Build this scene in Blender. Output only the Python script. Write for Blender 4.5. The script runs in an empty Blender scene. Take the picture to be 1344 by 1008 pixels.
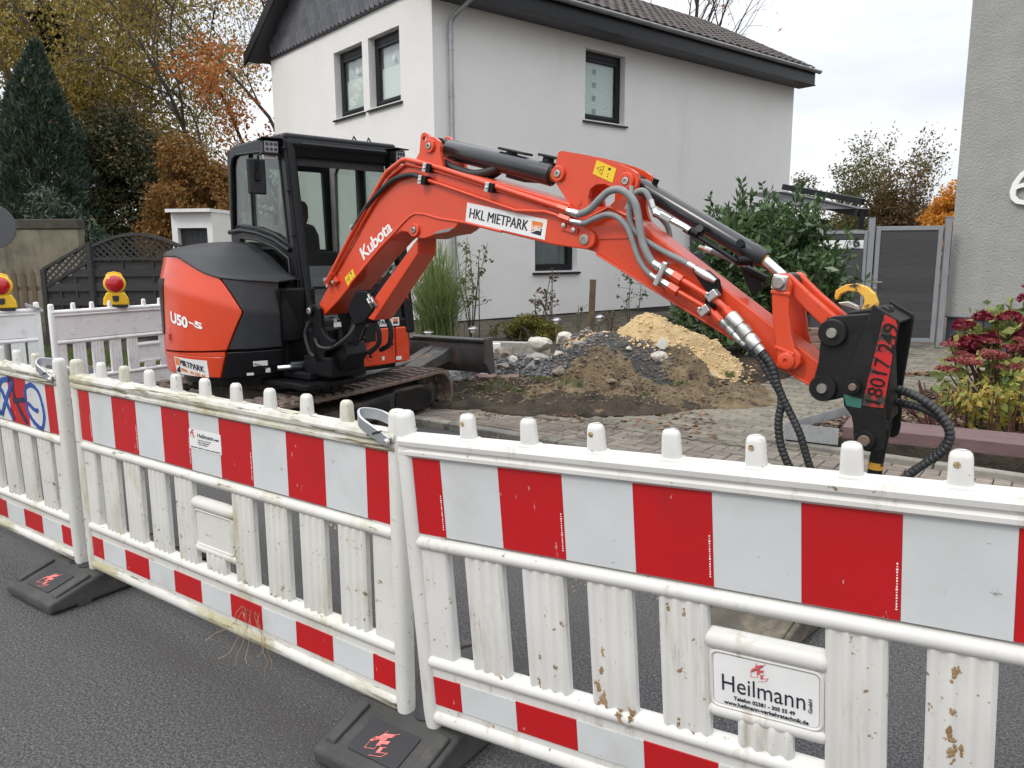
import bpy, bmesh, math, random
import numpy as np
from mathutils import Vector, Matrix
from mathutils.geometry import tessellate_polygon
random.seed(7); rng = np.random.default_rng(7)
scene = bpy.context.scene
COL = scene.collection
PI = math.pi
R_ = math.radians

# ------------------------------------------------------------------ camera
PITCH, ROLL, CAM_H = R_(9.5), R_(.33), 1.55
fwd = Vector((0, math.cos(PITCH), -math.sin(PITCH)))
r0 = Vector((1, 0, 0)); u0 = Vector((0, math.sin(PITCH), math.cos(PITCH)))
rt = r0 * math.cos(ROLL) - u0 * math.sin(ROLL)
up = u0 * math.cos(ROLL) + r0 * math.sin(ROLL)
cam_data = bpy.data.cameras.new('camera')
cam = bpy.data.objects.new('camera', cam_data); COL.objects.link(cam)
cam.matrix_world = Matrix(((rt.x, up.x, -fwd.x, 0), (rt.y, up.y, -fwd.y, 0), (rt.z, up.z, -fwd.z, CAM_H), (0, 0, 0, 1)))
cam_data.sensor_fit = 'HORIZONTAL'; cam_data.sensor_width = 36.0
cam_data.lens = 36.0 * 1010 / 1344
cam_data.clip_start = .05; cam_data.clip_end = 1000
scene.camera = cam

# ------------------------------------------------------------------ sky, sun, exposure
SUN_EL, SUN_AZ = R_(48), R_(232)       # azimuth measured clockwise from +Y: behind the camera, to the left
world = bpy.data.worlds.new('World'); scene.world = world; world.use_nodes = True
nt = world.node_tree; nt.nodes.clear()
W = lambda t: nt.nodes.new(t)
out = W('ShaderNodeOutputWorld'); bg = W('ShaderNodeBackground'); bg.inputs['Strength'].default_value = .1
sky = W('ShaderNodeTexSky'); sky.sky_type = 'NISHITA'; sky.sun_disc = False
sky.sun_elevation = SUN_EL; sky.sun_rotation = SUN_AZ
tc = W('ShaderNodeTexCoord'); mp = W('ShaderNodeMapping'); mp.inputs['Scale'].default_value = (1.2, 1.2, 5.0)
mp.inputs['Rotation'].default_value = (0, R_(6), 0)
n1 = W('ShaderNodeTexNoise'); n1.inputs['Scale'].default_value = 1.6; n1.inputs['Detail'].default_value = 7; n1.inputs['Roughness'].default_value = .55
nt.links.new(tc.outputs['Generated'], mp.inputs['Vector']); nt.links.new(mp.outputs['Vector'], n1.inputs['Vector'])
cr = W('ShaderNodeValToRGB')
cr.color_ramp.elements[0].position = .3; cr.color_ramp.elements[0].color = (4.8, 5.1, 5.65, 1)
cr.color_ramp.elements[1].position = .68; cr.color_ramp.elements[1].color = (7.2, 7.2, 7.2, 1)
nt.links.new(n1.outputs['Fac'], cr.inputs['Fac'])
sep = W('ShaderNodeSeparateXYZ'); nt.links.new(tc.outputs['Generated'], sep.inputs['Vector'])
mr = W('ShaderNodeMapRange'); mr.inputs['From Min'].default_value = 0; mr.inputs['From Max'].default_value = 1
mr.inputs['To Min'].default_value = 1.0; mr.inputs['To Max'].default_value = 3.0      # an overcast sky is brighter overhead
sq = W('ShaderNodeMath'); sq.operation = 'POWER'; sq.inputs[1].default_value = 1.6; nt.links.new(sep.outputs['Z'], sq.inputs[0]); nt.links.new(sq.outputs[0], mr.inputs['Value'])
mul = W('ShaderNodeVectorMath'); mul.operation = 'SCALE'
nt.links.new(cr.outputs['Color'], mul.inputs[0]); nt.links.new(mr.outputs['Result'], mul.inputs['Scale'])
mx = W('ShaderNodeMix'); mx.data_type = 'RGBA'; mx.inputs['Factor'].default_value = .93
nt.links.new(sky.outputs['Color'], mx.inputs['A']); nt.links.new(mul.outputs['Vector'], mx.inputs['B'])
nt.links.new(mx.outputs['Result'], bg.inputs['Color']); nt.links.new(bg.outputs['Background'], out.inputs['Surface'])

sun_d = bpy.data.lights.new('sun', 'SUN'); sun_d.energy = 1.0; sun_d.angle = R_(14); sun_d.color = (1, .94, .85)
sun = bpy.data.objects.new('sun', sun_d); COL.objects.link(sun)
sd = Vector((math.sin(SUN_AZ) * math.cos(SUN_EL), math.cos(SUN_AZ) * math.cos(SUN_EL), math.sin(SUN_EL)))
sun.rotation_euler = sd.to_track_quat('Z', 'Y').to_euler()
scene.view_settings.view_transform = 'Standard'; scene.view_settings.look = 'None'
scene.view_settings.exposure = 0.58; scene.view_settings.gamma = 1; scene.view_settings.use_curve_mapping = False

# ------------------------------------------------------------------ helpers: objects
def link(o, parent=None):
    COL.objects.link(o)
    if parent is not None: o.parent = parent
    return o
def tag(o, label=None, cat=None, group=None, kind=None):
    if label: o['label'] = label
    if cat: o['category'] = cat
    if group: o['group'] = group
    if kind: o['kind'] = kind
    return o
def empty(name, loc=(0, 0, 0), rz=0, label=None, cat=None, group=None):
    o = bpy.data.objects.new(name, None); o.location = loc; o.rotation_euler = (0, 0, rz); o.empty_display_size = .1
    link(o); return tag(o, label, cat, group)
def kids(o): return [c for c in bpy.data.objects if c.parent == o]
def copy_tree(o, parent=None):
    c = o.copy(); link(c, parent)
    for k in list(o.children): copy_tree(k, c)
    return c

class MB:
    """collects geometry and links it as one mesh object"""
    def __init__(s, M=None): s.v = []; s.f = []; s.M = M if M is not None else Matrix()
    def add(s, vs, fs, M=None):
        b = len(s.v); T = s.M if M is None else s.M @ M
        s.v.extend([tuple(T @ Vector(p)) for p in vs]); s.f.extend([tuple(b + i for i in f) for f in fs]); return s
    def box(s, c, d, rz=0, rx=0, ry=0):
        M = Matrix.Translation(c) @ Matrix.Rotation(rz, 4, 'Z') @ Matrix.Rotation(ry, 4, 'Y') @ Matrix.Rotation(rx, 4, 'X')
        x, y, z = d[0] / 2, d[1] / 2, d[2] / 2
        vs = [(i * x, j * y, k * z) for i in (-1, 1) for j in (-1, 1) for k in (-1, 1)]
        return s.add(vs, [(0, 1, 3, 2), (4, 6, 7, 5), (0, 4, 5, 1), (2, 3, 7, 6), (0, 2, 6, 4), (1, 5, 7, 3)], M)
    def prism(s, outline, n0, n1, holes=(), axis='y', M=None):
        """outline in (a,b) -> axis 'y': (a, n, b); 'z': (a, b, n); 'x': (n, a, b)"""
        mk = {'y': lambda a, b, n: (a, n, b), 'z': lambda a, b, n: (a, b, n), 'x': lambda a, b, n: (n, a, b)}[axis]
        loops = [list(outline)] + [list(h) for h in holes]
        pts = [p for L in loops for p in L]; N = len(pts)
        vs = [mk(a, b, n0) for a, b in pts] + [mk(a, b, n1) for a, b in pts]
        fs = []
        if holes:
            tris = tessellate_polygon([[Vector((a, b, 0)) for a, b in L] for L in loops])
            for t in tris: fs.append(tuple(t)); fs.append(tuple(N + i for i in reversed(t)))
        else:
            fs.append(tuple(range(N))); fs.append(tuple(N + i for i in reversed(range(N))))
        b = 0
        for L in loops:
            n = len(L)
            for i in range(n):
                j = (i + 1) % n; fs.append((b + i, N + b + i, N + b + j, b + j))
            b += n
        return s.add(vs, fs, M)
    def tube(s, pts, r, seg=8, caps=True, M=None, closed=False):
        P = [Vector(p) for p in pts]; n = len(P)
        rr = r if isinstance(r, (list, tuple)) else [r] * n
        vs, fs = [], []; prev = None
        for i, p in enumerate(P):
            a = P[(i - 1) % n] if (closed or i > 0) else p; b = P[(i + 1) % n] if (closed or i < n - 1) else p
            t = (b - a)
            if t.length < 1e-9: t = Vector((0, 0, 1))
            t.normalize()
            if prev is None:
                q = Vector((0, 0, 1)) if abs(t.z) < .9 else Vector((1, 0, 0)); u = t.cross(q).normalized()
            else:
                u = prev - t * prev.dot(t)
                u = u.normalized() if u.length > 1e-6 else t.orthogonal().normalized()
            prev = u; w = t.cross(u)
            for k in range(seg):
                an = 2 * PI * k / seg; vs.append(p + (u * math.cos(an) + w * math.sin(an)) * rr[i])
        for i in range(n if closed else n - 1):
            i2 = (i + 1) % n
            for k in range(seg):
                k2 = (k + 1) % seg; fs.append((i * seg + k, i * seg + k2, i2 * seg + k2, i2 * seg + k))
        if caps and not closed: fs.append(tuple(reversed(range(seg)))); fs.append(tuple((n - 1) * seg + k for k in range(seg)))
        return s.add(vs, fs, M)
    def cyl(s, p0, p1, r0, r1=None, seg=16, M=None):
        return s.tube([p0, p1], [r0, r0 if r1 is None else r1], seg, True, M)
    def loft(s, rings, caps=True, closed=True, M=None):
        n = len(rings[0]); vs = [p for r in rings for p in r]; fs = []
        for i in range(len(rings) - 1):
            for k in range(n if closed else n - 1):
                k2 = (k + 1) % n; fs.append((i * n + k, i * n + k2, (i + 1) * n + k2, (i + 1) * n + k))
        if caps: fs.append(tuple(reversed(range(n)))); fs.append(tuple((len(rings) - 1) * n + k for k in range(n)))
        return s.add(vs, fs, M)
    def lathe(s, prof, seg=16, M=None):
        rings = [[(r * math.cos(2 * PI * k / seg), r * math.sin(2 * PI * k / seg), z) for k in range(seg)] for r, z in prof]
        return s.loft(rings, True, True, M)
    def quad(s, a, b, c, d): return s.add([a, b, c, d], [(0, 1, 2, 3)])
    def ball(s, c, r, seg=10, rings=6, sc=(1, 1, 1), jit=0, rnd=None):
        rows = []
        for i in range(rings + 1):
            th = PI * i / rings
            rows.append([(c[0] + r * sc[0] * max(math.sin(th), .02) * math.cos(2 * PI * k / seg) * (1 + (rnd.uniform(-jit, jit) if jit else 0)),
                          c[1] + r * sc[1] * max(math.sin(th), .02) * math.sin(2 * PI * k / seg) * (1 + (rnd.uniform(-jit, jit) if jit else 0)),
                          c[2] - r * sc[2] * math.cos(th) * (1 + (rnd.uniform(-jit, jit) if jit else 0))) for k in range(seg)])
        return s.loft(rows)
    def mesh(s, name):
        me = bpy.data.meshes.new(name); me.from_pydata(s.v, [], s.f); me.validate(); me.update(); return me
    def build(s, name, mat, parent=None, smooth=False, bevel=0, label=None, kind=None, seg=2, fix=True, ang=38):
        me = s.mesh(name)
        if fix:
            bm = bmesh.new(); bm.from_mesh(me); bmesh.ops.recalc_face_normals(bm, faces=bm.faces); bm.to_mesh(me); bm.free()
        if mat: me.materials.append(mat)
        if smooth:
            me.polygons.foreach_set('use_smooth', [True] * len(me.polygons))
            me.set_sharp_from_angle(angle=R_(ang))
        o = bpy.data.objects.new(name, me); link(o, parent)
        if bevel:
            m = o.modifiers.new('bevel', 'BEVEL'); m.width = bevel; m.segments = seg; m.limit_method = 'ANGLE'; m.angle_limit = R_(35)
        if label: o['label'] = label
        if kind: o['kind'] = kind
        return o

def raw_mesh(name, V, F, mat, parent=None, smooth=False, kind=None, label=None):
    """numpy vertices and equal-sized faces, for foliage"""
    V = np.asarray(V, np.float32); F = np.asarray(F, np.int32); k = F.shape[1]
    me = bpy.data.meshes.new(name); me.vertices.add(len(V)); me.vertices.foreach_set('co', V.ravel())
    me.loops.add(F.size); me.loops.foreach_set('vertex_index', F.ravel())
    me.polygons.add(len(F)); me.polygons.foreach_set('loop_start', np.arange(0, F.size, k, dtype=np.int32))
    me.polygons.foreach_set('loop_total', np.full(len(F), k, np.int32)); me.update(calc_edges=True)
    if smooth: me.polygons.foreach_set('use_smooth', np.ones(len(F), bool))
    if mat: me.materials.append(mat)
    o = bpy.data.objects.new(name, me); link(o, parent)
    return tag(o, label, None, None, kind)

def text_geo(body, size=.1, bold=0.0, heavy=0.0, sx=1.0, shear=0.0, depth=.0008, align='LEFT', spacing=1.0):
    cu = bpy.data.curves.new('lettering', 'FONT'); cu.body = body; cu.size = size; cu.offset = bold * size; cu.shear = shear
    cu.extrude = depth; cu.align_x = align; cu.resolution_u = 3; cu.space_character = spacing
    o = bpy.data.objects.new('lettering', cu); COL.objects.link(o)
    dg = bpy.context.evaluated_depsgraph_get(); me = bpy.data.meshes.new_from_object(o.evaluated_get(dg))
    vs = [(v.co.x * sx, v.co.y, v.co.z) for v in me.vertices]; fs = [tuple(p.vertices) for p in me.polygons]
    bpy.data.objects.remove(o); bpy.data.curves.remove(cu); bpy.data.meshes.remove(me)
    if heavy:
        base = list(vs); bf = list(fs); n = len(base)
        for i, dx in enumerate((-heavy, heavy)): vs += [(x + dx * size, y, z + .0002 * (i + 1)) for x, y, z in base]; fs += [tuple(a + n * (i + 1) for a in f) for f in bf]
    return vs, fs
def text_on(body, origin, xdir, ydir, mat, parent, size, name='lettering', frame=None, fit=None, **kw):
    """lettering lying on a plane: origin = lower left corner, xdir and ydir span the plane; fit = (width, cap height)"""
    vs, fs = text_geo(body, size, **kw)
    if fit:
        x0 = min(v[0] for v in vs); x1 = max(v[0] for v in vs); y0 = min(v[1] for v in vs); y1 = max(v[1] for v in vs)
        a = fit[0] / max(x1 - x0, 1e-6); b = fit[1] / max(y1 - y0, 1e-6)
        vs = [((x - x0) * a, (y - y0) * b, z) for x, y, z in vs]
    X = Vector(xdir).normalized(); Y = Vector(ydir).normalized(); Zv = X.cross(Y).normalized()
    m = MB(frame); O = Vector(origin)
    m.add([O + X * x + Y * y + Zv * z for x, y, z in vs], fs)
    return m.build(name, mat, parent, fix=False)

# ------------------------------------------------------------------ helpers: materials
def mat(name, c1, c2=None, ns=6, rough=.6, metal=0, bump=None, dirt=None, dirt2=None, coat=0, spec=.5, stretch=None, island=None, rvar=0, bump2=None, trans=0, cr=(.3, .7)):
    m = bpy.data.materials.new(name); m.use_nodes = True; t = m.node_tree; N = t.nodes; L = t.links
    b = N['Principled BSDF']; tc = N.new('ShaderNodeTexCoord'); src = tc.outputs['Object']
    if stretch:
        mp = N.new('ShaderNodeMapping'); mp.inputs['Scale'].default_value = stretch; L.new(src, mp.inputs['Vector']); src = mp.outputs['Vector']
    def noise(scale, detail=5, rough=.6, s=None):
        n = N.new('ShaderNodeTexNoise'); n.inputs['Scale'].default_value = scale; n.inputs['Detail'].default_value = detail; n.inputs['Roughness'].default_value = rough
        L.new(s or src, n.inputs['Vector']); return n.outputs['Fac']
    def mixc(f, a, bb):
        x = N.new('ShaderNodeMix'); x.data_type = 'RGBA'; L.new(f, x.inputs['Factor'])
        for s_, v in (('A', a), ('B', bb)):
            if isinstance(v, tuple): x.inputs[s_].default_value = (*v, 1)
            else: L.new(v, x.inputs[s_])
        return x.outputs['Result']
    def ramp(f, lo, hi):
        r = N.new('ShaderNodeMapRange'); r.interpolation_type = 'SMOOTHSTEP'; r.inputs['From Min'].default_value = lo; r.inputs['From Max'].default_value = hi; L.new(f, r.inputs['Value']); return r.outputs['Result']
    col = c1; rsock = None
    if c2: col = mixc(ramp(noise(ns), *cr), c1, c2)
    if island:
        g = N.new('ShaderNodeNewGeometry'); r = N.new('ShaderNodeValToRGB'); L.new(g.outputs['Random Per Island'], r.inputs['Fac'])
        els = r.color_ramp.elements
        while len(els) < len(island): els.new(.5)
        for i, c in enumerate(island): els[i].position = i / max(1, len(island) - 1); els[i].color = (*c, 1)
        col = r.outputs['Color'] if not c2 else mixc(ramp(noise(ns), .35, .65), r.outputs['Color'], c2)
    for d in (dirt, dirt2):
        if d:
            dc, sc, lo, hi = d[:4]; st = d[4] if len(d) > 4 else None; s = None
            if st:
                mp2 = N.new('ShaderNodeMapping'); mp2.inputs['Scale'].default_value = st; mp2.inputs['Location'].default_value = (3.1, 1.7, .4); L.new(tc.outputs['Object'], mp2.inputs['Vector']); s = mp2.outputs['Vector']
            f = ramp(noise(sc, 8, .68, s), lo, hi); col = mixc(f, col, dc)
            if rsock is None:
                rs = N.new('ShaderNodeMapRange'); rs.inputs['To Min'].default_value = rough; rs.inputs['To Max'].default_value = max(rough, .85); L.new(f, rs.inputs['Value']); rsock = rs.outputs['Result']
    if isinstance(col, tuple): b.inputs['Base Color'].default_value = (*col, 1)
    else: L.new(col, b.inputs['Base Color'])
    if rsock is not None: L.new(rsock, b.inputs['Roughness'])
    elif rvar:
        rs = N.new('ShaderNodeMapRange'); rs.inputs['To Min'].default_value = rough - rvar; rs.inputs['To Max'].default_value = rough + rvar; L.new(noise(7), rs.inputs['Value']); L.new(rs.outputs['Result'], b.inputs['Roughness'])
    else: b.inputs['Roughness'].default_value = rough
    b.inputs['Metallic'].default_value = metal; b.inputs['Coat Weight'].default_value = coat; b.inputs['Coat Roughness'].default_value = .12
    b.inputs['Specular IOR Level'].default_value = spec
    h = None
    for bp in (bump, bump2):
        if bp:
            bn = N.new('ShaderNodeBump'); bn.inputs['Distance'].default_value = bp[2] if len(bp) > 2 else .01; bn.inputs['Strength'].default_value = bp[1]
            L.new(noise(bp[0], 6, .65), bn.inputs['Height'])
            if h is not None: L.new(h, bn.inputs['Normal'])
            h = bn.outputs['Normal']
    if h is not None: L.new(h, b.inputs['Normal'])
    if trans:
        tr = N.new('ShaderNodeBsdfTranslucent'); ms = N.new('ShaderNodeMixShader'); ms.inputs['Fac'].default_value = trans
        if isinstance(col, tuple): tr.inputs['Color'].default_value = (*col, 1)
        else: L.new(col, tr.inputs['Color'])
        L.new(b.outputs['BSDF'], ms.inputs[1]); L.new(tr.outputs['BSDF'], ms.inputs[2]); L.new(ms.outputs['Shader'], N['Material Output'].inputs['Surface'])
    return m
def glass(name, tint=(.8, .86, .84), gl=1.0, rough=.02):
    m = bpy.data.materials.new(name); m.use_nodes = True; t = m.node_tree; N = t.nodes; L = t.links; N.clear()
    o = N.new('ShaderNodeOutputMaterial'); tr = N.new('ShaderNodeBsdfTransparent'); tr.inputs['Color'].default_value = (*tint, 1)
    g = N.new('ShaderNodeBsdfGlossy'); g.inputs['Roughness'].default_value = rough; g.inputs['Color'].default_value = (gl, gl, gl, 1)
    fr = N.new('ShaderNodeFresnel'); ge = N.new('ShaderNodeNewGeometry'); mi_ = N.new('ShaderNodeMapRange'); mi_.inputs['To Min'].default_value = 1.55; mi_.inputs['To Max'].default_value = 1 / 1.55
    L.new(ge.outputs['Backfacing'], mi_.inputs['Value']); L.new(mi_.outputs['Result'], fr.inputs['IOR']); mx = N.new('ShaderNodeMixShader')
    L.new(fr.outputs['Fac'], mx.inputs['Fac']); L.new(tr.outputs['BSDF'], mx.inputs[1]); L.new(g.outputs['BSDF'], mx.inputs[2]); L.new(mx.outputs['Shader'], o.inputs['Surface'])
    return m

MAT = {}
MAT['asphalt'] = mat('asphalt', (.040, .040, .042), (.158, .156, .154), 100, .84, cr=(.36, .66), bump=(110, 1.0, .02), dirt=((.082, .079, .076), .8, .44, .68, (.45, 1.6, 1)), dirt2=((.30, .29, .27), 120, .575, .63))
MAT['asphalt_patch'] = mat('asphalt_patch', (.045, .044, .044), (.07, .068, .066), 3, .9, bump=(260, .8, .008))
MAT['earth'] = mat('earth', (.055, .042, .03), (.11, .085, .058), 5, .95, bump=(40, .9, .03), bump2=(9, .7, .06))
MAT['soil'] = mat('soil', (.035, .027, .019), (.085, .064, .044), 6, .95, bump=(60, 1, .03), bump2=(14, .7, .05))
MAT['sand'] = mat('sand', (.48, .33, .16), (.62, .46, .25), 5, .95, bump=(45, 1, .03), bump2=(12, .8, .05), dirt=((.16, .11, .065), 5, .58, .75))
MAT['loam'] = mat('loam', (.15, .108, .062), (.33, .245, .145), 5, .95, bump=(40, 1, .05), bump2=(13, 1, .08), dirt=((.05, .038, .027), 4, .52, .64), dirt2=((.40, .31, .19), 7, .60, .72))
MAT['grit'] = mat('grit', (.034, .034, .035), (.085, .083, .080), 40, .8, bump=(70, 1, .03), bump2=(14, .7, .05), dirt=((.22, .16, .09), 6, .62, .75))
MAT['paver_red'] = mat('paver_red', (.165, .138, .113), (.235, .203, .168), 9, .88, bump=(130, .55, .004), dirt=((.10, .085, .068), 4.2, .5, .75), dirt2=((.42, .40, .37), 9, .70, .80))
MAT['paver_grey'] = mat('paver_grey', (.150, .132, .105), (.215, .192, .156), 7, .9, bump=(130, .55, .004), dirt=((.085, .090, .05), 3.2, .48, .70), dirt2=((.34, .29, .19), 5, .62, .74))
MAT['joint'] = mat('joint', (.045, .042, .03), (.075, .08, .04), 9, .95, bump=(80, .6, .01))
MAT['kerb'] = mat('kerb', (.17, .16, .14), (.26, .245, .215), 6, .9, bump=(90, .6, .006), dirt=((.08, .078, .06), 5, .5, .7), dirt2=((.46, .45, .40), 12, .68, .76))
MAT['grass'] = mat('grass', (.10, .16, .03), rough=.7, island=[(.05, .085, .025), (.09, .13, .035), (.15, .165, .055)], trans=.25)
# ================================================================== ground, road, pavement
K0 = Vector((-.35, 6.6)); KD = Vector((.809, -.588)); KN = Vector((.588, .809))
def kp(t, n, z=0): return (K0.x + KD.x * t + KN.x * n, K0.y + KD.y * t + KN.y * n, z)
KROT = math.atan2(KD.y, KD.x)
KF = Matrix.Translation((K0.x, K0.y, 0)) @ Matrix.Rotation(KROT, 4, 'Z')     # kerb frame: x along the kerb, y towards the house

def orand(m, amt=.3):
    """each object sharing a mesh gets its own tone"""
    t = m.node_tree; N = t.nodes; L = t.links; b = N['Principled BSDF']; inp = b.inputs['Base Color']
    oi = N.new('ShaderNodeObjectInfo'); g = N.new('ShaderNodeNewGeometry'); ad = N.new('ShaderNodeMath'); ad.operation = 'ADD'
    L.new(oi.outputs['Random'], ad.inputs[0]); L.new(g.outputs['Random Per Island'], ad.inputs[1])
    fr = N.new('ShaderNodeMath'); fr.operation = 'FRACT'; L.new(ad.outputs[0], fr.inputs[0])
    mr = N.new('ShaderNodeMapRange'); mr.inputs['To Min'].default_value = 1 - amt; mr.inputs['To Max'].default_value = 1 + amt; L.new(fr.outputs[0], mr.inputs['Value'])
    sc = N.new('ShaderNodeVectorMath'); sc.operation = 'SCALE'
    if inp.links: L.new(inp.links[0].from_socket, sc.inputs[0])
    else: sc.inputs[0].default_value = inp.default_value[:3]
    L.new(mr.outputs['Result'], sc.inputs['Scale']); L.new(sc.outputs['Vector'], inp)
for k in ('paver_red', 'paver_grey', 'kerb'): orand(MAT[k], .22)

m = MB(); m.add([(-400, -400, -.12), (400, -400, -.12), (400, 400, -.12), (-400, 400, -.12)], [(0, 1, 2, 3)])
m.build('ground', MAT['earth'], kind='structure')
# the road: a slightly uneven sheet
m = MB(); nx, ny = 60, 30; xs = np.linspace(-40, 40, nx + 1); ys = np.linspace(-10, 0, ny + 1)
m.add([(x, y, 0) for y in ys for x in xs], [(j * (nx + 1) + i, j * (nx + 1) + i + 1, (j + 1) * (nx + 1) + i + 1, (j + 1) * (nx + 1) + i) for j in range(ny) for i in range(nx)])
m.build('road', MAT['asphalt'], kind='structure').matrix_world = KF
# pale crumbs of sand and grit trodden onto the asphalt
def crumbs(name, spots, n, spread, size, material, seed, z=.004):
    r = random.Random(seed); m = MB()
    for k in range(n):
        cx, cy, w = r.choice(spots); a = r.uniform(0, 2 * PI); d = abs(r.gauss(0, 1)) * spread * w
        s = size * r.uniform(.35, 1.3) * (1.4 if r.random() < .08 else 1); x, y = cx + d * math.cos(a), cy + d * math.sin(a) * .7
        m.add([(x + s * math.cos(b + a) * r.uniform(.6, 1.2), y + s * math.sin(b + a) * r.uniform(.6, 1.2), z - .003) for b in (0, 1.6, 3.1, 4.7)] + [(x, y, z + s * r.uniform(.3, .7))],
              [(0, 1, 4), (1, 2, 4), (2, 3, 4), (3, 0, 4)])
    return m.build(name, material, kind='stuff', fix=False)
o = crumbs('sand_crumbs', [(-.15, 3.9, 1), (.25, 3.55, 1.2), (.55, 3.9, 1), (.1, 4.4, 1.3), (-1.0, 4.3, .8), (-2.05, 2.35, .3), (.9, 3.3, .7)], 520, .13, .007, MAT['sand'], 3)
tag(o, 'pale sand crumbs scattered over the asphalt behind the barriers')

o = crumbs('soil_crumbs', [tuple(kp(a, b)[:2]) + (1,) for a, b in ((-.2, .5), (.4, .6), (1.0, .65), (1.6, .6), (.8, .4), (2.2, .7), (-.6, -.15), (.5, -.2))], 700, .22, .009, MAT['loam'], 13, .064)
tag(o, 'crumbs of soil trodden over the pavement in front of the heap')
# kerb stones
kerb = empty('kerb', kp(0, 0)); kerb['kind'] = 'structure'; kerb.rotation_euler = (0, 0, KROT)
km = MB().box((0, .06, .02), (.985, .12, .17)).mesh('kerb_stone'); km.materials.append(MAT['kerb'])
for i in range(-14, 12):
    o = bpy.data.objects.new('kerb_stone', km); link(o, kerb); o.location = (i + .37, 0, random.uniform(-.003, .003))
    b = o.modifiers.new('bevel', 'BEVEL'); b.width = .012; b.segments = 2; b.limit_method = 'ANGLE'

# pavement slab under the pavers, then the pavers themselves in herringbone
side = MB(KF).box((0, .5, .02), (60, .76, .13)).build('sidewalk', MAT['joint'], kind='structure')
def frustum(x0, x1, y0, y1, z0, z1, ch=.006):
    vs = [(x0, y0, z0), (x1, y0, z0), (x1, y1, z0), (x0, y1, z0), (x0, y0, z1 - ch), (x1, y0, z1 - ch), (x1, y1, z1 - ch), (x0, y1, z1 - ch),
          (x0 + ch, y0 + ch, z1), (x1 - ch, y0 + ch, z1), (x1 - ch, y1 - ch, z1), (x0 + ch, y1 - ch, z1)]
    fs = [(i, (i + 1) % 4, 4 + (i + 1) % 4, 4 + i) for i in range(4)] + [(4 + i, 4 + (i + 1) % 4, 8 + (i + 1) % 4, 8 + i) for i in range(4)] + [(8, 9, 10, 11)]
    return vs, fs
share = {}
far = MB(KF); nb = 0
def put_brick(x0, x1, y0, y1, near):
    global nb
    j = .0035; x0 += j; x1 -= j; y0 += j; y1 -= j; w, d = round(x1 - x0, 3), round(y1 - y0, 3)
    if w < .02 or d < .02: return
    dz = random.uniform(-.003, .003)
    if near and nb < 300:
        if (w, d) not in share:
            vs, fs = frustum(-w / 2, w / 2, -d / 2, d / 2, -.03, .02); me = MB().add(vs, fs).mesh('brick'); me.materials.append(MAT['paver_red']); share[(w, d)] = me
        o = bpy.data.objects.new('brick', share[(w, d)]); link(o, side); nb += 1
        p = KF @ Vector(((x0 + x1) / 2, (y0 + y1) / 2, .086 + dz)); o.location = p; o.rotation_euler = (random.uniform(-.012, .012), random.uniform(-.012, .012), KROT + random.uniform(-.012, .012))
    else:
        vs, fs = frustum(x0, x1, y0, y1, .056 + dz, .106 + dz); far.add(vs, fs)
cell = .104; N0, N1 = .125, .86
cells = []
for k in range(-12, 14):
    for mm in range(-60, 30):
        cells.append((k + 4 * mm, k, 2, 1)); cells.append((k + 2 + 4 * mm, k - 1, 1, 2))
cells.sort(key=lambda c: abs(c[0] * cell - 2.0))
for cx, cy, w, d in cells:
    x0, x1 = cx * cell, (cx + w) * cell; y0, y1 = max(N0, cy * cell), min(N1, (cy + d) * cell)
    if x0 < -9 or x1 > 7 or y1 - y0 < .02: continue
    put_brick(x0, x1, y0, y1, -1.1 < x0 < 5.2)
far.build('brick_field', MAT['paver_red'], side, fix=False, kind='stuff')

# grey wave-block driveway
drv_poly = [(.30, 6.98), (1.0, 7.0), (1.95, 7.86), (2.9, 8.7), (4.4, 10.4), (5.2, 12.9), (7.0, 12.6), (8.2, 11.0), (8.4, 8.8), (6.4, 8.6), (4.25, 7.75), (2.9, 6.42), (2.22, 6.06), (2.55, 5.42), (2.0, 5.76)]
def inside(p, poly):
    c = False; x, y = p
    for i in range(len(poly)):
        (x1, y1), (x2, y2) = poly[i], poly[i - 1]
        if (y1 > y) != (y2 > y) and x < (x2 - x1) * (y - y1) / (y2 - y1) + x1: c = not c
    return c
drv = MB().prism(drv_poly, -.1, .088, axis='z').build('driveway', MAT['joint'], kind='structure')
L_, D_ = .225, .112
def wave_block():
    n = 4; a = .011; top, bot = [], []
    for i in range(n * 2 + 1):
        u = i / (n * 2); off = a * (1 if (i // 2) % 2 else -1) if True else 0
        off = a * math.sin(u * 2 * PI * 2)
        bot.append((-L_ / 2 + .003 + u * (L_ - .006), -D_ / 2 + .0035 + off)); top.append((-L_ / 2 + .003 + u * (L_ - .006), D_ / 2 - .0035 + off))
    ring = bot + top[::-1]; c = .005
    lo = [(x, y, -.03) for x, y in ring]; mid = [(x, y, .015) for x, y in ring]; hi = [(x * (1 - 2 * c / L_), y - c * (1 if i >= len(bot) else -1), .02) for i, (x, y) in enumerate(ring)]
    N = len(ring); vs = lo + mid + hi
    fs = [(i, (i + 1) % N, N + (i + 1) % N, N + i) for i in range(N)] + [(N + i, N + (i + 1) % N, 2 * N + (i + 1) % N, 2 * N + i) for i in range(N)]
    M = len(bot); fs += [(2 * N + i, 2 * N + i + 1, 2 * N + N - 2 - i, 2 * N + N - 1 - i) for i in range(M - 1)]
    return vs, fs
wv, wf = wave_block(); wme = MB().add(wv, wf).mesh('paving_stone'); wme.materials.append(MAT['paver_grey'])
spots = []
for r in range(-10, 80):
    for c in range(-10, 46):
        p = KF @ Vector((c * L_ + (L_ / 2 if r % 2 else 0) + .1, .93 + r * D_ * .5 * 2, 0))
        if inside((p.x, p.y), drv_poly): spots.append((p.length, p))
spots.sort(key=lambda s: s[0]); rest = MB()
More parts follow.
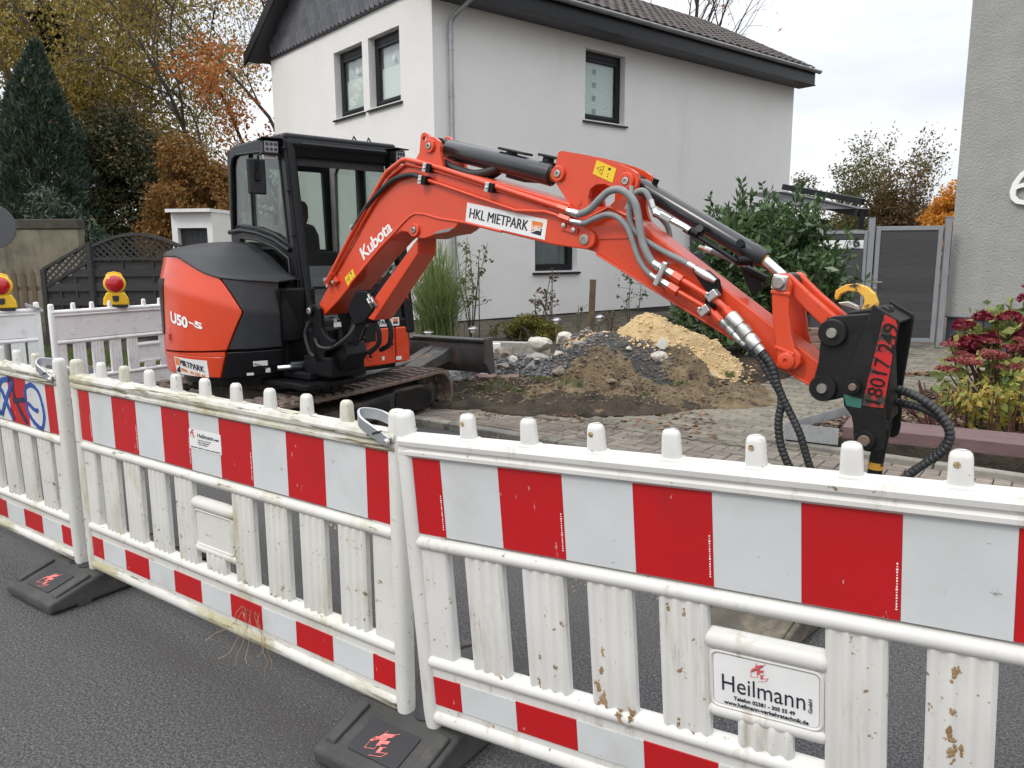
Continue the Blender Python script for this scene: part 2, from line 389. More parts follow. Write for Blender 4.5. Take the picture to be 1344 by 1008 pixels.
for i, (d, p) in enumerate(spots):
    z = .094 + random.uniform(-.004, .004)
    if i < 300:
        o = bpy.data.objects.new('paving_stone', wme); link(o, drv); o.location = (p.x, p.y, z); o.rotation_euler = (random.uniform(-.015, .015), random.uniform(-.015, .015), KROT + random.uniform(-.02, .02))
    else: rest.add(wv, wf, Matrix.Translation((p.x, p.y, z)) @ Matrix.Rotation(KROT, 4, 'Z'))
rest.build('paving_stone_field', MAT['paver_grey'], drv, fix=False, kind='stuff')

# garden soil: gently uneven sheet rising to the house
from mathutils import noise as mnoise
def fbm(x, y, s, o=4):
    v = 0; a = .5
    for i in range(o): v += a * mnoise.noise((x * s, y * s, 7.3 + i * 3.1)); s *= 2.1; a *= .5
    return v
gpoly = [tuple(kp(-14, .84)[:2]), tuple(kp(.55, .84)[:2]), (.98, 7.02), (1.93, 7.9), (2.88, 8.74), (4.36, 10.45), (5.15, 12.95), (5.15, 20), (-30, 30), (-30, 20)]
def edge_d(p, poly):
    d = 1e9; q = Vector(p)
    for i in range(len(poly)):
        a, b = Vector(poly[i - 1]), Vector(poly[i]); ab = b - a; t = max(0, min(1, (q - a).dot(ab) / ab.length_squared)); d = min(d, (q - a - ab * t).length)
    return d
def soil_z(x, y):
    p = (x, y)
    if not inside(p, gpoly): return -.1
    e = edge_d(p, gpoly); b = .1 + .16 * min(1, max(0, (y + .3 * x - 8) / 5))
    return -.1 + (b + .02 + fbm(x, y, 2.2) * .06 + .1) * min(1, e / .16 + .0) if e < .16 else b + .02 + fbm(x, y, 2.2) * .06
xs = np.arange(-9, 5.3, .11); ys = np.arange(6.4, 17.5, .11); nx = len(xs)
V = [(x + random.uniform(-.02, .02), y + random.uniform(-.02, .02), soil_z(x, y)) for y in ys for x in xs]
F = [(j * nx + i, j * nx + i + 1, (j + 1) * nx + i + 1, (j + 1) * nx + i) for j in range(len(ys) - 1) for i in range(nx - 1)]
raw_mesh('garden_soil', V, F, MAT['soil'], None, True, 'structure')
# planting bed on the right, filled with bark mulch
MAT['mulch'] = mat('mulch', (.08, .045, .03), rough=.9, island=[(.07, .04, .028), (.14, .08, .05), (.22, .15, .10), (.05, .03, .022), (.30, .22, .16)])
bed_poly = [(2.14, 5.87), (2.87, 6.49), (4.2, 7.72), (6.4, 8.55), (8.4, 8.75), (8.4, 2.2), (4.3, 4.55), (2.5, 5.67)]
MB().prism(bed_poly, -.1, .17, axis='z').build('planting_bed', MAT['soil'], kind='structure')
def scatter_chips(n, poly, zf, size, seed, asp=3):
    r = random.Random(seed); x0 = min(p[0] for p in poly); x1 = max(p[0] for p in poly); y0 = min(p[1] for p in poly); y1 = max(p[1] for p in poly); V, F = [], []
    while len(F) < n:
        x, y = r.uniform(x0, x1), r.uniform(y0, y1)
        if not inside((x, y), poly): continue
        a = r.uniform(0, PI); s = size * r.uniform(.5, 1.4); b = s / r.uniform(1.4, asp); z = zf(x, y) + r.uniform(0, .012); ti = r.uniform(-.4, .4); tj = r.uniform(-.4, .4)
        c_, s_ = math.cos(a), math.sin(a); i = len(V)
        for u, v in ((-s, -b), (s, -b), (s, b), (-s, b)): V.append((x + u * c_ - v * s_, y + u * s_ + v * c_, z + u * ti + v * tj))
        F.append((i, i + 1, i + 2, i + 3))
    return V, F
V, F = scatter_chips(9000, [(2.16, 5.88), (2.87, 6.46), (4.2, 7.7), (6, 8.4), (6.5, 3.8), (4.3, 4.9), (2.9, 5.8), (2.55, 5.68)], lambda x, y: .175, .022, 5)
o = raw_mesh('bark_mulch', V, F, MAT['mulch'], None, kind='stuff'); o['label'] = 'brown bark mulch covering the planting bed on the right'
# fallen leaves on soil, pavement edge and driveway
MAT['fallen'] = mat('fallen', (.2, .09, .03), rough=.7, island=[(.12, .06, .03), (.20, .10, .04), (.08, .045, .025), (.26, .17, .07), (.15, .065, .03), (.07, .05, .03)])
V, F = scatter_chips(620, [tuple(kp(-2.4, .62)[:2]), tuple(kp(2.0, .70)[:2]), (1.95, 7.75), (2.85, 8.7), (3.3, 9.8), (2.4, 9.0), (1.5, 8.0), (.5, 7.4), tuple(kp(-2.4, 1.1)[:2])], lambda x, y: max(soil_z(x, y), .062) + .008, .022, 8, 2)
V2, F2 = scatter_chips(70, drv_poly, lambda x, y: .076, .02, 9, 2)
V3, F3 = scatter_chips(260, [(4.3, 9.2), (6.4, 9.3), (6.4, 9.55), (4.3, 9.5)], lambda x, y: .078, .035, 11, 2)
n0 = len(V); V += V2; F += [tuple(n0 + i for i in f) for f in F2]; n0 = len(V); V += V3; F += [tuple(n0 + i for i in f) for f in F3]
o = raw_mesh('fallen_leaves', V, F, MAT['fallen'], None, kind='stuff'); o['label'] = 'brown fallen leaves lying along the edge of the paving'
# bed edging: concrete kerb, corrugated metal strip, burgundy sleeper
for o_ in (side, drv, kerb): o_.location.z = -.045      # a lowered kerb: the pavement stands about five centimetres above the road
be = empty('bed_kerb', (2.17, 6.02, -.03)); be['kind'] = 'structure'
a, b = Vector((1.98, 5.97)), Vector((3.37, 4.86)); dv = (b - a).normalized(); rz = math.atan2(dv.y, dv.x)
sm = MB().box((0, .035, .05), (.60, .09, .17)).mesh('edging_stone'); sm.materials.append(MAT['kerb'])
for i in range(7):
    p = a + dv * (.31 + i * .612); o = bpy.data.objects.new('edging_stone', sm); link(o, be); o.location = (p.x - 2.17, p.y - 6.02, random.uniform(-.004, .004)); o.rotation_euler = (0, 0, rz + random.uniform(-.01, .01))
    q = o.modifiers.new('bevel', 'BEVEL'); q.width = .012; q.segments = 2
MAT['zinc'] = mat('zinc', (.34, .36, .37), (.44, .46, .47), 5, .6, .45, dirt=((.22, .2, .17), 6, .55, .8))
def corr(name, pts, h, z0, label):
    m = MB(); P = [Vector(p) for p in pts]; line = []
    for i in range(len(P) - 1):
        d = (P[i + 1] - P[i]); n = max(2, int(d.length / .0055)); nn = Vector((-d.y, d.x)).normalized()
        for k in range(n + (i == len(P) - 2)): line.append(P[i] + d * (k / n) + nn * (.0032 * math.sin(k * PI / 2.0)))
    rings = [[(p.x, p.y, z0), (p.x, p.y, z0 + h)] for p in line]
    m.loft(rings, caps=False, closed=False); o = m.build(name, MAT['zinc'], smooth=False)
    so = o.modifiers.new('thickness', 'SOLIDIFY'); so.thickness = .002
    return tag(o, label, 'lawn edging')
corr('metal_edging', [(2.46, 5.66), (2.13, 5.86), (2.87, 6.50), (3.6, 7.14)], .13, .12, 'corrugated zinc strip edging the mulch bed behind the breaker')
MAT['sleeper'] = mat('sleeper', (.115, .068, .068), (.155, .098, .098), 4, .7, stretch=(1, 6, 6), bump=(18, .5, .006), dirt=((.06, .04, .032), 3.5, .58, .72))
sl = MB().box((0, .17, 0), (3.0, .34, .15)); a2, b2 = Vector((2.50, 5.69)), Vector((3.47, 5.09)); dv2 = (b2 - a2).normalized()
o = sl.build('timber_sleeper', MAT['sleeper'], bevel=.006); p = a2 + dv2 * 1.5; o.location = (p.x, p.y, .185); o.rotation_euler = (.03, 0, math.atan2(dv2.y, dv2.x))
tag(o, 'burgundy stained timber sleeper edging the flower bed', 'timber sleeper')
# grass strip far left
def blades(name, n, poly, zf, h, w, material, seed, lean=.5, parent=None):
    r = np.random.default_rng(seed); P = np.array(poly); x0, y0 = P.min(0); x1, y1 = P.max(0); pts = []
    while len(pts) < n:
        c = (r.uniform(x0, x1), r.uniform(y0, y1))
        if inside(c, poly): pts.append(c)
    pts = np.array(pts); zz = np.array([zf(x, y) for x, y in pts]); a = r.uniform(0, 2 * PI, n); hh = h * r.uniform(.5, 1.2, n); l = lean * hh * r.uniform(.1, 1, n); b = r.uniform(0, 2 * PI, n)
    dx, dy = np.cos(a) * w / 2, np.sin(a) * w / 2
    V = np.empty((n, 4, 3)); V[:, 0] = np.c_[pts[:, 0] - dx, pts[:, 1] - dy, zz]; V[:, 1] = np.c_[pts[:, 0] + dx, pts[:, 1] + dy, zz]
    V[:, 2] = np.c_[pts[:, 0] + dx * .3 + np.cos(b) * l, pts[:, 1] + dy * .3 + np.sin(b) * l, zz + hh]; V[:, 3] = np.c_[pts[:, 0] - dx * .3 + np.cos(b) * l, pts[:, 1] - dy * .3 + np.sin(b) * l, zz + hh]
    F = np.arange(4 * n).reshape(n, 4)
    return raw_mesh(name, V.reshape(-1, 3), F, material, parent, kind='stuff')
o = blades('grass', 9000, [(-8.6, 11.6), (-3.2, 9.2), (-3.0, 10.4), (-8.4, 12.8)], lambda x, y: .1, .07, .012, MAT['grass'], 2)
o['label'] = 'green grass verge behind the white far barriers'
for i, (cx, cy, rr) in enumerate([(.32, 7.5, .16), (1.35, 7.55, .12), (-.35, 8.2, .25), (.1, 8.0, .16), (2.15, 8.25, .14), (2.45, 8.75, .12), (.75, 7.5, .1)]):
    pol = [(cx + rr * math.cos(t * PI / 4), cy + rr * .6 * math.sin(t * PI / 4)) for t in range(8)]
    o = blades('grass_tuft', 260, pol, lambda x, y: soil_z(x, y) + .01, .06, .009, MAT['grass'], 20 + i, .8); o['label'] = 'small tuft of weeds growing in the soil edge'; o['group'] = 'weed tufts in the soil'
# ================================================================== buildings
MAT['plaster'] = mat('plaster', (.79, .78, .755), (.82, .812, .79), 1.2, .95, bump=(62, .9, .022), dirt=((.70, .68, .63), .9, .54, .86, (1.4, 1.4, .25)), dirt2=((.69, .68, .65), 45, .52, .66), bump2=(14, .2, .015))
MAT['plinth'] = mat('plinth', (.05, .048, .046), (.07, .067, .062), 5, .9, bump=(50, .4, .01))
MAT['anthracite'] = mat('anthracite', (.007, .0085, .011), (.011, .0125, .0155), 6, .38, rvar=.06, spec=.3)
MAT['slate'] = mat('slate', (.085, .090, .105), (.12, .125, .14), 10, .55, bump=(40, .3, .004)); orand(MAT['slate'], .22)
MAT['tile'] = mat('roof_tile', (.042, .033, .029), (.068, .053, .046), 7, .8, bump=(60, .4, .005), dirt=((.10, .105, .05), 3, .62, .75)); orand(MAT['tile'], .25)
MAT['soffit'] = mat('soffit', (.05, .055, .065), rough=.5)
MAT['pipe'] = mat('zinc_pipe', (.30, .31, .32), (.38, .39, .40), 5, .5, .7)
MAT['pane'] = glass('window_pane', (.90, .93, .92), 1.0)
MAT['blind'] = mat('blind', (.84, .85, .84), rough=.8)
MAT['net_curtain'] = mat('net_curtain', (.62, .63, .64), (.74, .75, .76), 30, .9, stretch=(1, 1, .05))
MAT['blind_green'] = mat('blind_green', (.66, .74, .69), rough=.8)
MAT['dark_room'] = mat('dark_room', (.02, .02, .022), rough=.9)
MAT['curtain'] = mat('curtain', (.16, .17, .18), (.24, .25, .26), 30, .9, stretch=(1, 1, .05))
MAT['white_deco'] = mat('white_deco', (.8, .8, .8), rough=.6)

HROT = math.atan2(.639, .769)
house = empty('house', (-1.38, 14.5, 0), HROT, 'white rendered two storey house with slate gable and brown tiled roof behind the excavator', 'house')
HL, HW = 11.9, 7.0          # local x along the long front, local y along the gable
EAVE = 6.42; SL = .55; RIDGE = EAVE + HW / 2 * SL
rect = lambda a, b, c, d: [(a, b), (c, b), (c, d), (a, d)]
wf_ = [(3.84, 4.38, 5.07, 5.80), (2.43, 1.22, 3.64, 2.55)]
wg_ = [(2.52, 4.48, 3.74, 5.82), (1.10, 4.48, 2.27, 5.82)]
MB().prism(rect(0, .31, HL, EAVE + .1), 0, .32, [rect(*w) for w in wf_], 'y').build('plaster_wall', MAT['plaster'], house)
gab = [(.321, .31), (HW, .31), (HW, EAVE + .1), (HW / 2, RIDGE - .05), (.321, EAVE + .1 + .321 * SL)]
MB().prism(gab, 0, .32, [rect(*w) for w in wg_], 'x').build('plaster_wall', MAT['plaster'], house)
MB().prism([(.33, .31), (HW, .31), (HW, EAVE + .1), (HW / 2, RIDGE - .05), (.33, EAVE + .1)], HL - .32, HL - .002, (), 'x').build('plaster_wall', MAT['plaster'], house)
MB().box((HL / 2, HW - .15, 3.35), (HL - .66, .3, 6.1)).build('plaster_wall', MAT['plaster'], house)
MB().box((HL / 2, HW / 2, .155), (HL - .06, HW - .06, .31)).build('plinth', MAT['plinth'], house)
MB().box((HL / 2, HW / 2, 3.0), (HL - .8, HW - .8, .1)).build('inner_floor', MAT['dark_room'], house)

def window(w, axis, blindmat=None, frac=1.0, curtain=False, hearts=False, cups=False):
    """window in a wall opening: frame > pane, blind, sill"""
    a0, z0, a1, z1 = w; d = .15; wd, hh = a1 - a0, z1 - z0
    if axis == 'y': T = Matrix.Identity(4)
    else: T = Matrix(((0, 1, 0, 0), (1, 0, 0, 0), (0, 0, 1, 0), (0, 0, 0, 1)))
    m = MB(T); t = .075
    for (x0, y0, x1, y1) in ((a0, z0, a0 + t, z1), (a1 - t, z0, a1, z1), (a0 + t, z0, a1 - t, z0 + t), (a0 + t, z1 - t - .06, a1 - t, z1)):
        m.box(((x0 + x1) / 2, d + .035, (y0 + y1) / 2), (x1 - x0, .07, y1 - y0))
    fr = m.build('window', MAT['anthracite'], house, bevel=.005)
    m = MB(T); s = .065; b0, c0, b1, c1 = a0 + t + .006, z0 + t + .006, a1 - t - .006, z1 - t - .066
    for (x0, y0, x1, y1) in ((b0, c0, b0 + s, c1), (b1 - s, c0, b1, c1), (b0 + s, c0, b1 - s, c0 + s), (b0 + s, c1 - s, b1 - s, c1)):
        m.box(((x0 + x1) / 2, d + .02, (y0 + y1) / 2), (x1 - x0, .06, y1 - y0))
    m.build('window_sash', MAT['anthracite'], fr, bevel=.006)
    MB(T).box(((a0 + a1) / 2, d + .03, (c0 + c1) / 2), (b1 - b0 - .1, .008, c1 - c0 - .1)).build('pane', MAT['pane'], fr)
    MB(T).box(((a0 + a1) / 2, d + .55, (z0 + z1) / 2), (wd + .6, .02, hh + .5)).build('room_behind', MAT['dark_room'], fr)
    if blindmat:
        m = MB(T); n = int(hh * frac / .026); zt = c0 + s + (c1 - c0 - 2 * s) * frac
        pr = []
        for k in range(n + 1): pr.append((b0 + s, d + .075 + (.008 if k % 2 else 0), zt - k * (zt - c0 - s) / n))
        m.loft([[(x, y, z), (b1 - s, y, z)] for x, y, z in pr], caps=False, closed=False); m.build('pleated_blind', blindmat, fr, fix=False)
    if curtain:
        m = MB(T); r = []
        for k in range(61): x = b0 + s + (b1 - b0 - 2 * s) * k / 60; r.append((x, d + .11 + .015 * math.sin(k * 1.1), c0 + s))
        m.loft([[(x, y, z), (x, y, c1 - s)] for x, y, z in r], caps=False, closed=False); m.build('curtain', MAT['net_curtain'] if hearts else MAT['curtain'], fr, smooth=True, fix=False)
    if hearts:
        pts = []
        for k in range(24):
            q = 2 * PI * k / 24; pts.append(((a0 + a1) / 2 - .05 + .055 * (16 * math.sin(q) ** 3) / 16, z0 + hh * .66 + .075 * (13 * math.cos(q) - 5 * math.cos(2 * q) - 2 * math.cos(3 * q) - math.cos(4 * q)) / 15))
        MB(T).prism(pts, d + .045, d + .055).build('paper_heart', MAT['white_deco'], fr)
    if cups:
        for k in range(4):
            m = MB(T); cz = c1 - s - .17 - k * .27; cx = b0 + s + .33
            m.prism([(cx - .05, cz + .05), (cx - .04, cz - .05), (cx + .04, cz - .05), (cx + .05, cz + .05)], d + .05, d + .056); m.build('cup_ornament', MAT['curtain'], fr)
    m = MB(T).prism([(-.055, -.0), (.16, .035), (.16, .0), (-.055, -.035)], a0 - .07, a1 + .07, (), 'x') if axis == 'y' else MB(T).prism([(-.055, -.0), (.16, .035), (.16, .0), (-.055, -.035)], a0 - .07, a1 + .07, (), 'x')
    m2 = MB(); m2.v = [(v[0], v[1], v[2] + z0 - .035) for v in m.v]; m2.f = m.f
    m2.build('window_sill', MAT['anthracite'], fr)
window(wf_[0], 'y', MAT['blind_green'], 1.0, cups=True)
window(wf_[1], 'y', None, curtain=True)
window(wg_[0], 'x', MAT['blind'], .62, hearts=True, curtain=True)
window(wg_[1], 'x', MAT['blind'], .62, hearts=True, curtain=True)

# slate cladding of the gable: backing board and single slates
MB().prism([(.02, 6.30), (HW + .1, 6.30), (HW / 2, RIDGE + .02)], -.03, -.002, (), 'x').build('slate_board', MAT['dark_room'], house)
MB().box((-.028, HW / 2, 6.285), (.05, HW + .05, .03)).build('drip_strip', MAT['anthracite'], house)
sw, sh_ = .185, .27
pts = [(0, 0)] + [(sw * .30 + (sw * .70 - .007) * math.sin(q), .085 - .085 * math.cos(q)) for q in np.linspace(0, PI / 2, 5)] + [(sw - .004, sh_), (0, sh_)]
sv = MB().prism(pts, -.006, .006, (), 'x'); sme = sv.mesh('slate'); sme.materials.append(MAT['slate'])
cnt = 0
for r in range(9):
    for c in range(40):
        y = .05 + c * sw + (sw / 2 if r % 2 else 0); z = 6.31 + r * .205
        lim = EAVE + .1 + min(y, HW - y) * SL
        if cnt < 300 and z + .1 < lim and y + sw < HW:
            o = bpy.data.objects.new('slate', sme); link(o, house); o.location = (-.045, y, z); o.rotation_euler = (random.uniform(-.006, .006), -.035, 0); cnt += 1

# roof: two sheathing slabs, tiles, verge boards, fascia, gutter
OV, OE = .55, .55
def slope_pt(x, w, lift=0): return (x, w, EAVE + (w + OE) * SL + lift)
x0, x1 = -.42, HL + .10
roof = MB().add([slope_pt(x0, -OE), slope_pt(x1, -OE), slope_pt(x1, HW / 2), slope_pt(x0, HW / 2), slope_pt(x0, -OE, -.1), slope_pt(x1, -OE, -.1), slope_pt(x1, HW / 2, -.1), slope_pt(x0, HW / 2, -.1)],
     [(0, 1, 2, 3), (4, 7, 6, 5), (0, 4, 5, 1), (1, 5, 6, 2), (2, 6, 7, 3), (3, 7, 4, 0)]).add(
     [(x, HW - y, z) for x, y, z in [slope_pt(x0, -OE), slope_pt(x1, -OE), slope_pt(x1, HW / 2 - .002), slope_pt(x0, HW / 2 - .002), slope_pt(x0, -OE, -.1), slope_pt(x1, -OE, -.1), slope_pt(x1, HW / 2 - .002, -.1), slope_pt(x0, HW / 2 - .002, -.1)]],
     [(3, 2, 1, 0), (5, 6, 7, 4), (1, 5, 4, 0), (2, 6, 5, 1), (3, 7, 6, 2), (0, 4, 7, 3)]).build('roof', MAT['soffit'], house)
tw, tl, th = .30, .36, .335
rows = []
prof = [(-tw / 2 + tw * k / 8, .032 * (.5 + .5 * math.cos(2 * PI * (k / 8 - .25))) if True else 0) for k in range(9)]
ring = lambda w, lift: [(a, w, b + lift) for a, b in prof]
tm = MB(); tm.loft([ring(0, -.004), ring(0, .030), ring(tl, .012)], caps=False, closed=False)
tme = tm.mesh('roof_tile'); tme.materials.append(MAT['tile']); tme.polygons.foreach_set('use_smooth', [True] * len(tme.polygons)); tme.set_sharp_from_angle(angle=R_(40))
ang = math.atan(SL); restm = MB(); lst = []
for r in range(12):
    for c in range(int((x1 - x0) / tw)):
        x = x0 + tw / 2 + c * tw; w = -OE - .03 + r * th * math.cos(ang); lst.append((r * 2.4 + (c if c > 12 else 30 - c) * .12, x, w))
lst.sort()
for i, (k, x, w) in enumerate(lst):
    p = slope_pt(x, w, .012 + random.uniform(-.003, .003))
    if i < 300:
        o = bpy.data.objects.new('roof_tile', tme); link(o, roof); o.location = p; o.rotation_euler = (ang + random.uniform(-.01, .01), 0, random.uniform(-.012, .012))
    else: restm.add(tm.v, tm.f, Matrix.Translation(p) @ Matrix.Rotation(ang, 4, 'X'))
restm.build('roof_tile_field', MAT['tile'], roof, fix=False, kind='stuff')
# verge boards on the gable, fascia and soffit on the long side
for s in (0, 1):
    fy = (lambda y: y) if s == 0 else (lambda y: HW - y)
    m = MB(); zz = lambda w: EAVE + (w + OE) * SL
    vs = [(x0 - .03, fy(-OE - .05), zz(-OE - .05) + .06), (x0 - .03, fy(HW / 2 - s * .004), zz(HW / 2) + .06), (x0 - .03, fy(HW / 2 - s * .004), zz(HW / 2) - .24), (x0 - .03, fy(-OE - .05), zz(-OE - .05) - .2)]
    vs += [(x + .045, y, z) for x, y, z in vs]
    m.add(vs, [(0, 1, 2, 3), (4, 7, 6, 5), (0, 4, 5, 1), (1, 5, 6, 2), (2, 6, 7, 3), (3, 7, 4, 0)]).build('verge_board', MAT['anthracite'], house)
    m = MB(); vs = [(x, fy(w), zz(w) - d_) for x, w, d_ in ((x0 + .02, -OE, .13), (-.05, -OE, .13), (-.05, HW / 2, .13), (x0 + .02, HW / 2, .13))]
    m.add(vs, [(0, 1, 2, 3)]).build('verge_soffit', MAT['soffit'], house, fix=False)
MB().box(((x0 + x1) / 2, -OE + .02, EAVE - .235), (x1 - x0, .03, .34)).build('fascia', MAT['anthracite'], house, bevel=.004)
MB().box((HL / 2, -OE / 2 + .03, EAVE - .385), (x1 - x0 - .04, OE - .05, .02)).build('eaves_soffit', MAT['soffit'], house)
MB().box((x1 - .015, -OE / 2, EAVE - .20), (.03, OE - .02, .36)).build('eaves_end_board', MAT['anthracite'], house)
g = MB(); nseg = int((x1 - x0) / .9)
rings = []
for i in range(nseg + 1):
    x = x0 - .05 + (x1 - x0 + .12) * i / nseg
    for dx, rr in ((-.012, .075), (-.004, .081), (.004, .081), (.012, .075)): rings.append([(x + dx, -OE - .075 + rr * math.cos(q), EAVE - .045 + rr * math.sin(q)) for q in np.linspace(PI, 2 * PI, 9)])
g.loft(rings, caps=False, closed=False)
go = g.build('gutter', MAT['pipe'], house, smooth=True, fix=False); so = go.modifiers.new('thickness', 'SOLIDIFY'); so.thickness = .004
dp = MB().tube([(.60, -OE - .06, EAVE - .12), (.56, -OE - .03, EAVE - .34), (.37, -.14, EAVE - .66), (.34, -.09, EAVE - .76), (.34, -.085, EAVE - .9), (.34, -.085, .15)], .043, 12).build('downpipe', MAT['pipe'], house, smooth=True)
for z in (5.2, 4.4, 3.3, 1.8, .7): MB().cyl((.34, -.085, z - .015), (.34, -.085, z + .015), .050, seg=12).box((.34, -.03, z), (.02, .07, .02)).build('pipe_bracket', MAT['pipe'], dp)
MB().cyl((.34, -.085, 5.36), (.34, -.085, 5.50), .050, seg=12).build('pipe_joint', MAT['pipe'], dp, smooth=True)

# neighbouring house on the right
MAT['rough_plaster'] = mat('rough_plaster', (.33, .33, .318), (.37, .37, .355), 3, .95, bump=(30, .9, .035), bump2=(80, .5, .014))
MAT['blue_plinth'] = mat('blue_plinth', (.045, .055, .072), (.062, .073, .092), 4, .85, bump=(60, .4, .008))
rb = empty('grey_house', (6.9, 12.25, 0), math.atan2(-.769, .639), 'grey rough rendered house wall with dark blue plinth at the right edge', 'house')
MB().box((6, 3, 4.54), (12, 6, 8.0)).build('plaster_wall', MAT['rough_plaster'], rb)
MB().box((6, 3.02, .27), (11.96, 6, .54)).build('plinth', MAT['blue_plinth'], rb)
MB().box((6, .01, .548), (12.01, .06, .016)).build('plinth_rail', MAT['blue_plinth'], rb)
text_on('6', (.76, -.045, 2.235), (1, 0, 0), (0, 0, 1), MAT['white_deco'], rb, .5, 'house_number', fit=(.36, .55), bold=-.006, depth=.022)

# gate and fence panel between the houses
MAT['alu'] = mat('gate_frame', (.24, .25, .265), (.28, .29, .305), 3, .5, .3)
MAT['board_grey'] = mat('gate_board', (.042, .042, .044), (.055, .055, .056), 5, .6, stretch=(1, 1, 14)); orand(MAT['board_grey'], .15)
GP = Vector((6.70, 12.02, 0)); GD = Vector((-.974, .226, 0)); grz = math.atan2(-.226, .974)
# gate frame: local x runs left -> right, origin at the left post
gate = empty('garden_gate', (5.64, 12.27, .1), grz, 'dark grey board gate in an aluminium frame beside the grey house', 'gate')
def bars(m, x0, x1, z0, z1, t, d, y=0):
    m.box((x0 + t / 2, y, (z0 + z1) / 2), (t, d, z1 - z0)); m.box((x1 - t / 2, y, (z0 + z1) / 2), (t, d, z1 - z0))
    m.box(((x0 + x1) / 2, y, z0 + t / 2), (x1 - x0 - 2 * t, d, t)); m.box(((x0 + x1) / 2, y, z1 - t / 2), (x1 - x0 - 2 * t, d, t)); return m
bars(MB(), .07, 1.02, .06, 1.86, .065, .05).build('gate_frame', MAT['alu'], gate, bevel=.004)
bm_ = MB().box((0, 0, 0), (.818, .022, .1375)).mesh('gate_board'); bm_.materials.append(MAT['board_grey'])
for i in range(12): o = bpy.data.objects.new('gate_board', bm_); link(o, gate); o.location = (.545, .002 * (i % 2), .125 + .07 + i * .1392)
for x in (0, 1.09): MB().box((x, .0, .98), (.085, .085, 2.0)).box((x, 0, 1.985), (.095, .095, .015)).build('gate_post', MAT['alu'], gate, bevel=.004)
h = MB().box((.102, -.03, .95), (.03, .012, .24)).build('lock_plate', MAT['pipe'], gate, bevel=.003)
MB().tube([(.10, -.03, 1.0), (.10, -.075, 1.0), (.19, -.08, 1.0)], .009, 8).lathe([(.0, 0), (.02, .0), (.024, .015), (.015, .03), (0, .032)], 10, Matrix.Translation((.10, -.035, .9)) @ Matrix.Rotation(PI / 2, 4, 'X')).build('door_handle', MAT['pipe'], h, smooth=True)
fence = empty('board_fence', (5.64, 12.27, .1), grz, 'dark grey board fence panel with a white number slot behind the laurel', 'fence')
bars(MB(), -2.1, -.05, .06, 1.80, .05, .045).build('fence_frame', MAT['alu'], fence, bevel=.004)
bm2 = MB().box((0, 0, 0), (1.945, .022, .1535)).mesh('fence_board'); bm2.materials.append(MAT['board_grey'])
for i in range(11):
    z = .19 + i * .1555
    if i == 9: continue
    o = bpy.data.objects.new('fence_board', bm2); link(o, fence); o.location = (-1.075, .002 * (i % 2), z)
MAT['milk'] = mat('milk_glass', (.75, .76, .76), rough=.25)
MB().box((-1.075, .0, 1.59), (1.945, .012, .13)).build('number_slot', MAT['milk'], fence)
text_on('6', (-.26, -.03, 1.545), (1, 0, 0), (0, 0, 1), MAT['anthracite'], fence, .2, 'house_number', fit=(.10, .155), bold=.006, depth=.006)
MB().box((-.02, -.02, 1.47), (.03, .03, .06)).build('doorbell', MAT['milk'], fence)
MB().box((-2.12, 0, .95), (.08, .08, 1.9)).build('fence_post', MAT['alu'], fence)
# stacked bricks in front of the fence
MAT['old_brick'] = mat('old_brick', (.16, .10, .08), (.22, .15, .12), 9, .9, bump=(60, .5, .01))
r = random.Random(5)
for k in range(7):
    for c in range(2):
        m = MB().box((0, 0, 0), (.24, .115, .08)); o = m.build('stacked_brick', MAT['old_brick'], bevel=.008)
        o.location = (3.50 + c * .255 + r.uniform(-.02, .02), 9.0 + r.uniform(-.02, .02), .145 + k * .084); o.rotation_euler = (0, 0, r.uniform(-.15, .15))
        tag(o, '%s brown brick of the %s course in the stack beside the laurel' % (('left', 'right')[c], ('lowest', 'second', 'third', 'fourth', 'fifth', 'sixth', 'topmost')[k]), 'brick', 'bricks stacked beside the laurel')
# terrace roof seen over the laurel
tr = empty('terrace_roof', (6.4, 17.6, 0), 0, 'black metal terrace roof sloping down behind the laurel bush', 'canopy')
MAT['black_metal'] = mat('black_metal', (.012, .013, .015), rough=.45)
def beam(p, q, w=.09, d=.09, name='beam', mt=None):
    p, q = Vector(p), Vector(q); v = q - p; M = Matrix.Translation((p + q) / 2) @ v.to_track_quat('X', 'Z').to_matrix().to_4x4(); m = MB(); m.box((0, 0, 0), (v.length, w, d)); m.v = [tuple(M @ Vector(a)) for a in m.v]
    return m.build(name, mt or MAT['black_metal'], tr)
beam((-.2, .4, 3.05), (.75, -1.6, 2.58), .08, .12); beam((-.2, .4, 2.86), (.75, -1.6, 2.36), .3, .16); beam((.72, -1.6, 0), (.72, -1.6, 2.4), name='post')
MB().add([(-.2, .4, 2.93), (.75, -1.6, 2.44), (-.3, -1.7, 2.44), (-1.2, .4, 2.93)], [(0, 1, 2, 3)]).build('roof_sheet', MAT['black_metal'], tr, fix=False)
MB().box((-.9, 1.6, 1.2), (2.2, .1, 2.4)).build('rear_wall', MAT['soffit'], tr)

